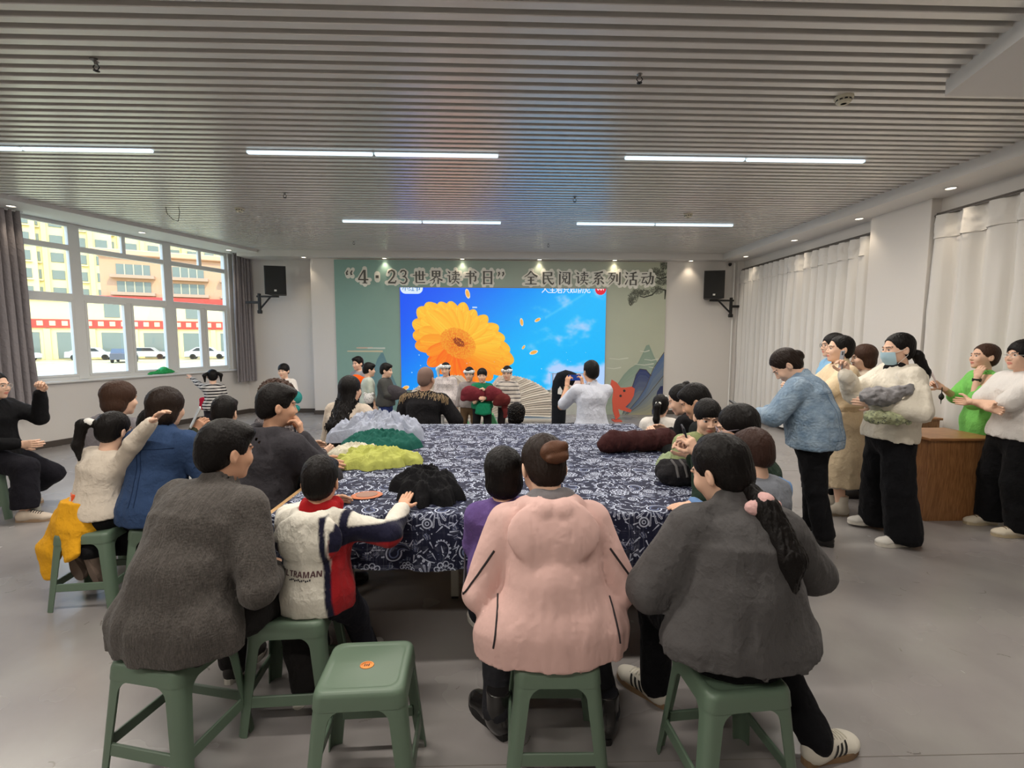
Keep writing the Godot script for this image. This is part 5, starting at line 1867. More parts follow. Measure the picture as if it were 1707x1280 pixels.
# characters as strokes on a 100 x 100 field: [width at start, width at end, x, y, x, y ...]
var GLYPH := {
	"shi": [[6, 6, 3, 62, 97, 66], [13, 12, 28, 90, 28, 12], [13, 12, 52, 96, 52, 28], [13, 12, 77, 93, 77, 28], [6, 6, 50, 30, 80, 30], [6, 8, 24, 9, 93, 10]],
	"jie": [[12, 12, 25, 97, 25, 54], [12, 12, 77, 97, 77, 54], [6, 6, 25, 94, 80, 94], [6, 6, 25, 75, 77, 75], [6, 6, 25, 56, 77, 56], [9, 9, 51, 95, 51, 54], [11, 4, 48, 52, 28, 34, 4, 22], [5, 13, 54, 52, 74, 36, 98, 27], [10, 4, 38, 32, 35, 14, 22, 0], [11, 11, 66, 34, 66, 0]],
	"du": [[5, 13, 10, 94, 24, 80], [6, 6, 2, 61, 22, 63], [11, 10, 21, 64, 21, 16], [10, 4, 21, 12, 36, 28], [6, 6, 44, 85, 92, 87], [11, 11, 66, 99, 66, 70], [6, 6, 38, 70, 97, 72], [9, 5, 96, 72, 87, 57], [5, 10, 47, 62, 57, 53], [5, 10, 43, 50, 53, 41], [6, 6, 35, 34, 99, 36], [12, 4, 69, 64, 67, 36, 56, 15, 36, 1], [5, 13, 70, 24, 92, 4]],
	"shu": [[6, 6, 14, 79, 74, 81], [11, 11, 73, 82, 70, 58], [6, 6, 4, 57, 88, 59], [12, 11, 86, 60, 84, 24], [11, 4, 84, 22, 70, 26], [13, 13, 46, 99, 46, 0], [5, 12, 75, 97, 91, 84]],
	"ri": [[13, 13, 22, 97, 22, 0], [13, 13, 78, 97, 78, 0], [6, 6, 20, 93, 82, 93], [6, 6, 22, 50, 78, 50], [6, 6, 22, 7, 78, 7]],
	"quan": [[11, 4, 50, 99, 30, 74, 1, 55], [5, 14, 50, 99, 70, 76, 98, 59], [6, 6, 24, 54, 77, 56], [6, 6, 26, 31, 75, 33], [13, 13, 50, 56, 50, 6], [6, 8, 6, 4, 94, 5]],
	"min": [[13, 12, 18, 94, 18, 10], [12, 4, 18, 5, 38, 17], [6, 6, 18, 90, 80, 91], [12, 12, 78, 93, 78, 66], [6, 6, 18, 67, 80, 67], [6, 6, 18, 42, 92, 44], [9, 13, 47, 66, 57, 34, 76, 9, 90, 4], [8, 4, 92, 4, 96, 22]],
	"yue": [[5, 12, 10, 99, 23, 87], [12, 12, 14, 80, 14, 0], [6, 6, 34, 90, 90, 90], [13, 12, 87, 92, 87, 6], [10, 4, 87, 3, 72, 10], [5, 9, 36, 82, 45, 72], [9, 4, 66, 83, 58, 72], [9, 9, 37, 66, 37, 44], [9, 9, 66, 66, 66, 44], [5, 5, 35, 65, 68, 65], [5, 5, 37, 46, 66, 46], [9, 4, 45, 44, 42, 26, 26, 10], [10, 9, 56, 44, 56, 17], [8, 8, 56, 15, 74, 14], [8, 4, 74, 14, 77, 28]],
	"xi": [[13, 5, 84, 98, 54, 90, 18, 88], [10, 5, 50, 88, 24, 71], [6, 6, 24, 70, 60, 70], [11, 5, 66, 78, 42, 58, 18, 44], [6, 6, 18, 44, 84, 51], [5, 13, 67, 66, 86, 42], [12, 12, 52, 48, 52, 6], [10, 4, 52, 3, 38, 11], [11, 4, 35, 34, 22, 18, 6, 7], [5, 13, 67, 34, 93, 11]],
	"lie": [[6, 6, 3, 89, 60, 91], [12, 4, 30, 90, 21, 66, 4, 43], [6, 6, 24, 70, 52, 71], [12, 4, 51, 72, 41, 36, 8, 3], [5, 11, 22, 56, 37, 42], [12, 12, 69, 84, 69, 26], [13, 12, 91, 97, 91, 7], [10, 4, 91, 3, 76, 11]],
	"huo": [[5, 12, 8, 97, 22, 84], [5, 12, 2, 70, 16, 58], [10, 5, 6, 6, 24, 42], [13, 5, 88, 97, 64, 90, 40, 88], [6, 6, 31, 66, 99, 68], [12, 12, 64, 89, 64, 40], [12, 12, 44, 42, 44, 0], [12, 12, 86, 42, 86, 0], [6, 6, 42, 39, 88, 39], [6, 6, 44, 6, 86, 6]],
	"dong": [[6, 6, 7, 86, 47, 88], [6, 6, 1, 60, 53, 62], [11, 5, 25, 61, 8, 20], [6, 6, 8, 18, 42, 25], [5, 13, 35, 38, 48, 12], [6, 6, 53, 66, 96, 68], [13, 12, 92, 70, 88, 15], [11, 4, 88, 11, 72, 14], [13, 4, 73, 99, 71, 50, 61, 20, 44, 1]],
	"4": [[7, 8, 56, 98, 8, 30], [9, 9, 6, 28, 92, 28], [15, 15, 62, 99, 62, 3], [6, 6, 42, 3, 82, 3]],
	"2": [[9, 14, 18, 76, 26, 92, 46, 98, 66, 90, 70, 72], [13, 8, 70, 74, 62, 52, 38, 26, 16, 8], [12, 13, 14, 7, 78, 7], [6, 9, 78, 6, 82, 24]],
	"3": [[9, 12, 20, 82, 34, 96, 52, 97, 66, 88, 66, 72], [11, 7, 66, 74, 58, 58, 38, 53], [7, 13, 40, 53, 64, 48, 74, 32, 70, 14], [12, 7, 72, 18, 58, 4, 36, 2, 18, 12]],
	"open": [[14, 7, 32, 62, 26, 76, 36, 94], [14, 7, 64, 62, 58, 76, 68, 94]],
	"close": [[14, 7, 36, 92, 42, 78, 32, 60], [14, 7, 68, 92, 74, 78, 64, 60]],
	"dot": [[22, 22, 50, 40, 50, 60]],
	"ren": [[9, 7, 50, 95, 40, 40, 5, 5], [7, 10, 50, 60, 66, 30, 95, 5]],
	"sheng": [[8, 6, 28, 95, 8, 60], [7, 7, 20, 72, 85, 72], [7, 7, 20, 40, 82, 40], [7, 7, 4, 6, 96, 6], [9, 9, 52, 98, 52, 6]],
	"ruo": [[7, 7, 5, 80, 95, 80], [8, 6, 50, 70, 6, 12], [7, 7, 5, 55, 95, 55], [8, 8, 38, 38, 38, 0], [8, 8, 84, 38, 84, 0], [7, 7, 38, 36, 84, 36], [7, 7, 38, 4, 84, 4]],
	"zhi": [[8, 8, 24, 92, 24, 44], [8, 8, 78, 92, 78, 44], [7, 7, 24, 90, 78, 90], [7, 7, 24, 48, 78, 48], [8, 6, 38, 34, 12, 2], [6, 9, 62, 34, 90, 2]],
	"ru": [[8, 8, 32, 95, 14, 40, 46, 4], [8, 6, 48, 66, 8, 4], [7, 7, 2, 66, 52, 68], [8, 8, 62, 70, 62, 8], [8, 8, 94, 70, 94, 8], [7, 7, 62, 68, 94, 68], [7, 7, 62, 14, 94, 14]],
	"chu": [[8, 8, 26, 95, 34, 84], [7, 7, 6, 72, 46, 72], [8, 8, 26, 60, 26, 0], [7, 7, 50, 40, 34, 24], [7, 7, 54, 82, 96, 82], [8, 8, 94, 82, 90, 10, 78, 8], [8, 6, 72, 82, 66, 40, 48, 2]],
	"jian": [[8, 8, 24, 95, 24, 40], [8, 8, 78, 95, 78, 40], [7, 7, 24, 93, 78, 93], [8, 6, 48, 76, 42, 36, 12, 2], [8, 8, 58, 44, 58, 10, 92, 8, 94, 24]],
	"xiao": [[9, 9, 50, 97, 50, 5], [8, 6, 27, 64, 8, 25], [6, 9, 74, 64, 96, 28]],
	"hong": [[8, 6, 30, 95, 8, 66, 34, 60, 8, 40], [7, 7, 2, 12, 46, 24], [7, 7, 52, 82, 96, 82], [9, 9, 74, 82, 74, 12], [8, 8, 48, 9, 99, 9]],
}

func glyph(geo: Geo, key: String, at: Vector3, h: float, depth: float, grow := 0.0, clip = null, w := 1.0):
	var k := h / 100.0
	var bump := 0.0
	for s in GLYPH[key]:
		var pts := []
		for i in range(2, s.size(), 2):
			pts.append(Vector2((s[i] - 50) * k * w, s[i + 1] * k))
		var w0: float = (s[0] + grow) * k
		var w1: float = (s[1] + grow) * k
		if grow > 0.0:      # the pale surround runs past the ends
			pts[0] -= (pts[1] - pts[0]).normalized() * grow * k * 0.5
			pts[-1] += (pts[-1] - pts[-2]).normalized() * grow * k * 0.5
		bump += 0.00012
		var t := Transform3D(Basis(), at)
		if clip == null:
			stroke(geo, pts, w0, w1, depth + bump, t)
			for i in pts.size():
				var ww := lerpf(w0, w1, float(i) / (pts.size() - 1))
				if grow > 0.0 or (i > 0 and i < pts.size() - 1):
					var q := PackedVector2Array()
					for j in 8:
						q.append(pts[i] + Vector2.from_angle(TAU * j / 8 + 0.39) * ww * 0.5)
					bump += 0.00012
					geo.prism(q, depth + bump, t, false)
		else:
			for i in pts.size() - 1:
				var d: Vector2 = (pts[i + 1] - pts[i]).normalized()
				var q := Vector2(-d.y, d.x) * w0 * 0.5
				var off := Vector2(at.x, at.y)
				for poly in Geometry2D.intersect_polygons(PackedVector2Array([pts[i] + q + off, pts[i] - q + off, pts[i + 1] - q + off, pts[i + 1] + q + off]), clip):
					geo.prism(poly, 0.0, Transform3D(Basis(), Vector3(0, 0, at.z + bump)), false)

func build_stage():
	var zp := -10.085
	var pan := thing("mural_panel", "wide printed mural panel with teal hills, blue peaks and an ink pine branch", "mural", Vector3(0, 0, ZB + 0.002))
	var g := Geo.new()
	g.bx(Vector3((PX0 + PX1) / 2, PH / 2, 0.024), Vector3(PX1 - PX0, PH, 0.047), 0.002)
	part(pan, "backing_board", mat(Color8(196, 198, 188), 0.7), g)
	g = Geo.new()
	g.quad(Vector3(PX0, 0, 0.049), Vector3(PX1, 0, 0.049), Vector3(PX1, PH, 0.049), Vector3(PX0, PH, 0.049))
	var pm := mat(Color.WHITE, 0.75, {"tex": mural_tex()})
	pm.texture_repeat = false
	part(pan, "print", pm, g)
	# lettering with a pale raised surround
	var let := thing("lettering", "dark raised Chinese lettering with pale surround across the top of the mural", "lettering", Vector3(0, 0, zp))
	var dark := mat(Color8(88, 86, 78), 0.5)
	var pale := mat(Color8(240, 238, 226), 0.6)
	var keys := ["open", "4", "dot", "2", "3", "shi", "jie", "du", "shu", "ri", "close", "quan", "min", "yue", "du", "xi", "lie", "huo", "dong"]
	var xs := [-3.03, -2.756, -2.475, -2.17, -1.93, -1.618, -1.275, -0.918, -0.56, -0.214, 0.05, 0.679, 1.028, 1.377, 1.74, 2.078, 2.417, 2.769, 3.109]
	for i in keys.size():
		var narrow := 0.86 if keys[i] in ["2", "3", "4"] else 1.0
		g = Geo.new()
		glyph(g, keys[i], Vector3(xs[i], 2.722, 0), 0.275, 0.012, 21.0, null, narrow)
		var b := part(let, "character", pale, g)
		g = Geo.new()
		glyph(g, keys[i], Vector3(xs[i], 2.722, 0.012), 0.275, 0.014, 0.0, null, narrow)
		part(b, "face", dark, g)
	# the LED screen
	var scr := thing("led_screen", "large bright LED screen showing a yellow daisy on blue sky", "screen", Vector3(0, 0, zp))
	g = Geo.new()
	for e in [[SX0 - 0.012, SX1 + 0.012, SY1, SY1 + 0.012], [SX0 - 0.012, SX1 + 0.012, SY0 - 0.012, SY0], [SX0 - 0.012, SX0, SY0, SY1], [SX1, SX1 + 0.012, SY0, SY1]]:
		g.bx(Vector3((e[0] + e[1]) / 2, (e[2] + e[3]) / 2, 0.008), Vector3(e[1] - e[0], e[3] - e[2], 0.02))
	part(scr, "bezel", mat(Color8(150, 152, 146), 0.5), g)
	var sm := StandardMaterial3D.new()
	sm.albedo_color = Color8(10, 10, 12)
	sm.roughness = 0.5
	sm.emission_enabled = true
	sm.emission_texture = screen_tex()
	sm.emission_energy_multiplier = SCREEN_E
	sm.texture_repeat = false
	g = Geo.new()
	g.quad(Vector3(SX0, SY0, 0.008), Vector3(SX1, SY0, 0.008), Vector3(SX1, SY1, 0.008), Vector3(SX0, SY1, 0.008))
	part(scr, "display_screen", sm, g)
	var al := AreaLight3D.new()
	al.name = "screen_light"
	al.area_size = Vector2(SX1 - SX0, SY1 - SY0)
	al.light_energy = SCREEN_LIGHT
	al.light_color = Color8(150, 196, 255)
	al.shadow_enabled = true
	scr.add_child(al)
	al.position = Vector3((SX0 + SX1) / 2, (SY0 + SY1) / 2, 0.03)
	al.rotation_degrees = Vector3(0, 180, 0)
	# captions cut off by the edge of the picture
	var clip := PackedVector2Array([Vector2(SX0, SY0), Vector2(SX1, SY0), Vector2(SX1, SY1), Vector2(SX0, SY1)])
	var lit := func(c: Color) -> StandardMaterial3D: return mat(Color8(12, 12, 12), 0.5, {"glow": c, "power": SCREEN_E})
	var pill := PackedVector2Array()
	for i in 9:
		pill.append(Vector2(-1.66, 2.63) + Vector2.from_angle(-PI / 2 + PI / 2 * i / 8.0) * 0.11)
	pill.append(Vector2(-1.55, 2.75))
	pill.append(Vector2(-2.0, 2.75))
	for i in 9:
		pill.append(Vector2(-1.9, 2.63) + Vector2.from_angle(PI + PI / 2 * i / 8.0) * 0.11)
	g = Geo.new()
	for q in Geometry2D.intersect_polygons(pill, clip):
		g.prism(q, 0.0, Transform3D(Basis(), Vector3(0, 0, 0.0095)), false)
	part(scr, "caption_plate_screen", lit.call(Color8(224, 240, 255)), g)
	g = Geo.new()
	for i in 3:
		glyph(g, ["xiao", "hong", "shu"][i], Vector3(-1.91 + i * 0.125, 2.575, 0.011), 0.125, 0.0, 3.0, clip)
	part(scr, "caption_screen", lit.call(Color8(52, 120, 190)), g)
	g = Geo.new()
	for i in 7:
		glyph(g, ["ren", "sheng", "ruo", "zhi", "ru", "chu", "jian"][i], Vector3(0.98 + i * 0.145, 2.555, 0.0095), 0.15, 0.0, 3.0, clip)
	part(scr, "caption_screen", lit.call(Color8(236, 246, 255)), g)
	var ring := PackedVector2Array()
	for i in 24:
		ring.append(Vector2(2.135, 2.635) + Vector2.from_angle(TAU * i / 24) * 0.115)
	g = Geo.new()
	for q in Geometry2D.intersect_polygons(ring, clip):
		g.prism(q, 0.0, Transform3D(Basis(), Vector3(0, 0, 0.0095)), false)
	part(scr, "badge_screen", lit.call(Color8(226, 22, 52)), g)
	g = Geo.new()
	for s in [[-0.08, 0.03, -0.05, -0.02], [-0.05, -0.02, -0.02, 0.03], [-0.02, 0.03, 0.01, -0.02], [0.01, -0.02, 0.04, 0.03], [0.06, 0.03, 0.06, -0.02]]:
		var a := Vector2(2.135 + s[0], 2.635 + s[1])
		var b := Vector2(2.135 + s[2], 2.635 + s[3])
		var d := (b - a).normalized()
		var o := Vector2(-d.y, d.x) * 0.008
		for q in Geometry2D.intersect_polygons(PackedVector2Array([a - o, b - o, b + o, a + o]), clip):
			g.prism(q, 0.0, Transform3D(Basis(), Vector3(0, 0, 0.011)), false)
	part(scr, "badge_mark_screen", lit.call(Color8(255, 236, 236)), g)
	# giant open book standing in front of the screen, pages fanned
	var book := thing("giant_book", "giant open book prop with fanned cream pages standing below the screen", "stage prop", Vector3(-0.35, 0, -9.45))
	var page := [mat(Color8(222, 212, 196), 0.8), mat(Color8(206, 194, 178), 0.8), mat(Color8(190, 178, 164), 0.8)]
	for s in [-1.0, 1.0]:
		for k in 26:
			var a := deg_to_rad(4 + k * 2.9)
			var L := 1.62 - 0.55 * pow(k / 25.0, 1.3)
			g = Geo.new()
			var rows := []
			for i in 9:
				var f := i / 8.0
				var aa := a * (1.0 - 0.1 * f * f)
				var ab := (a - 0.075) * (1.0 - 0.1 * f * f)
				var lift := 0.06 + 0.05 * sin(f * PI)
				rows.append(PackedVector3Array([Vector3(s * cos(ab) * L * f, lift + sin(ab) * L * f * 0.82, 0.2 - k * 0.011), Vector3(s * cos(aa) * L * f, lift + sin(aa) * L * f * 0.82, 0.14 - k * 0.011)]))
			g.grid(rows, false, false, s > 0)
			part(book, "page", page[(k * 7) % 3], g)
	g = Geo.new()
	g.bx(Vector3(0, 0.03, 0.05), Vector3(3.3, 0.06, 0.5), 0.01)
	part(book, "cover", mat(Color8(196, 190, 180), 0.7), g)
	# orange leaping fish board beside the peaks
	var fish := thing("fish_board", "flat orange fish-shaped board standing before the blue peaks", "stage prop", Vector3(2.2, 0.0, -9.3))
	var fp := PackedVector2Array()
	for q in [[0.12, 0.02], [0.2, 0.1], [0.16, 0.24], [0.28, 0.2], [0.4, 0.17], [0.43, 0.22], [0.3, 0.28], [0.4, 0.38], [0.46, 0.5], [0.48, 0.64], [0.42, 0.68], [0.3, 0.66], [0.2, 0.66], [0.12, 0.76], [0.02, 0.82], [0.0, 0.72], [0.06, 0.6], [0.04, 0.42], [0.06, 0.2]]:
		fp.append(Vector2(q[0], q[1] + 0.0))
	g = Geo.new()
	g.prism(fp, 0.03)
	part(fish, "board", mat(Color8(206, 88, 66), 0.6), g)
	g = Geo.new()
	for q in [[0.27, 0.6], [0.2, 0.5]]:
		g.lathe([Vector2(0.0, 0.005), Vector2(0.025, 0.005), Vector2(0.025, 0.0)], Transform3D(Basis(Vector3.RIGHT, PI / 2), Vector3(q[0], q[1], 0.03)), 12)
	part(fish, "eye", M.black, g)
	part(fish, "foot", mat(Color8(206, 88, 66), 0.6), bz(0.06, 0.22, 0.0, 0.02, -0.1, 0.12))
	# green foam blocks on the floor behind the children
	for q in [[-0.62, "green triangular foam block between the grey shirt boy and the green shirt boy"], [-0.14, "green triangular foam block beside the black trousers of the green shirt boy"]]:
		var o := thing("foam_block", q[1], "foam block", Vector3(q[0], 0, -8.0))
		g = Geo.new()
		g.prism(PackedVector2Array([Vector2(-0.22, 0), Vector2(0.22, 0), Vector2(0.06, 0.36), Vector2(-0.02, 0.36)]), 0.2)
		part(o, "foam", mat(Color8(96, 178, 120), 0.8), g)
	# clear lectern
	var lec := thing("lectern", "clear acrylic lectern in front of the screen", "lectern", Vector3(1.28, 0, -8.7))
	var ac := mat(Color(0.9, 0.88, 0.9, 0.14), 0.05)
	ac.transparency = BaseMaterial3D.TRANSPARENCY_ALPHA
	part(lec, "front_panel", ac, bz(-0.3, 0.3, 0.0, 0.98, 0.15, 0.162))
	part(lec, "side_panel", ac, bz(-0.3, -0.288, 0.0, 0.98, -0.2, 0.15))
	part(lec, "side_panel", ac, bz(0.288, 0.3, 0.0, 0.98, -0.2, 0.15))
	part(lec, "top_panel", ac, bz(-0.33, 0.33, 0.98, 0.995, -0.24, 0.2))
	g = Geo.new()
	for e in [[Vector3(-0.33, 0.99, 0.2), Vector3(0.33, 0.99, 0.2)], [Vector3(-0.3, 0.0, 0.162), Vector3(-0.3, 0.98, 0.162)], [Vector3(0.3, 0.0, 0.162), Vector3(0.3, 0.98, 0.162)]]:
		g.tube([e[0], e[1]], 0.006, 6)
	part(lec, "edge", mat(Color8(150, 146, 156), 0.3), g)
	part(lec, "name_card", mat(Color8(226, 208, 210), 0.7), bz(-0.2, 0.26, 0.62, 0.9, 0.166, 0.172))
	# tall black arched bag
	var bag := thing("arched_stand", "tall black padded arch with a small white mark beside the photographing man", "stage prop", Vector3(0.88, 0, -7.0))
	g = Geo.new()
	var arch := []
	for i in 17:
		var f := i / 16.0
		arch.append(Vector3(0.02 * sin(f * 3) + 0.24 * pow(maxf(0.0, f - 0.7) / 0.3, 1.6), minf(1.06, 1.28 * f) - 0.05 * pow(maxf(0.0, f - 0.8) / 0.2, 2.0), 0))
	var rr := []
	for i in 17:
		rr.append(0.11 - 0.015 * absf(i - 9) / 9.0)
	g.tube(arch, rr, 14)
	part(bag, "padding", cloth(24, 27, 32), g)
	g = Geo.new()
	g.prism(PackedVector2Array([Vector2(-0.035, -0.05), Vector2(0.02, -0.06), Vector2(0.035, 0.0), Vector2(0.0, 0.06), Vector2(-0.03, 0.02)]), 0.006, Transform3D(Basis(), Vector3(0.02, 0.86, 0.105)))
	part(bag, "mark", M.white, g)
# ---------------------------------------------------------------- stools, table, desks, clothes
func rrect(hx: float, hz: float, rc: float, y: float, per := 5) -> PackedVector3Array:
	var P := PackedVector3Array()
	for c in [[1, 1, 0.0], [-1, 1, PI / 2], [-1, -1, PI], [1, -1, PI * 1.5]]:
		for i in per:
			var a: float = c[2] + PI / 2 * i / (per - 1)
			P.append(Vector3(c[0] * (hx - rc) + cos(a) * rc, y, c[1] * (hz - rc) + sin(a) * rc))
	return P

var stool_mesh := {}
func make_stool(label: String, at: Vector3, turn: float) -> Node3D:
	var t := thing("plastic_stool", label, "stool", at, turn, "green plastic stools")
	if stool_mesh.is_empty():
		var HX := func(y: float) -> float: return lerpf(0.188, 0.146, y / 0.45)
		var HZ := func(y: float) -> float: return lerpf(0.178, 0.136, y / 0.45)
		var g := Geo.new()
		var loops := []
		for q in [[0.388, 0.0], [0.39, 0.003], [0.43, 0.003], [0.444, 0.0], [0.45, -0.008], [0.4505, -0.02], [0.4475, -0.024], [0.447, -0.03]]:
			loops.append(rrect(HX.call(q[0]) + q[1], HZ.call(q[0]) + q[1], 0.036, q[0]))
		g.grid(loops, true, false, true)
		var top: PackedVector3Array = loops[-1]
		for i in top.size():
			g.tri(Vector3(0, 0.447, 0), top[(i + 1) % top.size()], top[i])
		loops = [rrect(0.14, 0.13, 0.03, 0.388), rrect(0.138, 0.128, 0.03, 0.44)]
		g.grid(loops, true, false, false)
		top = loops[-1]
		for i in top.size():
			g.tri(Vector3(0, 0.44, 0), top[i], top[(i + 1) % top.size()])
		stool_mesh.seat = g.mesh()
		# one leg: an angle that widens into the apron
		g = Geo.new()
		var outer := []
		var inner := []
		var ys := [0.0, 0.06, 0.12, 0.18, 0.24, 0.3, 0.335, 0.35, 0.362, 0.372, 0.38, 0.386, 0.39]
		for y in ys:
			var w: float = lerpf(0.043, 0.055, y / 0.35)
			if y > 0.345:
				var u: float = minf(1.0, (y - 0.345) / 0.045)
				w += 0.045 * (1.0 - sqrt(1.0 - u * u))
			var hx: float = HX.call(y)
			var hz: float = HZ.call(y)
			for k in 2:
				var off := 0.0 if k == 0 else 0.0055
				var rc := 0.032 - off
				var row := PackedVector3Array([Vector3(hx - w, y, hz - off)])
				for i in 5:
					var a := PI / 2 - PI / 2 * i / 4
					row.append(Vector3(hx - 0.032 + cos(a) * rc, y, hz - 0.032 + sin(a) * rc))
				row.append(Vector3(hx - off, y, hz - w))
				(outer if k == 0 else inner).append(row)
		g.grid(outer, false, false, false)
		g.grid(inner, false, false, true)
		for e in [0, 6]:
			var A := []
			for i in outer.size():
				A.append(PackedVector3Array([outer[i][e], inner[i][e]]))
			g.grid(A, false, false, e == 0)
		g.grid([outer[0], inner[0]], false, false, false)
		stool_mesh.leg = g.mesh()
		for s in 2:
			g = Geo.new()
			var y0 := 0.115
			var y1 := 0.16
			var hx: float = HX.call(0.14) if s == 0 else HZ.call(0.14)
			var hz: float = HZ.call(0.14) if s == 0 else HX.call(0.14)
			g.box(Transform3D(Basis(Vector3.RIGHT, -0.09), Vector3(0, 0.138, hz - 0.008)), Vector3(2 * hx - 0.075, y1 - y0, 0.012), 0.003)
			stool_mesh["rail%d" % s] = g.mesh()
		g = Geo.new()
		g.lathe([Vector2(0.0, 0.0006), Vector2(0.018, 0.0006), Vector2(0.0185, 0.002), Vector2(0.024, 0.002), Vector2(0.025, 0.0)], Transform3D(Basis.from_scale(Vector3(1, 1, 0.8)), Vector3(0, 0.447, 0)), 20)
		stool_mesh.emblem = g.mesh()
		g = Geo.new()
		for i in 3:
			g.bx(Vector3(-0.007 + i * 0.007, 0.4485, 0), Vector3(0.0035, 0.001, 0.012 - 0.003 * (i % 2)))
		stool_mesh.mark = g.mesh()
	inst(t, "seat", M.stool, stool_mesh.seat)
	for i in 4:
		var f := Basis.from_scale(Vector3(1 if i in [0, 3] else -1, 1, 1 if i < 2 else -1))
		inst(t, "leg", M.stool, stool_mesh.leg, Transform3D(f, Vector3.ZERO))
	inst(t, "rail", M.stool, stool_mesh.rail0)
	inst(t, "rail", M.stool, stool_mesh.rail0, Transform3D(Basis(Vector3.UP, PI), Vector3.ZERO))
	inst(t, "rail", M.stool, stool_mesh.rail1, Transform3D(Basis(Vector3.UP, PI / 2), Vector3.ZERO))
	inst(t, "rail", M.stool, stool_mesh.rail1, Transform3D(Basis(Vector3.UP, -PI / 2), Vector3.ZERO))
	var em := inst(t, "emblem", M.brass, stool_mesh.emblem)
	inst(em, "mark", M.black, stool_mesh.mark)
	return t

func cloth_tex() -> Texture2D:
	var W := 1024
	var im := Image.create(W, W, false, Image.FORMAT_RGB8)
	var navy := Color8(24, 28, 54)
	var pale := Color8(200, 208, 226)
	var mid := Color8(108, 120, 156)
	im.fill(navy)
	var r := RandomNumberGenerator.new()
	r.seed = 8
	# ground of small hatching and dots
	for i in 900:
		var p := Vector2(r.randf(), r.randf()) * W
		if r.randf() < 0.5:
			disc(im, p, r.randf_range(1.5, 4.0), pale if r.randf() < 0.6 else mid, true)
		else:
			var d := Vector2.from_angle(r.randf() * TAU)
			var q := d.orthogonal()
			for k in 4:
				brush(im, [p + q * k * 6, p + q * k * 6 + d * 22], 2.2, 1.4, mid if k % 2 else pale, true)
	for i in 620:
		var p := Vector2(r.randf(), r.randf()) * W
		var d := Vector2.from_angle(r.randf() * TAU) * r.randf_range(12, 26)
		brush(im, [p - d, p + d * 0.2, p + d], 3, 10, navy, true)
		brush(im, [p - d * 0.8, p, p + d * 0.8], 2, 8, pale, true)
	var daisy := func(c: Vector2, R: float):
		disc(im, c, R * 1.12, navy, true)
		for k in 9:
			var a := TAU * k / 9
			disc(im, c + Vector2.from_angle(a) * R * 0.68, R * 0.26, pale, true)
			disc(im, c + Vector2.from_angle(a) * R * 0.68, R * 0.17, navy, true)
			brush(im, [c + Vector2.from_angle(a) * R * 0.3, c + Vector2.from_angle(a) * R * 0.62], 2.0, 5.0, pale, true)
		disc(im, c, R * 0.24, pale, true)
		disc(im, c, R * 0.13, navy, true)
	var scroll := func(c: Vector2, R: float, a0: float, s: float):
		var pts := []
		for k in 30:
			var f := k / 29.0
			pts.append(c + Vector2.from_angle(a0 + s * f * 4.6) * R * (1.0 - 0.8 * f))
		brush(im, pts, 30, 12, navy, true)
		for k in range(0, 30, 2):
			var f := k / 29.0
			var o: Vector2 = (pts[k] - c).normalized()
			disc(im, pts[k] + o * 9.0 * (1.0 - f * 0.6), 8.0 * (1.0 - f * 0.55), pale, true)
		brush(im, pts, 5, 2.5, pale, true)
	var leafy := func(c: Vector2, a: float, R: float):
		for k in range(-3, 4):
			var b := a + k * 0.42
			var L := R * (1.0 - absf(k) * 0.09)
			var e := c + Vector2.from_angle(b) * L
			brush(im, [c, c.lerp(e, 0.6), e], 5, 5, navy, true)
			brush(im, [c.lerp(e, 0.2), c.lerp(e, 0.65), e], 3, 12, pale, true)
			brush(im, [c.lerp(e, 0.5), e], 2, 3, navy, true)
	var paisley := func(c: Vector2, a: float, R: float):
		for w in [[1.0, navy], [0.86, pale], [0.7, navy], [0.5, mid], [0.34, navy]]:
			for k in 22:
				var f := k / 21.0
				var p: Vector2 = c + Vector2.from_angle(a + f * 1.5) * R * f * 0.9
				disc(im, p, R * 0.5 * w[0] * pow(1.0 - f, 0.75) + 1.5, w[1], true)
	for gx in 3:
		for gy in 3:
			var c := Vector2(gx, gy) * W / 3.0 + Vector2(60 + (gy % 2) * 120, 60)
			scroll.call(c + Vector2(90, 40), 92.0, r.randf() * TAU, 1.0 if (gx + gy) % 2 else -1.0)
			leafy.call(c + Vector2(200, 200), r.randf() * TAU, 96.0)
			paisley.call(c + Vector2(225, 70), r.randf() * TAU, 84.0)
			leafy.call(c + Vector2(40, 190), r.randf() * TAU, 70.0)
			daisy.call(c + Vector2(120, 160), 56.0)
			daisy.call(c + Vector2(285, 150), 38.0)
			disc(im, c + Vector2(160, 270), 25, pale, true)
			disc(im, c + Vector2(160, 270), 18, navy, true)
			disc(im, c + Vector2(160, 270), 11, pale, true)
			disc(im, c + Vector2(160, 270), 6, navy, true)
	return ImageTexture.create_from_image(im)

const TX0 := -1.09
const TX1 := 1.36
const TZ0 := -2.26
const TZ1 := -4.72

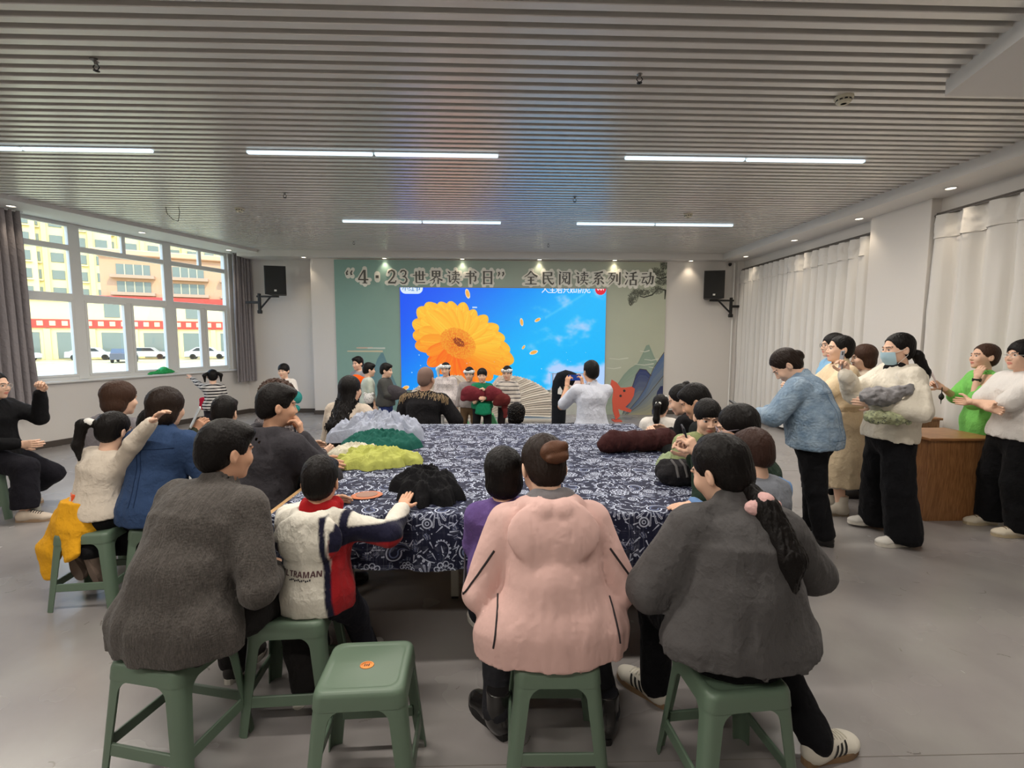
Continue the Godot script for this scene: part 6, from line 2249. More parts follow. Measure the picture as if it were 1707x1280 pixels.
func build_table():
	var wood := mat(Color8(196, 158, 112), 0.5)
	var steel := mat(Color8(196, 192, 180), 0.4)
	var t := thing("meeting_table", "large square meeting table under a dark floral cloth", "table", Vector3((TX0 + TX1) / 2, 0, (TZ0 + TZ1) / 2))
	var hx := (TX1 - TX0) / 2
	var hz := (TZ1 - TZ0) / -2
	part(t, "tabletop", wood, bz(-hx - 0.035, hx - 0.004, 0.715, 0.752, hz - 0.004, -hz + 0.004, 0.003))
	for x in [-hx + 0.18, -0.4, 0.45, hx - 0.18]:
		for z in [hz - 0.6, -hz + 0.3]:
			var l := part(t, "leg", steel, bz(x - 0.024, x + 0.024, 0.015, 0.715, z - 0.024, z + 0.024, 0.003))
			part(l, "foot", M.black, bz(x - 0.02, x + 0.02, 0.0, 0.016, z - 0.02, z + 0.02))
	for z in [hz - 0.6, -hz + 0.3]:
		part(t, "apron", steel, bz(-hx + 0.1, hx - 0.1, 0.665, 0.712, z - 0.015, z + 0.015))
	# cloth: flat top, rolled over the edges, hanging in soft waves
	var g := Geo.new()
	var n := FastNoiseLite.new()
	n.seed = 6
	n.frequency = 1.0
	var base := []
	var nrm := []
	var cx := (TX0 + TX1) / 2
	var cz := (TZ0 + TZ1) / 2
	var per := 90
	for s in [[Vector3(-hx, 0, hz), Vector3(hx, 0, hz), Vector3(0, 0, 1)], [Vector3(hx, 0, hz), Vector3(hx, 0, -hz), Vector3(1, 0, 0)], [Vector3(hx, 0, -hz), Vector3(-hx, 0, -hz), Vector3(0, 0, -1)], [Vector3(-hx, 0, -hz), Vector3(-hx, 0, hz), Vector3(-1, 0, 0)]]:
		for i in per:
			var f := i / float(per - 1)
			var p: Vector3 = s[0].lerp(s[1], f)
			var m: Vector3 = s[2]
			var side: Vector3 = (s[1] - s[0]).normalized()
			if f < 0.03:
				m = (m - side * (1 - f / 0.03)).normalized()
			elif f > 0.97:
				m = (m + side * (1 - (1 - f) / 0.03)).normalized()
			base.append(p)
			nrm.append(m)
	var loops := []
	for q in [[-0.06, 0.7605], [-0.012, 0.7605], [0.0, 0.758], [0.008, 0.75], [0.011, 0.735]]:
		var row := PackedVector3Array()
		for i in base.size():
			row.append(base[i] + nrm[i] * q[0] + Vector3(0, q[1], 0))
		loops.append(row)
	for k in range(1, 10):
		var f := k / 9.0
		var row := PackedVector3Array()
		for i in base.size():
			var u := i * 0.047
			var corner: float = pow(absf(nrm[i].x * nrm[i].z) * 2.0, 0.6)
			var w: float = 0.012 + f * (0.03 * n.get_noise_2d(u * 2.6, 1.5) + 0.016 * n.get_noise_2d(u * 6.0, f * 1.5) + 0.05 * corner + 0.01)
			var hem: float = 0.475 + 0.018 * n.get_noise_2d(u * 0.9, 8.0) - 0.02 * (base[i].x / hx)
			row.append(base[i] + nrm[i] * w + Vector3(0, lerpf(0.735, hem, f), 0))
		loops.append(row)
	g.grid(loops, true, false, true)
	var rows := []
	for j in 25:
		var row := PackedVector3Array()
		for i in 25:
			var x := (-hx + 0.058) + (2 * hx - 0.116) * i / 24.0
			var z := (-hz + 0.058) + (2 * hz - 0.116) * j / 24.0
			var e := minf(minf(i, 24 - i), minf(j, 24 - j))
			row.append(Vector3(x, 0.7605 + (0.0035 * absf(n.get_noise_2d(x * 3.0, z * 3.0)) if e > 0 else 0.0), z))
		rows.append(row)
	g.grid(rows, false, false, true)
	var tc := thing("tablecloth", "navy and white paisley cloth hanging over the meeting table", "tablecloth", Vector3(cx, 0, cz))
	var cm := mat(Color.WHITE, 0.72, {"tex": cloth_tex(), "scale": 0.95, "spec": 0.4})
	part(tc, "fabric", cm, g)

func heap(called: String, label: String, category: String, at: Vector3, shapes: Array, m: Material, amp := 0.014, freq := Vector3(9, 9, 9), cell := 0.01, turn := 0.0) -> MeshInstance3D:
	var o := MeshInstance3D.new()
	o.name = numbered(called)
	add_child(o)
	o.position = at
	o.rotation.y = turn
	o.material_override = m
	tag(o, label, category)
	shapes.append(plane(Vector3(0, 0.001, 0), Vector3.DOWN))
	jobs.append({"shapes": shapes, "cell": cell, "amp": amp, "freq": freq, "node": o, "color": Color(1, 1, 1)})
	return o

# a garment dropped in a heap: an uneven outline, folds that run and cross, edges lying on the cloth
func crumpled(called: String, label: String, category: String, at: Vector3, rx: float, rz: float, h: float, seed: int, m: Material, ragged := 0.4, turn := 0.0):
	var n := FastNoiseLite.new()
	n.seed = seed
	n.frequency = 1.0
	n.fractal_octaves = 2
	n.fractal_type = FastNoiseLite.FRACTAL_RIDGED
	n.domain_warp_enabled = true
	n.domain_warp_amplitude = 0.35
	n.domain_warp_frequency = 1.5
	var e := FastNoiseLite.new()
	e.seed = seed + 100
	e.frequency = 1.0
	var rows := []
	for r in 34:
		var f := r / 33.0
		var row := PackedVector3Array()
		for q in 96:
			var a := TAU * q / 96
			var out := 1.0 + ragged * e.get_noise_2d(cos(a) * 1.3, sin(a) * 1.3)
			var x := cos(a) * rx * f * out
			var z := sin(a) * rz * f * out
			var dome := pow(maxf(0.0, 1.0 - f * f), 0.55)
			var fold := n.get_noise_2d(x * 7.0, z * 7.0) * 0.5 + 0.5
			var yy := h * dome * (0.42 + 0.62 * fold) + 0.012 * (1.0 - smoothstep(0.9, 1.0, f))
			if r == 33:
				yy = 0.0
			row.append(Vector3(x, yy, z))
		rows.append(row)
	var g := Geo.new()
	g.grid(rows, true, false, true)
	var o := single(called, m, g, label, category)
	o.position = at
	o.rotation.y = turn

func build_clothes():
	var y := 0.764
	crumpled("folded_cloth", "teal folded quilted cloth under the pale blue jacket on the table", "cloth", Vector3(-0.9, y, -3.7), 0.32, 0.21, 0.13, 41, cloth(32, 88, 78), 0.1)
	crumpled("jacket", "pale blue grey jacket thrown over the teal cloth", "jacket", Vector3(-0.98, y, -3.98), 0.34, 0.24, 0.24, 42, cloth(168, 174, 190), 0.55, 0.2)
	crumpled("jacket", "lime and grey jacket crumpled at the table side", "jacket", Vector3(-0.82, y, -3.2), 0.29, 0.17, 0.11, 43, cloth(178, 182, 96), 0.6, -0.15)
	crumpled("jacket", "cream lining of a jacket spread on the table edge beside the lime one", "jacket", Vector3(-1.0, y, -3.36), 0.2, 0.11, 0.1, 44, cloth(214, 208, 190), 0.4, 0.2)
	crumpled("sweater", "black sweater heaped at the table edge near the boy in the hood", "sweater", Vector3(-0.4, y, -2.6), 0.17, 0.27, 0.13, 45, cloth(20, 20, 22), 0.5, 0.5)
	var mr := heap("rolled_coat", "dark maroon padded coat rolled up on the table", "coat", Vector3(1.06, y, -3.5), [cone(Vector3(-0.22, 0.075, 0.0), Vector3(0.22, 0.08, -0.06), 0.078, 0.084, 0.04), cone(Vector3(-0.28, 0.06, 0.02), Vector3(-0.2, 0.07, 0.0), 0.05, 0.07, 0.03), ball(Vector3(-0.2, 0.13, -0.02), Vector3(0.05, 0.03, 0.05), 0.03)], cloth(62, 34, 34), 0.012, Vector3(16, 5, 5), 0.01)
	var bag := heap("small_bag", "small black bag with grey straps on the table before the grey ponytail woman", "bag", Vector3(1.05, y, -2.72), [ball(Vector3(0, 0.05, 0), Vector3(0.12, 0.07, 0.1), 0.03), cone(Vector3(-0.05, 0.07, -0.04), Vector3(0.06, 0.08, -0.04), 0.06, 0.05, 0.03)], cloth(34, 33, 35), 0.008, Vector3(14, 14, 14), 0.009)
	var g := Geo.new()
	for x in [-0.03, 0.02]:
		g.tube([Vector3(x, 0.06, 0.1), Vector3(x, 0.115, 0.06), Vector3(x, 0.13, -0.02)], 0.008, 6)
	part(bag, "strap", cloth(92, 90, 90), g)
	heap("plastic_bag", "crumpled blue plastic on the far edge of the table", "bag", Vector3(-0.8, y, -4.3), [cone(Vector3(-0.06, 0.02, 0), Vector3(0.06, 0.015, 0.02), 0.025, 0.018, 0.02)], mat(Color8(70, 110, 190), 0.3), 0.008, Vector3(30, 30, 30), 0.008)
	crumpled("leaf_garment", "green and white print garment lying at the table edge by the small boys", "garment", Vector3(1.2, y, -3.1), 0.12, 0.16, 0.08, 46, cloth(150, 164, 128), 0.4)
	# orange paper fan lying on the cloth
	var f := thing("paper_fan", "small orange and red round paper fan on the paisley cloth", "fan", Vector3(-0.7, 0.7635, -2.52), 0.3)
	g = Geo.new()
	g.lathe([Vector2(0.0, 0.006), Vector2(0.06, 0.006), Vector2(0.066, 0.003), Vector2(0.06, 0.0)], Transform3D(Basis.from_scale(Vector3(1.25, 1, 1)), Vector3.ZERO), 24)
	part(f, "rim", mat(Color8(196, 112, 70), 0.5), g)
	g = Geo.new()
	g.lathe([Vector2(0.0, 0.008), Vector2(0.045, 0.008), Vector2(0.046, 0.005)], Transform3D(Basis.from_scale(Vector3(1.25, 1, 1)), Vector3.ZERO), 20)
	part(f, "print", mat(Color8(150, 110, 92), 0.5), g)
	g = Geo.new()
	g.box(Transform3D(Basis(), Vector3(-0.13, 0.003, 0.02)), Vector3(0.12, 0.006, 0.016), 0.002)
	part(f, "handle", mat(Color8(150, 96, 50), 0.5), g)

func build_desks():
	var grain := grain_tex("wood", Color8(138, 92, 54), Color8(178, 128, 80), 1.2, 9.0, 256, 3, 1.6)
	var wv := mat(Color.WHITE, 0.42, {"tex": grain_tex("wood_v", Color8(134, 90, 54), Color8(176, 126, 80), 9.0, 1.1, 256, 3, 1.6), "scale": 1.1})
	var wt := mat(Color.WHITE, 0.38, {"tex": grain, "scale": 1.1})
	for d in [[Vector3(4.08, 0, -4.03), "wooden office desk with plain front panel beside the woman in green", 0.62], [Vector3(4.4, 0, -5.1), "wooden office desk standing behind the woman with a face mask", 1.0]]:
		var t := thing("office_desk", d[1], "desk", d[0], 0, "wooden desks along the curtains")
		var w: float = d[2]
		var hw := w / 2
		part(t, "desktop", wt, bz(-hw, hw, 0.725, 0.75, 0.02, -0.5, 0.004))
		part(t, "front_panel", wv, bz(-hw + 0.02, hw - 0.02, 0.0, 0.725, 0.0, -0.02, 0.002))
		part(t, "side_panel", wv, bz(-hw + 0.02, -hw + 0.04, 0.02, 0.725, -0.02, -0.48, 0.002))
		part(t, "side_panel", wv, bz(hw - 0.04, hw - 0.02, 0.02, 0.725, -0.02, -0.48, 0.002))
		part(t, "plinth", mat(Color8(70, 58, 48), 0.6), bz(-hw + 0.03, hw - 0.03, 0.0, 0.02, -0.04, -0.46))

func build_stools():
	M.stool = mat(Color8(98, 118, 100), 0.42, {"spec": 0.5, "normal": noise_tex("orange_peel", 0.2, 128, 2, 1.0), "depth": 0.08, "scale": 6.0})
	M.brass = mat(Color8(206, 128, 62), 0.3, {"metal": 0.7})
	for s in [[-1.217, -1.75, -12.5, "green plastic stool under the man in the grey corduroy jacket"], [-0.87, -2.0, 3.0, "green plastic stool under the boy in the hooded jacket"], [-0.463, -1.615, 2.5, "empty green plastic stool with round brass emblem"],
		[0.214, -1.7, -1.0, "green plastic stool under the woman in the pink jacket"], [0.82, -1.58, 5.0, "green plastic stool under the woman in the charcoal sweater"], [-2.47, -2.93, 6.0, "green plastic stool under the girl with the yellow jacket"],
		[-2.1, -3.0, 12.0, "green plastic stool under the woman in the dark blue shirt"], [-4.55, -4.3, 30.0, "green plastic stool under the woman in black by the window"], [-2.85, -3.55, 0.0, "green plastic stool under the person in the grey hooded top"],
		[-1.5, -2.75, -8.0, "green plastic stool under the man in the charcoal hoodie"], [-1.78, -3.5, -5.0, "green plastic stool under the woman in the checked jacket"], [-1.5, -4.45, 0.0, "green plastic stool under the woman with long loose hair"],
		[-0.62, -5.1, 5.0, "green plastic stool under the man with the shaved head"], [1.06, -5.4, 8.0, "green plastic stool under the photographing man"], [1.6, -4.5, -10.0, "green plastic stool under the girl in white with a ponytail"], [1.72, -3.2, 0.0, "green plastic stool under the man in the black jacket"]]:
		make_stool(s[3], Vector3(s[0], 0, s[1]), deg_to_rad(s[2]))
# ---------------------------------------------------------------- the street beyond the window
func build_outside():
	var gy := -1.0
	var asphalt := mat(Color8(228, 206, 150), 0.9, {"tex": noise_tex("ground", 0.02, 256, 4, 0.0, [Color(0.8, 0.8, 0.8), Color(1, 1, 1)]), "scale": 0.05, "world": true})
	var g := Geo.new()
	g.bx(Vector3(-70, gy - 0.5, -60), Vector3(190, 1.0, 190))
	struct("ground", asphalt, g, "sunlit pale street and parking ground beyond the window")
	M.cream = mat(Color8(238, 222, 158), 0.85)
	M.cream2 = mat(Color8(226, 208, 146), 0.85)
	M.brown = mat(Color8(200, 158, 124), 0.85)
	M.pane_dark = mat(Color8(118, 128, 116), 0.25)
	M.red = mat(Color8(214, 62, 44), 0.6)
	M.stone = mat(Color8(206, 196, 160), 0.85)
	var wg := Geo.new()
	wg.bx(Vector3.ZERO, Vector3(1.7, 1.6, 0.2), 0.03)
	var wmesh := wg.mesh()
	var bg := Geo.new()
	bg.bx(Vector3.ZERO, Vector3(2.0, 0.14, 0.5), 0.02)
	var bmesh := bg.mesh()
	# tall blocks: [x, z, width, height, columns, label]
	for t in [[-85.0, -81.0, 16.0, 62.0, 5, "tall cream apartment tower running out of view above the window"], [-76.0, -89.0, 12.0, 26.0, 4, "cream apartment tower with dark roof beside the tallest one"], [-69.5, -95.0, 10.0, 24.0, 3, "lower cream apartment tower with dark roof in the middle of the window"], [-62.0, -104.0, 12.0, 44.0, 4, "cream apartment tower rising behind the brown block"], [-55.0, -112.0, 9.0, 25.0, 3, "distant cream apartment tower near the corner drape"]]:
		var b := thing("apartment_tower", t[5], "building", Vector3(t[0], gy, t[1]), deg_to_rad(38), "apartment towers across the street")
		var w: float = t[2]
		var hh: float = t[3]
		part(b, "wall", M.cream, bz(-w / 2, w / 2, 0, hh, 0, -5, 0.05))
		part(b, "roof", mat(Color8(110, 104, 92), 0.8), bz(-w / 2 - 0.6, w / 2 + 0.6, hh, hh + 1.2, 0.6, -5.6, 0.1))
		var nc: int = t[4]
		var step := w / nc
		for c in nc:
			part(b, "pier", M.cream2, bz(-w / 2 + c * step - 0.35, -w / 2 + c * step + 0.35, 0, hh, 0.5, 0.0, 0.03))
			for f in 11:
				var x := -w / 2 + (c + 0.5) * step
				inst(b, "window", M.pane_dark, wmesh, Transform3D(Basis(), Vector3(x, 7.5 + f * 3.0, 0.02)))
				if c % 2 == 0:
					inst(b, "ledge", M.stone, bmesh, Transform3D(Basis(), Vector3(x, 6.4 + f * 3.0, 0.2)))
	# the long shop block with red signs, and the brown upper block
	var A := Vector3(-64, gy, -52)
	var B := Vector3(-30, gy, -68)
	var d := (B - A).normalized()
	var L := A.distance_to(B)
	var shop := thing("shop_block", "long cream shop block with red sign bands behind parked cars", "building", A, atan2(-d.z, d.x))
	part(shop, "wall", M.cream, bz(0, L, 0, 7.2, 0, -10, 0.05))
	part(shop, "sign_band", M.red, bz(8.0, L, 3.7, 4.7, 0.3, 0.0, 0.02))
	part(shop, "sign_band", mat(Color8(70, 150, 214), 0.6), bz(1.0, 7.0, 3.6, 4.8, 0.32, 0.0, 0.02), "blue shop sign")
	part(shop, "parapet_band", M.red, bz(9.0, L, 6.9, 7.6, 0.25, 0.0, 0.02))
	var k := 0
	var x := 1.5
	while x < L - 3:
		part(shop, "shop_front", M.pane_dark, bz(x, x + 2.6, 0.1, 3.2, 0.08, -0.1, 0.02))
		part(shop, "pier", M.cream2, bz(x + 3.0, x + 3.6, 0, 3.6, 0.25, 0.0, 0.02))
		if k % 2 == 0:
			part(shop, "window", M.pane_dark, bz(x + 0.4, x + 1.9, 5.0, 6.6, 0.06, -0.1, 0.02))
		x += 4.1
		k += 1
	# pale lettering blocks on the red band
	x = 10.0
	while x < L - 2:
		part(shop, "sign_letter", mat(Color8(246, 196, 150), 0.6), bz(x, x + 0.55, 3.95, 4.5, 0.34, 0.28, 0.02))
		x += 1.1
	var o := A + d * 17.5
	var up := thing("brown_block", "brown block with wide windows and balconies above the red shops", "building", o - Vector3(0, 0, 1.0), atan2(-d.z, d.x))
	part(up, "wall", M.brown, bz(0, 22, 7.2, 12.6, 0.0, -9, 0.05))
	part(up, "roof", mat(Color8(214, 170, 136), 0.8), bz(-0.6, 22.6, 12.6, 13.3, 0.6, -9.4, 0.1))
	for fl in 2:
		for c in 4:
			var xx := 1.6 + c * 5.7
			var w := part(up, "window", M.pane_dark, bz(xx, xx + 3.4, 8.2 + fl * 2.1, 9.5 + fl * 2.1, 0.06, -0.1, 0.02))
			for m in 3:
				part(w, "bar", M.stone, bz(xx + 0.8 + m * 0.9, xx + 0.9 + m * 0.9, 8.2 + fl * 2.1, 9.5 + fl * 2.1, 0.12, 0.0))
			part(up, "balcony", mat(Color8(182, 150, 124), 0.8), bz(xx - 0.5, xx + 3.9, 7.75 + fl * 2.1, 8.15 + fl * 2.1, 0.9, 0.0, 0.03))
	# parked cars
	var cols := [Color8(226, 226, 220), Color8(230, 230, 228), Color8(64, 66, 72), Color8(222, 222, 216), Color8(196, 190, 176), Color8(228, 228, 224), Color8(214, 214, 208), Color8(150, 150, 148)]
	var where := ["white parked car before the blue sign", "white parked car next to the blue sign", "dark grey parked car on the sunlit street", "white parked car before the red band", "beige parked car before the red band", "white parked car below the brown block", "pale parked car below the brown block", "grey parked car at the end of the shop block"]
	var spots := [[-57.0, -50.5], [-52.5, -53.5], [-39.5, -52.0], [-47.0, -57.0], [-42.5, -59.5], [-36.0, -60.5], [-31.5, -62.0], [-28.5, -57.0]]
	var body := PackedVector2Array()
	for q in [[-2.2, 0.35], [2.15, 0.35], [2.2, 0.75], [1.9, 0.88], [1.1, 0.95], [0.6, 1.42], [-1.0, 1.45], [-1.7, 1.02], [-2.15, 0.95]]:
		body.append(Vector2(q[0], q[1]))
	var bm := Geo.new()
	bm.prism(body, 1.7, Transform3D(Basis(), Vector3(0, 0, -0.85)))
	var glass := Geo.new()
	glass.prism(PackedVector2Array([Vector2(-1.45, 1.0), Vector2(0.95, 1.0), Vector2(0.52, 1.37), Vector2(-0.92, 1.39)]), 1.72, Transform3D(Basis(), Vector3(0, 0, -0.86)))
	var wh := Geo.new()
	wh.lathe([Vector2(0.0, -0.1), Vector2(0.32, -0.1), Vector2(0.34, -0.06), Vector2(0.34, 0.06), Vector2(0.32, 0.1), Vector2(0.0, 0.1)], Transform3D(Basis(Vector3.RIGHT, PI / 2), Vector3.ZERO), 16)
	var m1 := bm.mesh()
	var m2 := glass.mesh()
	var m3 := wh.mesh()
	for i in spots.size():
		var c := thing("parked_car", where[i], "car", Vector3(spots[i][0], gy, spots[i][1]), deg_to_rad([24, 24, 118, 25, 25, 24, 25, 60][i]), "cars parked across the street")
		inst(c, "car_body", mat(cols[i], 0.3, {"coat": 0.6}), m1)
		inst(c, "car_glass", mat(Color8(40, 46, 50), 0.1), m2)
		for sx in [-1.35, 1.4]:
			for sz in [-0.8, 0.8]:
				inst(c, "wheel", M.black, m3, Transform3D(Basis(), Vector3(sx, 0.34, sz)))
	# low railing close by and a green net on the sill
	var rl := thing("railing", "low dark metal railing outside below the window", "railing", wpt(3.3, gy, -3.0), atan2(-WD.z, WD.x))
	for i in 22:
		part(rl, "baluster", M.black, bz(i * 0.16, i * 0.16 + 0.02, 0, 1.05, 0, 0.02))
	part(rl, "top_rail", M.black, bz(0, 3.4, 1.05, 1.09, -0.01, 0.03))
	heap("green_net", "crumpled bright green net lying on the window sill", "net", wpt(1.75, 0.955, -0.06), [cone(Vector3(-0.18, 0.03, 0.0), Vector3(0.0, 0.06, 0.0), 0.02, 0.06, 0.04), cone(Vector3(0.0, 0.06, 0.0), Vector3(0.28, 0.01, 0.0), 0.06, 0.02, 0.04)], mat(Color8(40, 176, 96), 0.6, {"back": Color(0.1, 0.4, 0.2)}), 0.012, Vector3(20, 20, 20), 0.012, atan2(-WD.z, WD.x))
# ---------------------------------------------------------------- the people
func blob(called: String, label: String, category: String, at: Vector3, shapes: Array, m: Material, amp := 0.006, freq := Vector3(14, 14, 14), cell := 0.014, turn := 0.0) -> MeshInstance3D:
	var o := MeshInstance3D.new()
	o.name = numbered(called)
	add_child(o)
	o.position = at
	o.rotation.y = turn
	o.material_override = m
	tag(o, label, category)
	jobs.append({"shapes": shapes, "cell": cell, "amp": amp, "freq": freq, "node": o, "color": Color(1, 1, 1)})
	return o

# phone: centre, direction of its long side, direction its screen faces
func phone(label: String, at: Vector3, up: Vector3, face: Vector3, shell: Color, glow: Color, case := false):
	var t := thing("phone", label, "phone", at)
	var z := face.normalized()
	var x := up.cross(z).normalized()
	t.basis = Basis(x, z.cross(x), z)
	var g := Geo.new()
	g.bx(Vector3.ZERO, Vector3(0.074, 0.156, 0.009), 0.004)
	part(t, "shell", mat(shell, 0.35), g)
	g = Geo.new()
	g.bx(Vector3(0, 0, 0.0046), Vector3(0.068, 0.148, 0.001))
	part(t, "phone_screen", mat(Color8(14, 15, 18), 0.12, {"glow": glow, "power": 0.6}), g)
	g = Geo.new()
	g.bx(Vector3(-0.018, 0.055, -0.0055), Vector3(0.026, 0.03, 0.003), 0.001)
	part(t, "lens", M.black, g)
	return t

func stripes_mat(a: Color, b: Color, period: float, duty: float) -> StandardMaterial3D:
	var im := Image.create(8, 64, false, Image.FORMAT_RGB8)
	im.fill(a)
	im.fill_rect(Rect2i(0, 0, 8, int(64 * duty)), b)
	return mat(Color.WHITE, 0.88, {"tex": ImageTexture.create_from_image(im), "scale": 1.0 / period})

func plaid_mat() -> StandardMaterial3D:
	var im := Image.create(64, 64, false, Image.FORMAT_RGB8)
	im.fill(Color8(34, 30, 34))
	for i in 4:
		im.fill_rect(Rect2i(i * 16, 0, 3, 64), Color8(150, 140, 140))
		im.fill_rect(Rect2i(0, i * 16, 64, 3), Color8(140, 132, 132))
	for i in 64:
		for j in 64:
			if (i + j) % 4 == 0:
				im.set_pixel(i, j, im.get_pixel(i, j).lerp(Color8(90, 70, 76), 0.4))
	return mat(Color.WHITE, 0.88, {"tex": ImageTexture.create_from_image(im), "scale": 9.0})

func dotted_mat(base: Color, spot: Color, seed: int) -> StandardMaterial3D:
	var im := Image.create(128, 128, false, Image.FORMAT_RGB8)
	im.fill(base)
	var r := RandomNumberGenerator.new()
	r.seed = seed
	for i in 60:
		disc(im, Vector2(r.randf(), r.randf()) * 128, r.randf_range(2, 5), spot, true)
	return mat(Color.WHITE, 0.88, {"tex": ImageTexture.create_from_image(im), "scale": 6.0})

func V(x: float, y: float, z: float) -> Vector3:
	return Vector3(x, y, z)

func build_people():
	var blk := hair_mat(22, 19, 18)
	var dbr := hair_mat(38, 28, 23)
	var brn := hair_mat(66, 46, 36)
	var black := cloth(26, 26, 28)
	var ink := cloth(30, 31, 38)
	var fair := Color8(232, 190, 164)
	var tan := Color8(216, 168, 138)
	var shoe_w := {"mat": mat(Color8(222, 217, 205), 0.6), "sole": mat(Color8(150, 124, 92), 0.7), "lace": mat(Color8(206, 196, 176), 0.8)}
	var shoe_b := {"mat": mat(Color8(34, 32, 32), 0.5), "sole": mat(Color8(26, 25, 25), 0.7)}
	var shoe_k := {"mat": mat(Color8(206, 202, 196), 0.6), "sole": mat(Color8(170, 166, 158), 0.7), "size": 0.72}

	# --- the near row, backs to us
	var cord := grain_tex("cord", Color8(70, 68, 67), Color8(130, 126, 123), 26.0, 1.5, 256, 11, 1.5)
	var corduroy := mat(Color8(208, 204, 200), 0.92, {"tex": cord, "scale": 3.2, "sheen": 0.3, "spec": 0.2, "normal": noise_tex("weave", 0.11, 256, 3, 5.0), "depth": 0.5})
	person({"label": "man in a grey corduroy jacket seated on a stool, looking towards the table", "at": Vector2(-1.2, -1.74), "yaw": -14, "H": 1.72, "seat": 0.45, "lean": 25, "twist": -4, "build": 1.04, "skin": tan, "head": Vector3(-20, 6, 0), "hair": ["short", blk],
		"top": {"mat": corduroy, "ease": 0.045, "flare": 0.05, "hem": 0.075, "deep": -0.045, "loose": 0.01, "collar": 0.035, "name": "jacket", "amp": 0.009, "freq": Vector3(7, 3.0, 7), "cell": 0.011, "arm_ease": 0.03},
		"bottom": {"mat": cloth(38, 36, 36)}, "shoes": {"mat": mat(Color8(40, 36, 34), 0.6), "sole": mat(Color8(220, 216, 206), 0.7)}, "ra": {"tow": V(-0.95, 0.6, -1.99), "pole": V(0.5, -0.7, 0.6), "hand": "relax"}, "la": {"to": V(-0.1, 0.62, -0.34), "pole": V(-0.5, -0.7, 0.5)},
		"rf": {"to": V(0.27, 0, -0.36)}, "lf": {"to": V(-0.15, 0, -0.42)}})

	var kc := Color8(226, 221, 208).srgb_to_linear()
	var navy := Color8(30, 32, 52).srgb_to_linear()
	var redc := Color8(168, 34, 40).srgb_to_linear()
	person({"label": "small boy in a white, navy and red hooded jacket seated at the table corner", "at": Vector2(-0.79, -2.02), "yaw": -4, "H": 1.18, "seat": 0.45, "lean": 10, "skin": tan, "head": Vector3(8, 6, 0), "hair": ["short_boy", blk],
		"top": {"mat": cloth(255, 255, 255, {"vc": true}), "color": kc, "ease": 0.032, "flare": 0.012, "hem": 0.07, "cell": 0.0075, "amp": 0.006, "name": "jacket", "keep": true, "hood": 1.12,
			"paint": [[[[V(0.1, 0.62, 0), V(1, 0.0, 0.0)], [V(0, 0.77, 0), V(0, -1, 0)]], redc], [[[V(0.078, 0.62, 0), V(1, 0.1, 0)], [V(0.103, 0.62, 0), V(-1, -0.1, 0)], [V(0, 0.86, 0), V(0, -1, 0)]], navy],
				[[[V(0.115, 0, 0), V(1, 0, 0)], [V(0.15, 0, 0), V(-1, 0, 0)], [V(0, 0.74, 0), V(0, 1, 0)]], navy], [[[V(0.1, 0, 0), V(1, 0, 0)], [V(0, 0.72, 0), V(0, 1, 0)], [V(0, 0.79, -0.1), V(0, -1, 0.1)]], navy], [[[V(-0.11, 0, 0), V(-1, 0, 0)], [V(0, 0.76, 0), V(0, -1, 0)]], navy]]},
		"bottom": {"mat": cloth(36, 36, 44)}, "shoes": shoe_k, "ra": {"to": V(0.31, 0.785, -0.24), "pole": V(0.8, -0.5, 0.5), "hand": "flat", "palm": V(0, -1, 0)}, "la": {"to": V(-0.1, 0.78, -0.32), "pole": V(-1, -0.2, 0.2)},
		"extras": [["hood_lining", cloth(176, 34, 38), [cone(V(-0.06, -0.115, -0.02), V(0.06, -0.115, -0.02), 0.045, 0.045, 0.02), cone(V(-0.05, -0.12, 0.045), V(0.05, -0.12, 0.045), 0.042, 0.042, 0.03)], "head", 0.003, 0.008]]})

	person({"label": "woman in a pale pink hooded jacket with hair in a low brown bun", "at": Vector2(0.205, -1.7), "yaw": 2, "H": 1.6, "seat": 0.45, "lean": 19, "build": 1.06, "hs": 1.06, "skin": fair, "head": Vector3(8, 30, 0), "hair": ["pulled", dbr],
		"top": {"mat": cloth(220, 182, 174, {"depth": 0.15}), "ease": 0.035, "flare": 0.1, "hem": 0.085, "deep": -0.075, "loose": 0.01, "amp": 0.007, "freq": Vector3(7, 1.6, 7), "name": "jacket", "keep": true, "cell": 0.0105, "arm_ease": 0.03, "hood": 1.3},
		"bottom": {"mat": cloth(40, 40, 44)}, "shoes": {"mat": mat(Color8(28, 26, 26), 0.25, {"coat": 0.6}), "sole": mat(Color8(24, 22, 22), 0.7), "kind": "boot"}, "la": {"to": V(-0.15, 0.62, -0.27), "pole": V(-0.5, -0.7, 0.5)}, "ra": {"to": V(0.16, 0.62, -0.27), "pole": V(0.5, -0.7, 0.5)},
		"lf": {"to": V(-0.2, 0, -0.14), "yaw": 30}, "rf": {"to": V(0.24, 0, -0.1), "yaw": -10},
		"extras": [["bun", hair_mat(92, 62, 46), [ball(V(0.018, 0.03, 0.118), V(0.055, 0.045, 0.034), 0.015), cone(V(-0.02, 0.03, 0.13), V(0.05, 0.045, 0.14), 0.014, 0.018, 0.01), cone(V(-0.01, 0.0, 0.135), V(0.05, 0.01, 0.135), 0.014, 0.016, 0.01)], "head", 0.004, 0.005],
			["lining_collar", cloth(120, 116, 118), [cone(V(-0.05, -0.135, 0.05), V(0.05, -0.135, 0.05), 0.044, 0.044, 0.02), cone(V(-0.075, -0.15, -0.02), V(-0.05, -0.135, 0.05), 0.036, 0.044, 0.02), cone(V(0.075, -0.15, -0.02), V(0.05, -0.135, 0.05), 0.036, 0.044, 0.02)], "head", 0.003, 0.008]]})
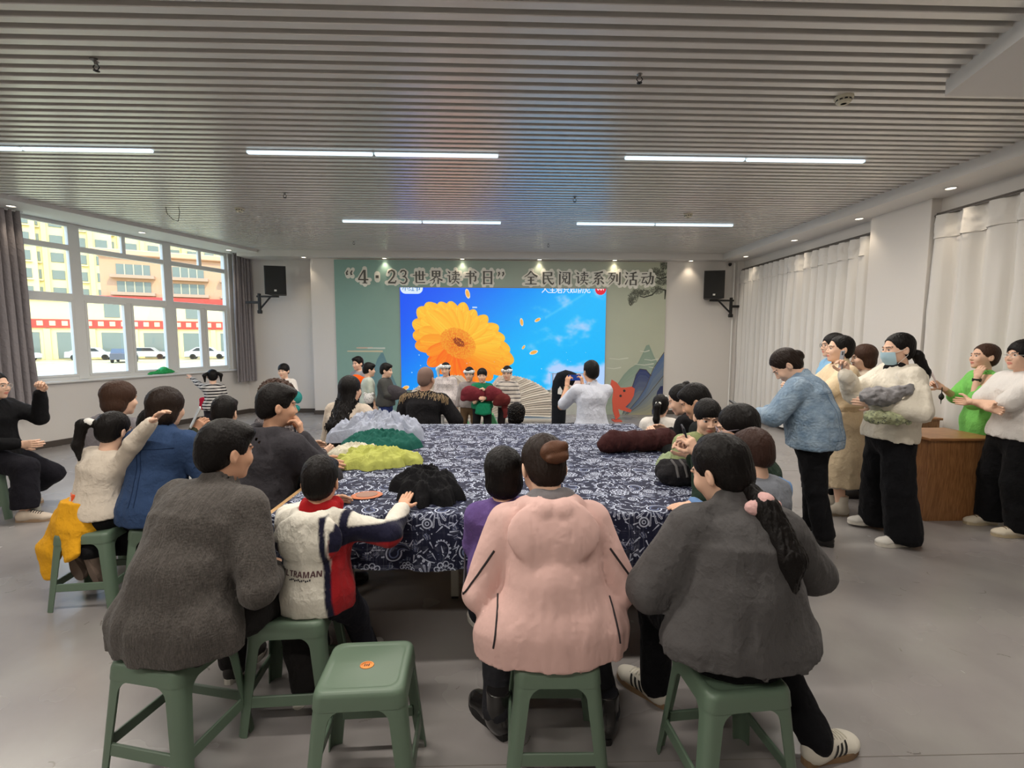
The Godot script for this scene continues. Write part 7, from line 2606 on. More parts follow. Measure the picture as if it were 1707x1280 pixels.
	person({"label": "small child with purple sleeves on the lap of the woman in pink", "at": Vector2(0.03, -2.0), "yaw": 10, "H": 1.05, "seat": 0.56, "lean": 6, "skin": fair, "hair": ["bob", blk], "top": {"mat": cloth(104, 82, 140), "hem": 0.04, "name": "sweater"}, "bottom": {"mat": ink}, "shoes": shoe_k, "lf": {"to": V(-0.08, 0.2, -0.22)}, "rf": {"to": V(0.08, 0.2, -0.22)}, "la": {"to": V(-0.1, 0.6, -0.2)}, "ra": {"to": V(0.1, 0.6, -0.2)}})

	person({"label": "woman in a charcoal sweater with a long ponytail tied by a pink scrunchie", "at": Vector2(0.87, -1.61), "yaw": 4, "hs": 1.08, "H": 1.62, "seat": 0.45, "lean": 14, "bend": 4, "build": 1.08, "skin": fair, "head": Vector3(26, 20, 6), "hair": ["pulled", blk],
		"top": {"mat": cloth(84, 82, 82, {"sheen": 0.4}), "ease": 0.052, "flare": 0.075, "hem": 0.03, "deep": -0.05, "loose": 0.02, "collar": 0.055, "amp": 0.008, "freq": Vector3(7, 2.6, 7), "name": "sweater", "cell": 0.011, "arm_ease": 0.045},
		"bottom": {"mat": cloth(24, 24, 27)}, "shoes": {"mat": mat(Color8(226, 220, 206), 0.6), "sole": mat(Color8(140, 112, 82), 0.7), "stripe": mat(Color8(30, 28, 28), 0.6), "lace": mat(Color8(220, 214, 200), 0.8)}, "la": {"to": V(-0.16, 0.66, -0.3), "pole": V(-0.8, -0.7, 0.4)}, "ra": {"to": V(0.2, 0.74, -0.3), "pole": V(0.9, -0.6, 0.3)},
		"rf": {"tow": V(1.22, 0, -1.66), "yaw": -75}, "lf": {"tow": V(0.7, 0, -1.98), "yaw": 30},
		"extras": [["ponytail", blk, [cone(V(0.05, -0.03, 0.09), V(0.085, -0.09, 0.16), 0.03, 0.034, 0.02), cone(V(0.085, -0.09, 0.16), V(0.12, -0.24, 0.235), 0.048, 0.06, 0.02), cone(V(0.12, -0.24, 0.235), V(0.11, -0.4, 0.25), 0.058, 0.03, 0.02)], "headpos", 0.006, 0.006],
			["scrunchie", cloth(226, 182, 178), [cone(V(0.04, -0.09, 0.15), V(0.08, -0.06, 0.165), 0.024, 0.024, 0.01), cone(V(0.08, -0.06, 0.165), V(0.125, -0.085, 0.15), 0.024, 0.021, 0.01), cone(V(0.05, -0.1, 0.155), V(0.1, -0.115, 0.165), 0.022, 0.022, 0.01)], "headpos", 0.006, 0.006]]})

	# --- behind the charcoal sweater
	person({"label": "child with short brown hair between the charcoal sweater and the green cardigan", "at": Vector2(1.26, -2.2), "yaw": 12, "H": 1.16, "lean": 5, "skin": fair, "head": Vector3(10, 8, 0), "hair": ["short_boy", hair_mat(58, 40, 34)], "top": {"mat": cloth(110, 144, 190), "hem": 0.05, "name": "sweater"}, "over": {"mat": cloth(120, 124, 132), "ease": 0.034, "sleeve": 0.0, "hem": 0.06, "name": "vest"}, "bottom": {"mat": ink}, "shoes": shoe_k,
		"la": {"tow": V(0.98, 0.79, -2.3), "pole": V(-0.4, -0.8, 0.3), "hand": "flat", "palm": V(0, -1, 0), "dir": V(-1, -0.1, -0.05)}})
	person({"label": "woman with glasses, long black hair and a dark green cardigan leaning over a phone", "at": Vector2(1.46, -2.5), "yaw": 58, "H": 1.64, "seat": 0.45, "lean": 14, "skin": fair, "head": Vector3(14, 14, 0), "hair": ["long", blk], "glasses": mat(Color8(190, 176, 190), 0.3, {"metal": 0.6}),
		"top": {"mat": cloth(38, 52, 42), "ease": 0.03, "flare": 0.03, "name": "cardigan"}, "bottom": {"mat": ink}, "shoes": shoe_b, "la": {"tow": V(1.08, 0.98, -2.5), "pole": V(-0.6, -0.8, 0), "hand": "grip", "palm": V(0.3, 0, -0.6), "dir": V(-0.1, 0.8, -0.5)}, "ra": {"tow": V(1.1, 0.93, -2.62), "pole": V(0.6, -0.8, 0), "hand": "grip", "dir": V(-0.1, 0.8, -0.5)}})
	phone("dark phone held by the woman in the green cardigan", V(1.03, 1.06, -2.56), V(-0.3, 0.9, 0.1), V(0.9, 0.3, 0.2), Color8(40, 40, 44), Color8(80, 96, 110))
	single("wrist_watch", mat(Color8(222, 208, 150), 0.3, {"metal": 0.6}), ring_geo(V(1.085, 0.975, -2.5), V(-0.1, 0.8, -0.5), 0.031, 0.01), "pale gold watch on the wrist of the woman in the green cardigan", "watch")
	person({"label": "boy in a green camouflage jacket looking down between the seated adults", "at": Vector2(1.31, -2.98), "yaw": 172, "H": 1.23, "lean": 4, "skin": fair, "head": Vector3(0, 12, 0), "hair": ["boy_bowl", blk], "top": {"mat": dotted_mat(Color8(150, 160, 110), Color8(92, 106, 70), 3), "hem": 0.06, "name": "jacket", "ease": 0.03}, "bottom": {"mat": ink}, "shoes": shoe_k})
	person({"label": "child with short black hair peering at the phone beside the camouflage jacket", "at": Vector2(1.34, -2.74), "yaw": 100, "H": 1.05, "lean": 10, "skin": fair, "head": Vector3(0, 14, 0), "hair": ["boy_bowl", blk], "top": {"mat": cloth(40, 42, 48), "hem": 0.06, "name": "jacket"}, "bottom": {"mat": ink}, "shoes": shoe_k})
	person({"label": "man with cropped hair in a black jacket bending over the table edge", "at": Vector2(1.66, -3.3), "yaw": 48, "H": 1.76, "seat": 0.45, "lean": 22, "build": 1.06, "skin": tan, "head": Vector3(18, 26, 0), "hair": ["short_boy", blk], "top": {"mat": cloth(36, 38, 38), "ease": 0.03, "flare": 0.03, "name": "jacket", "collar": 0.02}, "bottom": {"mat": ink}, "shoes": shoe_b, "la": {"to": V(-0.12, 0.78, -0.42)}, "ra": {"to": V(0.14, 0.78, -0.42)}})
	person({"label": "woman in black with a small topknot behind the man with cropped hair", "at": Vector2(1.72, -3.75), "yaw": 48, "H": 1.66, "seat": 0.46, "lean": 24, "skin": fair, "head": Vector3(18, 22, 0), "hair": ["bun", blk], "top": {"mat": cloth(25, 24, 26), "ease": 0.045, "flare": 0.04, "name": "jacket", "hood": 1.0}, "bottom": {"mat": ink}, "shoes": shoe_b, "la": {"to": V(-0.14, 0.78, -0.4)}, "ra": {"to": V(0.14, 0.78, -0.4)}})
	person({"label": "girl in a white sweater with ponytail and white hair clip beyond the table", "at": Vector2(1.56, -4.52), "yaw": -18, "H": 1.16, "seat": 0.45, "lean": 4, "skin": fair, "head": Vector3(-16, 0, 0), "hair": ["ponytail", blk], "top": {"mat": cloth(226, 220, 212), "ease": 0.035, "hem": 0.06, "name": "sweater"}, "bottom": {"mat": ink}, "shoes": shoe_k,
		"extras": [["hair_tie", M.white, [cone(V(-0.012, 0.042, 0.118), V(0.012, 0.042, 0.118), 0.02, 0.02, 0.01)], "head", 0.003, 0.006], ["hair_clip", M.white, [cone(V(0.02, 0.122, 0.03), V(0.06, 0.11, 0.01), 0.008, 0.008, 0.004), cone(V(0.02, 0.12, 0.045), V(0.055, 0.11, 0.035), 0.005, 0.005, 0.003)], "head", 0.0, 0.005]]})

	# --- beyond the far edge of the table
	person({"label": "man in a white short-sleeved shirt photographing the stage with raised arms", "at": Vector2(1.07, -5.4), "yaw": 6, "H": 1.78, "seat": 0.47, "lean": 3, "skin": tan, "head": Vector3(10, 0, 0), "hair": ["short_boy", blk], "body_cell": 0.014, "top": {"mat": cloth(206, 210, 222), "ease": 0.022, "sleeve": 0.42, "hem": 0.05, "name": "shirt", "collar": 0.03}, "bottom": {"mat": ink}, "shoes": shoe_b,
		"la": {"tow": V(0.83, 1.03, -5.72), "pole": V(-0.5, -1, 0.1), "hand": "grip", "dir": V(0.1, 1, -0.1), "palm": V(0.8, 0, -0.5)}, "ra": {"tow": V(1.02, 1.04, -5.74), "pole": V(0.5, -1, 0.1), "hand": "grip", "dir": V(-0.1, 1, -0.1), "palm": V(-0.8, 0, -0.5)}})
	phone("dark phone held sideways by the man in the white shirt", V(0.92, 1.14, -5.74), V(1, 0.02, 0), V(0, 0.05, 1), Color8(34, 34, 38), Color8(40, 90, 200))
	single("wrist_watch", mat(Color8(206, 196, 160), 0.3, {"metal": 0.7}), ring_geo(V(0.83, 1.02, -5.72), V(0, 1, 0), 0.034, 0.012), "silver watch on the bare wrist of the photographing man", "watch")
	person({"label": "child with black hair in a black jacket sitting low beyond the table", "at": Vector2(0.2, -5.25), "yaw": -12, "H": 1.1, "seat": 0.28, "lean": 4, "skin": fair, "head": Vector3(-14, 0, 0), "hair": ["curly", blk], "hs": 0.86, "top": {"mat": cloth(24, 25, 30), "hem": 0.05, "name": "jacket", "ease": 0.03}, "bottom": {"mat": ink}, "shoes": shoe_k})
	person({"label": "heavy man with shaved head in a black shirt with gold fringe embroidery", "at": Vector2(-0.8, -5.1), "yaw": -8, "H": 1.68, "seat": 0.45, "lean": 10, "build": 1.18, "hs": 1.04, "skin": Color8(190, 146, 122), "head": Vector3(-10, 4, 0), "hair": ["crop", mat(Color8(112, 88, 78), 0.7)], "body_cell": 0.014, "top": {"mat": cloth(27, 26, 28), "ease": 0.024, "sleeve": 0.45, "hem": 0.06, "name": "shirt", "keep": true}, "bottom": {"mat": ink}, "shoes": shoe_b, "ra": {"to": V(0.26, 0.74, -0.3), "pole": V(0.6, -0.8, 0.2)}, "la": {"to": V(-0.2, 0.72, -0.34)}})
	person({"label": "woman in a beige sweater with long loose black hair beside the table", "at": Vector2(-1.4, -4.42), "yaw": -14, "H": 1.62, "seat": 0.45, "lean": 7, "skin": fair, "head": Vector3(-10, 4, 0), "hair": ["long", blk], "top": {"mat": cloth(196, 182, 166), "ease": 0.04, "flare": 0.03, "name": "sweater"}, "bottom": {"mat": ink}, "shoes": shoe_w, "ra": {"to": V(0.34, 0.8, -0.2), "pole": V(0.8, -0.6, 0.2)},
		"extras": [["long_hair", blk, [oval(V(0, -0.1, 0.08), V(-0.01, -0.32, 0.2), 0.1, 0.115, 0.05, 0.045, Vector3.RIGHT, 0.03), oval(V(-0.01, -0.32, 0.2), V(-0.04, -0.54, 0.255), 0.115, 0.05, 0.04, 0.014, Vector3.RIGHT, 0.03)], "headpos", 0.014, 0.008]]})

	# --- the families on the window side
	person({"label": "woman with dark curly hair in a black and white checked jacket", "at": Vector2(-1.72, -3.5), "yaw": -46, "H": 1.66, "seat": 0.46, "lean": 12, "skin": fair, "head": Vector3(-4, 4, 0), "hair": ["curly", brn], "top": {"mat": plaid_mat(), "ease": 0.035, "flare": 0.03, "name": "jacket", "cell": 0.013}, "bottom": {"mat": black}, "shoes": shoe_b, "ra": {"to": V(0.16, 0.72, -0.36)}, "la": {"to": V(-0.16, 0.72, -0.36)}})
	person({"label": "man in a charcoal hoodie resting his chin on his hand", "at": Vector2(-1.36, -2.72), "yaw": -34, "H": 1.78, "seat": 0.45, "lean": 10, "build": 1.06, "skin": tan, "head": Vector3(-22, 4, 0), "hair": ["short", blk], "top": {"mat": cloth(56, 54, 58), "ease": 0.04, "flare": 0.03, "hood": 1.15, "name": "hoodie"}, "bottom": {"mat": black}, "shoes": shoe_b, "ra": {"tow": V(-1.16, 1.0, -2.84), "pole": V(0.8, -0.8, 0.3), "hand": "chin", "dir": V(-0.1, 0.95, 0.05), "palm": V(-0.6, 0, 0.6)}, "la": {"to": V(0.0, 0.8, -0.36), "pole": V(-1, -0.4, 0)}})
	person({"label": "boy with short hair in a cream top in front of the checked jacket", "at": Vector2(-1.88, -3.28), "yaw": -6, "H": 1.19, "lean": 3, "skin": fair, "head": Vector3(14, 8, 0), "hair": ["short_boy", blk], "top": {"mat": cloth(210, 200, 188), "hem": 0.05, "name": "sweater", "hood": 0.8}, "bottom": {"mat": cloth(60, 64, 76)}, "shoes": shoe_k, "la": {"to": V(-0.1, 0.7, -0.26)}, "ra": {"to": V(0.1, 0.7, -0.26)}})
	person({"label": "boy with cropped hair in an olive jacket looking at a lit phone", "at": Vector2(-2.5, -3.42), "yaw": -62, "H": 1.4, "seat": 0.4, "lean": 6, "skin": tan, "head": Vector3(-6, 8, 0), "hair": ["short_boy", blk], "top": {"mat": cloth(70, 74, 58), "hem": 0.06, "name": "jacket", "ease": 0.03}, "bottom": {"mat": ink}, "shoes": shoe_b, "ra": {"tow": V(-2.12, 0.95, -3.36), "pole": V(0.5, -1, 0), "hand": "grip", "dir": V(0.1, 0.8, -0.6)}, "la": {"tow": V(-2.2, 0.9, -3.5), "pole": V(-0.5, -1, 0)}})
	phone("pale lit phone held by the boy in the olive jacket", V(-2.1, 1.05, -3.36), V(0.25, 0.9, -0.1), V(-0.7, 0.4, 0.5), Color8(206, 208, 206), Color8(190, 200, 204))
	person({"label": "woman in a dark blue pleated shirt with dark brown hair tucked up", "at": Vector2(-2.14, -2.98), "yaw": -8, "H": 1.68, "seat": 0.45, "lean": 11, "build": 1.04, "skin": fair, "head": Vector3(-2, 8, 0), "hair": ["bob", dbr], "top": {"mat": cloth(52, 72, 106), "ease": 0.034, "flare": 0.03, "hem": 0.07, "name": "shirt", "keep": true, "collar": 0.02}, "bottom": {"mat": ink}, "shoes": shoe_w, "ra": {"to": V(0.2, 0.72, -0.36)}, "la": {"to": V(-0.2, 0.72, -0.36)}})
	var yellow := cloth(232, 168, 38)
	person({"label": "girl with side ponytail in a cream top, arm round the blue shirt", "at": Vector2(-2.47, -2.95), "yaw": -16, "H": 1.3, "seat": 0.46, "lean": 9, "bend": 8, "skin": fair, "head": Vector3(8, 8, -6), "hair": ["side_tail", blk], "top": {"mat": cloth(216, 204, 188), "hem": 0.02, "ease": 0.024, "name": "sweater"}, "bottom": {"mat": black, "flat": false}, "shoes": {"mat": mat(Color8(120, 104, 92), 0.8), "sole": mat(Color8(128, 110, 98), 0.8), "size": 0.8},
		"ra": {"tow": V(-2.04, 1.1, -2.85), "pole": V(0.5, 0.6, 0.6), "hand": "relax", "palm": V(0, -1, 0)}, "lf": {"to": V(-0.1, 0.26, 0.1), "pole": V(0, -0.3, -1), "pitch": -75}, "rf": {"to": V(0.06, 0.26, 0.12), "pole": V(0, -0.3, -1), "pitch": -75},
		"extras": [["tied_jacket", yellow, [oval(V(-0.03, 0.61, 0.03), V(-0.06, 0.48, 0.06), 0.13, 0.16, 0.11, 0.12, Vector3.RIGHT, 0.04), oval(V(-0.13, 0.5, 0.08), V(-0.2, 0.33, 0.15), 0.085, 0.085, 0.04, 0.035, Vector3.RIGHT, 0.04), oval(V(-0.2, 0.33, 0.15), V(-0.17, 0.17, 0.17), 0.085, 0.05, 0.03, 0.022, Vector3.RIGHT, 0.04), oval(V(-0.04, 0.46, 0.14), V(0.05, 0.33, 0.185), 0.07, 0.06, 0.03, 0.024, Vector3.RIGHT, 0.04), plane(V(0, 0.625, 0), V(0, 1, 0))], "body", 0.005, 0.011],
			["waistband", cloth(238, 96, 52), [oval(V(0, 0.62, 0.005), V(0, 0.66, 0.0), 0.132, 0.13, 0.108, 0.106, Vector3.RIGHT, 0.01), plane(V(0, 0.665, 0), V(0, 1, 0))], "body", 0.004, 0.01],
			["hair_tie", M.white, [cone(V(-0.075, 0.045, 0.098), V(-0.095, 0.05, 0.108), 0.026, 0.026, 0.01)], "head", 0.003, 0.007]]})
	person({"label": "person with brown bobbed hair in a grey hooded top by the skirting", "at": Vector2(-2.86, -3.55), "yaw": -14, "H": 1.64, "seat": 0.46, "lean": 9, "skin": fair, "head": Vector3(-20, 6, 0), "hair": ["bob", brn], "top": {"mat": cloth(126, 122, 126), "ease": 0.035, "flare": 0.03, "hood": 1.15, "name": "hoodie"}, "bottom": {"mat": cloth(84, 96, 92)}, "shoes": shoe_w, "la": {"to": V(-0.2, 0.66, -0.3)}, "ra": {"to": V(0.2, 0.7, -0.34)}})
	person({"label": "woman in a black track top with glasses raising a hand by the window", "at": Vector2(-4.56, -4.4), "yaw": -84, "H": 1.68, "seat": 0.46, "lean": 4, "skin": fair, "head": Vector3(2, 2, 0), "hair": ["pulled", blk], "glasses": mat(Color8(206, 200, 190), 0.3, {"metal": 0.6}), "top": {"mat": cloth(24, 24, 26), "ease": 0.036, "flare": 0.03, "name": "jacket"}, "bottom": {"mat": cloth(29, 28, 34), "ankle": 0.1, "ease": 0.025, "len": 0.9, "hem_y": 0.12},
		"shoes": {"mat": mat(Color8(206, 190, 172), 0.7), "sole": mat(Color8(168, 140, 112), 0.7), "lace": mat(Color8(40, 36, 34), 0.8)}, "la": {"tow": V(-4.2, 1.08, -4.5), "pole": V(-0.3, -1, 0.1), "hand": "fist", "dir": V(0, 0.95, -0.2), "palm": V(0.9, 0, -0.2)}, "ra": {"to": V(0.14, 0.66, -0.3)}, "rf": {"tow": V(-4.12, 0, -4.18), "yaw": 4}, "lf": {"tow": V(-4.62, 0, -4.62), "yaw": 6},
		"extras": [["sock", cloth(150, 150, 142), [cone(V(0.2, 0.13, -0.43), V(0.2, 0.05, -0.44), 0.05, 0.045, 0.01)], "body", 0.0, 0.012]]})

	# --- the children by the screen
	var kid := func(lbl: String, x: float, z: float, yaw: float, H: float, hair: Array, top: Dictionary, bottom: Material, more := {}):
		var d := {"label": lbl, "at": Vector2(x, z), "yaw": yaw, "H": H, "skin": fair, "hair": hair, "top": top, "bottom": {"mat": bottom}, "shoes": shoe_k, "head": Vector3(0, 4, 0)}
		d.merge(more, true)
		person(d)
	var band := func(m: Material) -> Array: return ["headband", m, [cone(V(-0.06, 0.06, -0.075), V(0.06, 0.06, -0.075), 0.03, 0.03, 0.02), cone(V(-0.08, 0.06, 0.0), V(-0.06, 0.06, -0.075), 0.024, 0.03, 0.02), cone(V(0.08, 0.06, 0.0), V(0.06, 0.06, -0.075), 0.024, 0.03, 0.02), ball(V(0, 0.03, 0.01), V(0.066, 0.1, 0.08), 0.004, 1)], "head", 0.003, 0.008]
	var paper := dotted_mat(Color8(226, 226, 224), Color8(110, 116, 130), 9)
	kid.call("girl in a pale dotted dress wearing a white paper headband before the screen", -0.86, -7.95, 172, 1.2, ["ponytail", blk], {"mat": dotted_mat(Color8(214, 206, 204), Color8(150, 140, 146), 5), "hem": 0.26, "flare": 0.06, "name": "dress", "sleeve": 0.95}, cloth(200, 196, 196), {"extras": [band.call(paper), ["ribbon", cloth(226, 232, 226), [cone(V(0.09, 0.07, 0.03), V(0.16, 0.0, 0.06), 0.03, 0.04, 0.02), cone(V(0.16, 0.0, 0.06), V(0.15, -0.14, 0.06), 0.035, 0.02, 0.02)], "head", 0.006, 0.012]]})
	kid.call("boy in a grey sweater wearing a white paper headband and brown trousers", -0.45, -7.6, 174, 1.14, ["short_boy", blk], {"mat": cloth(150, 142, 140), "hem": 0.05, "name": "sweater"}, cloth(96, 76, 56), {"extras": [band.call(paper)], "la": {"to": V(-0.16, 0.66, -0.22), "hand": "grip"}})
	kid.call("boy with a fringe in a green shirt and black trousers between two maroon cushions", -0.245, -7.45, 178, 1.14, ["boy_bowl", blk], {"mat": cloth(34, 118, 84), "hem": 0.05, "name": "shirt"}, cloth(26, 26, 28), {"ra": {"to": V(0.04, 0.82, -0.16), "pole": V(1, -0.5, 0), "hand": "fist"}, "la": {"to": V(-0.06, 0.7, -0.18)}})
	kid.call("boy in a striped top wearing a paper mask on his forehead", 0.15, -7.6, 168, 1.16, ["short_boy", blk], {"mat": stripes_mat(Color8(214, 206, 196), Color8(70, 68, 74), 0.062, 0.28), "hem": 0.06, "name": "top", "ease": 0.026}, cloth(46, 40, 42), {"extras": [band.call(paper)], "ra": {"to": V(0.16, 0.68, -0.18), "hand": "grip"}})
	kid.call("tallest boy in a grey jacket holding the orange cushion by the teal mural", -2.37, -8.25, 150, 1.28, ["short_boy", blk], {"mat": cloth(150, 152, 156), "hem": 0.06, "name": "jacket"}, ink, {"ra": {"to": V(0.12, 0.8, -0.24)}, "la": {"to": V(-0.12, 0.8, -0.24)}})
	kid.call("boy in a pale mint t-shirt with a maroon sash bag across his back", -2.09, -7.75, -64, 1.2, ["short_boy", blk], {"mat": cloth(196, 204, 190), "hem": 0.08, "sleeve": 0.4, "name": "shirt"}, cloth(60, 64, 70), {"extras": [["sash", cloth(92, 30, 38), [oval(V(0.1, 0.9, 0.03), V(-0.04, 0.66, 0.11), 0.03, 0.04, 0.02, 0.025, Vector3.RIGHT, 0.02), oval(V(-0.04, 0.66, 0.11), V(-0.12, 0.56, 0.06), 0.04, 0.03, 0.025, 0.02, Vector3.RIGHT, 0.02)], "body", 0.004, 0.014]]})
	blob("panda_bag", "small round white bag with black patches beside the mint t-shirt", "bag", V(-2.03, 0.66, -7.56), [ball(V(0, 0, 0), V(0.085, 0.085, 0.05), 0.02), ball(V(-0.06, 0.07, 0), V(0.03, 0.03, 0.03), 0.01), ball(V(0.06, 0.07, 0), V(0.03, 0.03, 0.03), 0.01)], dotted_mat(Color8(226, 224, 220), Color8(40, 38, 40), 21), 0.0)
	kid.call("boy in a charcoal jacket and blue trousers with white letters hugging a grey cushion", -1.78, -7.6, -96, 1.2, ["short_boy", blk], {"mat": cloth(72, 72, 70), "hem": 0.06, "name": "jacket", "ease": 0.03}, cloth(40, 52, 100), {"ra": {"to": V(0.1, 0.72, -0.22)}, "la": {"to": V(-0.12, 0.74, -0.22)}})
	kid.call("child with bowl haircut in a white top holding the teal cushion by the blank wall", -3.32, -7.55, 176, 1.2, ["boy_bowl", blk], {"mat": cloth(226, 220, 214), "hem": 0.06, "name": "top"}, ink, {"ra": {"to": V(0.0, 0.76, -0.2)}, "la": {"to": V(-0.14, 0.8, -0.2)}})
	kid.call("little girl in a striped top reaching up to the window sill", -4.48, -7.65, 24, 1.1, ["pigtails", blk], {"mat": stripes_mat(Color8(224, 220, 214), Color8(34, 32, 36), 0.046, 0.5), "hem": 0.08, "name": "top"}, cloth(52, 48, 54), {"la": {"tow": V(-4.86, 0.96, -7.75), "pole": V(-0.6, -0.4, 0.4), "hand": "flat", "palm": V(0, -1, 0)}, "head": Vector3(10, 4, 0)})
	blob("red_bag", "small red bag at the side of the striped girl by the window", "bag", V(-4.6, 0.58, -7.58), [oval(V(0, -0.07, 0), V(0, 0.07, 0), 0.07, 0.06, 0.035, 0.03, Vector3.RIGHT, 0.02)], cloth(184, 30, 58), 0.003)
	var glove := func(lbl: String, p: Vector3, c: Material, w := 0.14, h := 0.12, turn := 0.0):
		blob("plush_cushion", lbl, "cushion", p, [ball(V(-0.03, 0, 0), V(w, h, 0.09), 0.03), ball(V(w * 0.75, -0.02, 0.0), V(w * 0.6, h * 0.75, 0.08), 0.05), ball(V(-w * 0.9, -h * 0.6, 0.02), V(0.05, 0.05, 0.045), 0.03)], c, 0.005, Vector3(9, 9, 9), 0.016, turn)
	var maroon := cloth(108, 40, 48)
	glove.call("wide maroon plush cushion across the grey sweater boy", V(-0.39, 0.77, -7.3), maroon, 0.15, 0.12)
	glove.call("maroon plush cushion held at the shoulder of the green shirt boy", V(-0.07, 0.77, -7.32), maroon, 0.11, 0.12)
	glove.call("round brown red plush cushion hanging before the striped boy", V(0.06, 0.69, -7.3), cloth(96, 38, 38), 0.1, 0.11)
	blob("brown_tassel", "brown red cloth tail hanging under the round cushion", "cloth", V(0.1, 0.46, -7.34), [oval(V(0, 0.14, 0), V(0.02, -0.06, 0), 0.05, 0.035, 0.03, 0.02, Vector3.RIGHT, 0.02)], cloth(100, 40, 40), 0.008)
	blob("green_pouch", "green cloth pouch held in front of the green shirt boy", "pouch", V(-0.22, 0.55, -7.26), [oval(V(0, -0.07, 0), V(0, 0.05, 0), 0.13, 0.11, 0.04, 0.03, Vector3.RIGHT, 0.02)], cloth(28, 128, 92), 0.006)
	glove.call("bright orange plush cushion before the tallest boy", V(-2.3, 0.9, -7.95), cloth(236, 96, 30), 0.13, 0.11)
	glove.call("charcoal plush cushion hugged by the boy in blue trousers", V(-1.6, 0.76, -7.5), cloth(66, 62, 66), 0.14, 0.12)
	glove.call("teal plush cushion held by the child in the white top", V(-3.14, 0.73, -7.3), cloth(52, 142, 138), 0.13, 0.13)
	blob("teal_mitten", "small teal plush piece hanging under the teal cushion", "cushion", V(-3.06, 0.54, -7.3), [ball(V(0, 0, 0), V(0.06, 0.06, 0.05), 0.02)], cloth(52, 142, 138), 0.004)

	# --- the standing women along the curtains
	var denim := mat(Color8(255, 255, 255), 0.9, {"tex": noise_tex("denim", 0.03, 256, 4, 0.0, [Color8(96, 122, 148), Color8(166, 184, 200)]), "scale": 1.3, "normal": noise_tex("weave", 0.11, 256, 3, 5.0), "depth": 0.5, "sheen": 0.2})
	person({"label": "standing woman in a faded denim jacket and black trousers looking down at her hands", "at": Vector2(2.47, -3.62), "yaw": 44, "H": 1.58, "lean": 15, "build": 1.12, "skin": fair, "head": Vector3(22, 46, 0), "hair": ["low_bun", dbr], "hs": 1.05, "top": {"mat": denim, "ease": 0.05, "flare": 0.03, "hem": 0.06, "loose": 0.03, "name": "denim_jacket", "collar": 0.03, "keep": true, "cell": 0.013}, "bottom": {"mat": cloth(24, 24, 27), "ankle": 0.075}, "shoes": shoe_b,
		"la": {"to": V(-0.12, 1.0, -0.36), "pole": V(-1, -0.6, 0.1), "hand": "grip"}, "ra": {"to": V(0.08, 1.0, -0.36), "pole": V(1, -0.6, 0.1)}, "lf": {"tow": V(2.55, 0, -3.55), "yaw": 6}, "rf": {"tow": V(2.64, 0, -3.82), "yaw": -10}})
	phone("dark phone held low by the woman in denim", V(1.98, 1.06, -3.86), V(-0.5, 0.3, -0.6), V(0.4, 0.9, 0.3), Color8(60, 60, 64), Color8(80, 84, 90))
	person({"label": "standing woman in a long belted cream coat beside the denim jacket", "at": Vector2(3.16, -4.3), "yaw": 72, "H": 1.63, "lean": 3, "build": 1.08, "skin": fair, "head": Vector3(6, -4, 0), "hair": ["pulled", blk], "top": {"mat": cloth(226, 204, 170), "ease": 0.04, "flare": 0.06, "hem": 0.58, "name": "coat", "collar": 0.03}, "bottom": {"mat": cloth(220, 212, 200), "kind": "skirt", "len": 0.62, "w": 0.17, "d": 0.15, "name": "skirt"}, "shoes": {"mat": mat(Color8(206, 196, 180), 0.7), "sole": mat(Color8(150, 132, 110), 0.7), "kind": "boot"},
		"la": {"to": V(-0.16, 1.18, -0.4), "pole": V(-1, -0.6, 0.1), "hand": "relax"}, "ra": {"to": V(0.1, 1.1, -0.34), "pole": V(1, -0.6, 0.1)}, "extras": [["belt", cloth(206, 182, 148), [oval(V(0, 0.97, 0), V(0, 1.0, 0), 0.222, 0.218, 0.182, 0.18, Vector3.RIGHT, 0.006), plane(V(0, 1.01, 0), V(0, 1, 0)), plane(V(0, 0.96, 0), V(0, -1, 0))], "body", 0.003, 0.011], ["leggings", black, [cone(V(-0.09, 0.36, 0), V(-0.1, 0.16, 0.01), 0.055, 0.045, 0.01), cone(V(0.09, 0.36, 0), V(0.1, 0.16, 0.01), 0.055, 0.045, 0.01)], "body", 0.003, 0.014]]})
	person({"label": "woman with glasses and a pale blue top mostly hidden behind the cream coat", "at": Vector2(3.46, -4.85), "yaw": 74, "H": 1.66, "skin": fair, "head": Vector3(6, 0, 0), "hair": ["long", blk], "glasses": mat(Color8(40, 38, 40), 0.4), "top": {"mat": cloth(132, 176, 210), "ease": 0.03, "hem": 0.1, "name": "top"}, "bottom": {"mat": ink}, "shoes": shoe_b})
	person({"label": "woman with brown hair half hidden behind the raised phone", "at": Vector2(3.72, -4.75), "yaw": 70, "H": 1.54, "skin": fair, "head": Vector3(6, 4, 0), "hair": ["bob", brn], "top": {"mat": cloth(206, 188, 168), "ease": 0.03, "hem": 0.1, "name": "top"}, "bottom": {"mat": ink}, "shoes": shoe_b})
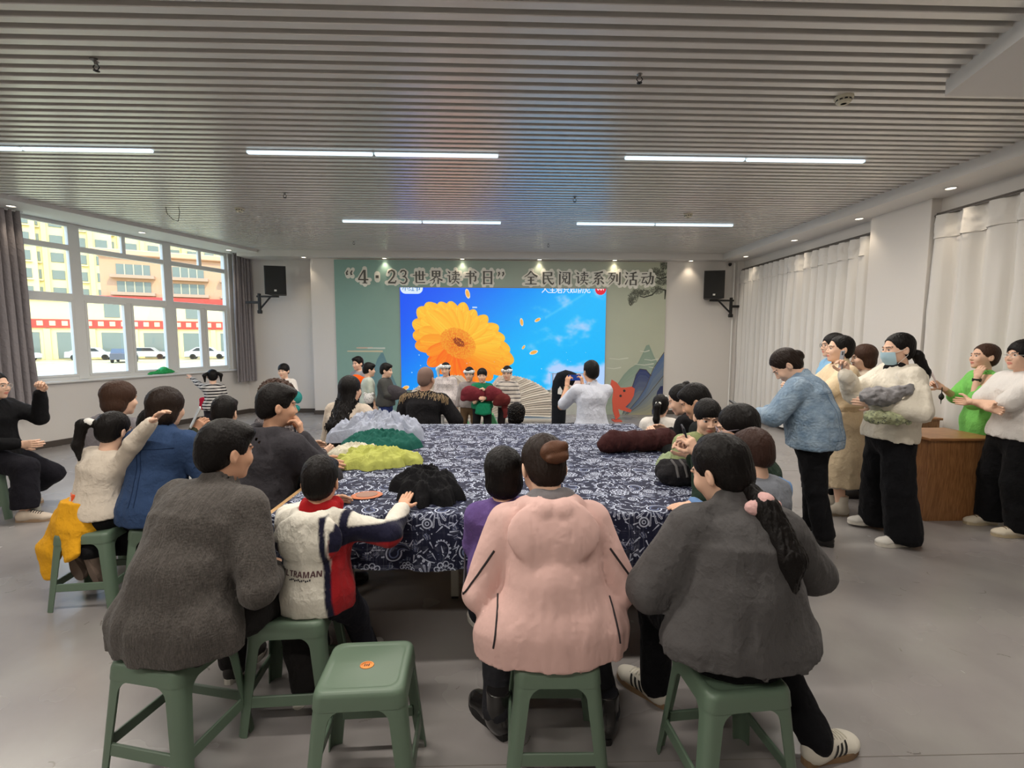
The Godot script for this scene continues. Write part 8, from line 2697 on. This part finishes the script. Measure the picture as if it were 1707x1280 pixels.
	person({"label": "standing woman with a face mask and ponytail in a white jacket and wide black trousers", "at": Vector2(3.1, -3.65), "yaw": 80, "H": 1.645, "lean": -3, "skin": fair, "head": Vector3(4, 3, 0), "hair": ["pulled", blk], "mask": true, "top": {"mat": cloth(228, 220, 204), "ease": 0.042, "flare": 0.02, "hem": 0.04, "loose": 0.03, "name": "jacket", "amp": 0.016, "arm_ease": 0.045, "hood": 1.2}, "bottom": {"mat": cloth(22, 22, 25), "ankle": 0.125, "ease": 0.025, "knee": 1.25, "hem_y": 0.03}, "shoes": {"mat": mat(Color8(206, 202, 194), 0.6), "sole": mat(Color8(212, 206, 194), 0.7), "lace": mat(Color8(120, 118, 114), 0.8)},
		"ra": {"tow": V(2.78, 1.32, -3.74), "pole": V(0.5, -0.9, 0.0), "hand": "grip", "dir": V(0, 0.9, -0.2), "palm": V(-0.5, 0.2, -0.8)}, "la": {"tow": V(2.86, 1.12, -3.5), "pole": V(-0.6, -0.7, 0.2), "hand": "relax"}, "lf": {"tow": V(3.17, 0, -3.53), "yaw": 6}, "rf": {"tow": V(3.24, 0, -3.9), "yaw": -6},
		"extras": [["ponytail", blk, [cone(V(0.0, -0.01, 0.1), V(0, -0.04, 0.145), 0.022, 0.03, 0.02), cone(V(0, -0.04, 0.145), V(0, -0.18, 0.2), 0.036, 0.04, 0.02), cone(V(0, -0.18, 0.2), V(0, -0.34, 0.2), 0.04, 0.02, 0.02)], "headpos", 0.006, 0.009], ["undershirt", cloth(30, 27, 27), [cone(V(-0.04, -0.15, -0.01), V(0.04, -0.15, -0.01), 0.056, 0.056, 0.02)], "head", 0.0, 0.01]]})
	phone("grey phone raised by the woman with the face mask", V(2.76, 1.44, -3.78), V(0.12, 1, -0.05), V(0.95, -0.1, 0.3), Color8(150, 146, 146), Color8(70, 72, 76))
	blob("bundled_jacket", "grey and lime child jacket bundled over the arm of the masked woman", "jacket", V(2.84, 1.19, -3.44), [ball(V(-0.02, 0.0, 0), V(0.14, 0.07, 0.1), 0.04), cone(V(0.05, 0.03, 0.04), V(0.14, 0.06, 0.06), 0.045, 0.035, 0.03)], cloth(142, 140, 142), 0.018, Vector3(16, 16, 16), 0.011)
	blob("bundled_jacket", "lime patterned sleeve hanging from the bundle of the masked woman", "jacket", V(2.86, 1.04, -3.42), [cone(V(-0.1, 0, 0), V(0.06, -0.01, 0.02), 0.05, 0.045, 0.04), cone(V(0.06, -0.01, 0.02), V(0.14, -0.03, 0.04), 0.03, 0.02, 0.03)], dotted_mat(Color8(172, 178, 140), Color8(84, 88, 84), 17), 0.016, Vector3(16, 16, 16), 0.011)
	person({"label": "smiling woman in a bright green shirt with hand at her chin behind the desk", "at": Vector2(4.66, -4.42), "yaw": 66, "H": 1.56, "lean": 4, "skin": fair, "head": Vector3(12, -6, 0), "hair": ["pulled", brn], "body_cell": 0.015, "top": {"mat": cloth(128, 206, 104), "ease": 0.035, "flare": 0.03, "hem": 0.14, "sleeve": 0.62, "name": "shirt"}, "bottom": {"mat": ink}, "shoes": shoe_w,
		"la": {"tow": V(4.47, 1.25, -4.34), "pole": V(-0.3, -1, -0.1), "hand": "chin", "dir": V(0.1, 0.9, 0.25), "palm": V(0.5, 0, 0.6)}, "ra": {"tow": V(4.31, 1.14, -4.5), "pole": V(0.4, -1, 0), "hand": "grip", "dir": V(0, 0.5, -0.8)}})
	phone("pink phone with black charm held by the woman in green", V(4.22, 1.22, -4.5), V(-0.35, 0.9, -0.1), V(0.6, 0.35, 0.7), Color8(232, 214, 208), Color8(180, 150, 148))
	blob("phone_charm", "black charm dangling from the pink phone", "charm", V(4.28, 1.06, -4.48), [cone(V(0, 0.09, 0), V(0, 0.03, 0), 0.005, 0.006, 0.005), ball(V(0, 0, 0), V(0.024, 0.03, 0.02), 0.01), cone(V(0, -0.03, 0), V(0, -0.07, 0), 0.006, 0.004, 0.005)], M.black, 0.0, Vector3.ONE, 0.006)
	single("wrist_watch", M.black, ring_geo(V(4.47, 1.235, -4.34), V(0, 1, 0.1), 0.03, 0.014), "black wrist band on the woman in green", "watch")
	person({"label": "standing woman with glasses in a white t-shirt and black trousers, arms folded", "at": Vector2(4.27, -3.78), "yaw": 78, "H": 1.59, "build": 1.06, "skin": fair, "head": Vector3(6, -4, 0), "hair": ["bob", blk], "glasses": mat(Color8(226, 222, 216), 0.3, {"metal": 0.4}), "body_cell": 0.013, "top": {"mat": cloth(232, 228, 224), "ease": 0.032, "flare": 0.02, "hem": 0.04, "sleeve": 0.42, "name": "t_shirt"}, "bottom": {"mat": cloth(22, 22, 24), "ankle": 0.1, "ease": 0.025, "knee": 1.15}, "shoes": {"mat": mat(Color8(214, 204, 184), 0.7), "sole": mat(Color8(188, 172, 142), 0.7), "lace": mat(Color8(110, 92, 70), 0.8)},
		"la": {"to": V(0.12, 1.08, -0.26), "pole": V(-0.9, -0.6, -0.3), "hand": "relax", "dir": V(1, -0.1, 0.1)}, "ra": {"to": V(-0.1, 1.05, -0.27), "pole": V(0.9, -0.6, -0.3), "hand": "relax", "dir": V(-1, 0, 0.1)}, "rf": {"tow": V(4.3, 0, -3.95), "yaw": 8}, "lf": {"tow": V(4.28, 0, -3.68), "yaw": 4}})

func ring_geo(c: Vector3, axis: Vector3, r: float, w: float) -> Geo:
	var g := Geo.new()
	var y := axis.normalized()
	var x := y.cross(Vector3.RIGHT if absf(y.x) < 0.8 else Vector3.FORWARD).normalized()
	var t := Transform3D(Basis(x, y, x.cross(y)), c)
	g.lathe([Vector2(r, -w), Vector2(r + 0.003, -w), Vector2(r + 0.003, w), Vector2(r, w), Vector2(r, -w)], t, 20)
	g.lathe([Vector2(0.0, 0.006), Vector2(0.014, 0.006), Vector2(0.016, 0.0)], Transform3D(t.basis * Basis(Vector3.RIGHT, PI / 2), c + t.basis.z * (r + 0.002)), 16)
	return g

func find_person(bit: String) -> Node3D:
	for c in get_children():
		if c.has_meta("label") and c.has_meta("info") and bit in str(c.get_meta("label")):
			return c
	return null

# trims that lie on the meshed clothes
func finish_people():
	# dark piping down the sleeves and the pockets of the pink jacket
	var n := find_person("pale pink hooded")
	var I: Dictionary = n.get_meta("info")
	var F: Field = I.jacket.field
	var pipe := mat(Color8(36, 30, 34), 0.6)
	for s in [["l", -1.0], ["r", 1.0]]:
		var A: Array = I.arms[s[0]]
		var g := Geo.new()
		var pts := []
		for k in 15:
			var f := k / 14.0
			var c: Vector3 = A[0].lerp(A[1], 0.28 + f * 0.72)
			pts.append(F.hit(c + V(s[1] * (0.02 + 0.05 * f), 0.0, 0.3), V(0, 0, -1)) + V(0, 0, 0.001))
		g.tube(pts, 0.0042, 6)
		part(n, "piping", pipe, g)
		g = Geo.new()
		pts = []
		for k in 9:
			var f := k / 8.0
			pts.append(F.hit(V(s[1] * (0.205 + 0.02 * f), 0.66 - 0.13 * f, 0.4), V(0, 0, -1)) + V(0, 0, 0.001))
		g.tube(pts, 0.0035, 6)
		part(n, "pocket_piping", pipe, g)
	# print on the back of the boy's jacket
	n = find_person("white, navy and red hooded")
	I = n.get_meta("info")
	F = I.jacket.field
	var tm := TextMesh.new()
	var font := SystemFont.new()
	font.font_names = PackedStringArray(["Droid Sans"])
	font.font_weight = 700
	tm.font = font
	tm.text = "ULTRAMAN"
	tm.font_size = 24
	tm.pixel_size = 0.0014
	tm.depth = 0.0
	drape_text(n, tm, F, V(-0.015, 0.635, 0), "lettering", mat(Color8(92, 62, 66), 0.7))
	var bars := Geo.new()
	for k in 12:
		var p := F.hit(V(-0.06 + k * 0.008, 0.608 + 0.002 * (k % 3), 0.4), V(0, 0, -1))
		bars.bx(p, V(0.005, 0.005 + 0.003 * (k % 2), 0.002))
	part(n, "small_print", mat(Color8(40, 38, 44), 0.7), bars)
	# seams on the back of the denim jacket and the blue shirt
	n = find_person("faded denim")
	I = n.get_meta("info")
	F = I.denim_jacket.field
	var seam := mat(Color8(92, 116, 142), 0.9)
	for q in [[V(-0.15, 1.2, 0.5), V(0.15, 1.2, 0.5)], [V(-0.08, 1.19, 0.5), V(-0.05, 0.86, 0.5)], [V(0.06, 1.19, 0.5), V(0.04, 0.86, 0.5)], [V(-0.15, 0.855, 0.5), V(0.15, 0.855, 0.5)]]:
		var g := Geo.new()
		var pts := []
		for k in 16:
			var p: Vector3 = F.hit(q[0].lerp(q[1], k / 15.0), V(0, 0, -1))
			if p.z > -0.3:
				pts.append(p)
		if pts.size() > 2:
			g.tube(pts, 0.0022, 5)
			part(n, "seam", seam, g)
	n = find_person("dark blue pleated shirt")
	I = n.get_meta("info")
	F = I.shirt.field
	for q in [[V(-0.17, 0.93, 0.5), V(0.17, 0.93, 0.5)], [V(-0.012, 0.93, 0.5), V(-0.016, 0.6, 0.5)], [V(0.012, 0.93, 0.5), V(0.016, 0.6, 0.5)]]:
		var g := Geo.new()
		var pts := []
		for k in 16:
			var p: Vector3 = F.hit(q[0].lerp(q[1], k / 15.0), V(0, 0, -1))
			if p.z > -0.3:
				pts.append(p)
		if pts.size() > 2:
			g.tube(pts, 0.003, 5)
			part(n, "seam", cloth(36, 52, 82), g)
	# gold fringe printed across the shoulders of the black shirt
	n = find_person("gold fringe")
	I = n.get_meta("info")
	F = I.shirt.field
	var g := Geo.new()
	var r := RandomNumberGenerator.new()
	r.seed = 6
	for k in 64:
		var x := lerpf(-0.27, 0.27, k / 63.0)
		var y0 := 1.075 - 0.1 * pow(absf(x) / 0.27, 2.0)
		var pts := []
		for j in 5:
			var p := F.hit(V(x + r.randf_range(-0.004, 0.004), y0 - j * r.randf_range(0.012, 0.026), 0.5), V(0, 0, -1))
			if p.z > -0.3:
				pts.append(p + V(0, 0, 0.001))
		if pts.size() > 2:
			g.tube(pts, 0.0022, 4, false)
	part(n, "fringe_embroidery", mat(Color8(168, 142, 104), 0.5), g, "gold fringe embroidery")
	# white letters on the blue trousers
	n = find_person("blue trousers with white letters")
	var lt := Geo.new()
	for q in [[0.0, 0.0], [0.03, 0.0], [0.0, 0.05], [0.03, 0.05]]:
		lt.bx(V(-0.145, 0.36 + q[1], -0.03 + q[0]), V(0.004, 0.035, 0.02), 0.001)
	part(n, "white_letters", M.white, lt)

# lettering bent onto a meshed back
func drape_text(n: Node3D, tm: TextMesh, F: Field, at: Vector3, called: String, m: Material):
	var a := tm.get_mesh_arrays()
	var v: PackedVector3Array = a[Mesh.ARRAY_VERTEX]
	var ix = a[Mesh.ARRAY_INDEX]
	var g := Geo.new()
	var P := []
	for p in v:
		P.append(F.hit(V(at.x + p.x, at.y + p.y, 0.4), V(0, 0, -1)) + V(0, 0, 0.0025))
	var count: int = ix.size() if ix != null and ix.size() else v.size()
	for i in range(0, count, 3):
		var i0: int = ix[i] if ix != null and ix.size() else i
		var i1: int = ix[i + 1] if ix != null and ix.size() else i + 1
		var i2: int = ix[i + 2] if ix != null and ix.size() else i + 2
		g.tri(P[i0], P[i2], P[i1])
	if g.v.size():
		part(n, called, m, g)
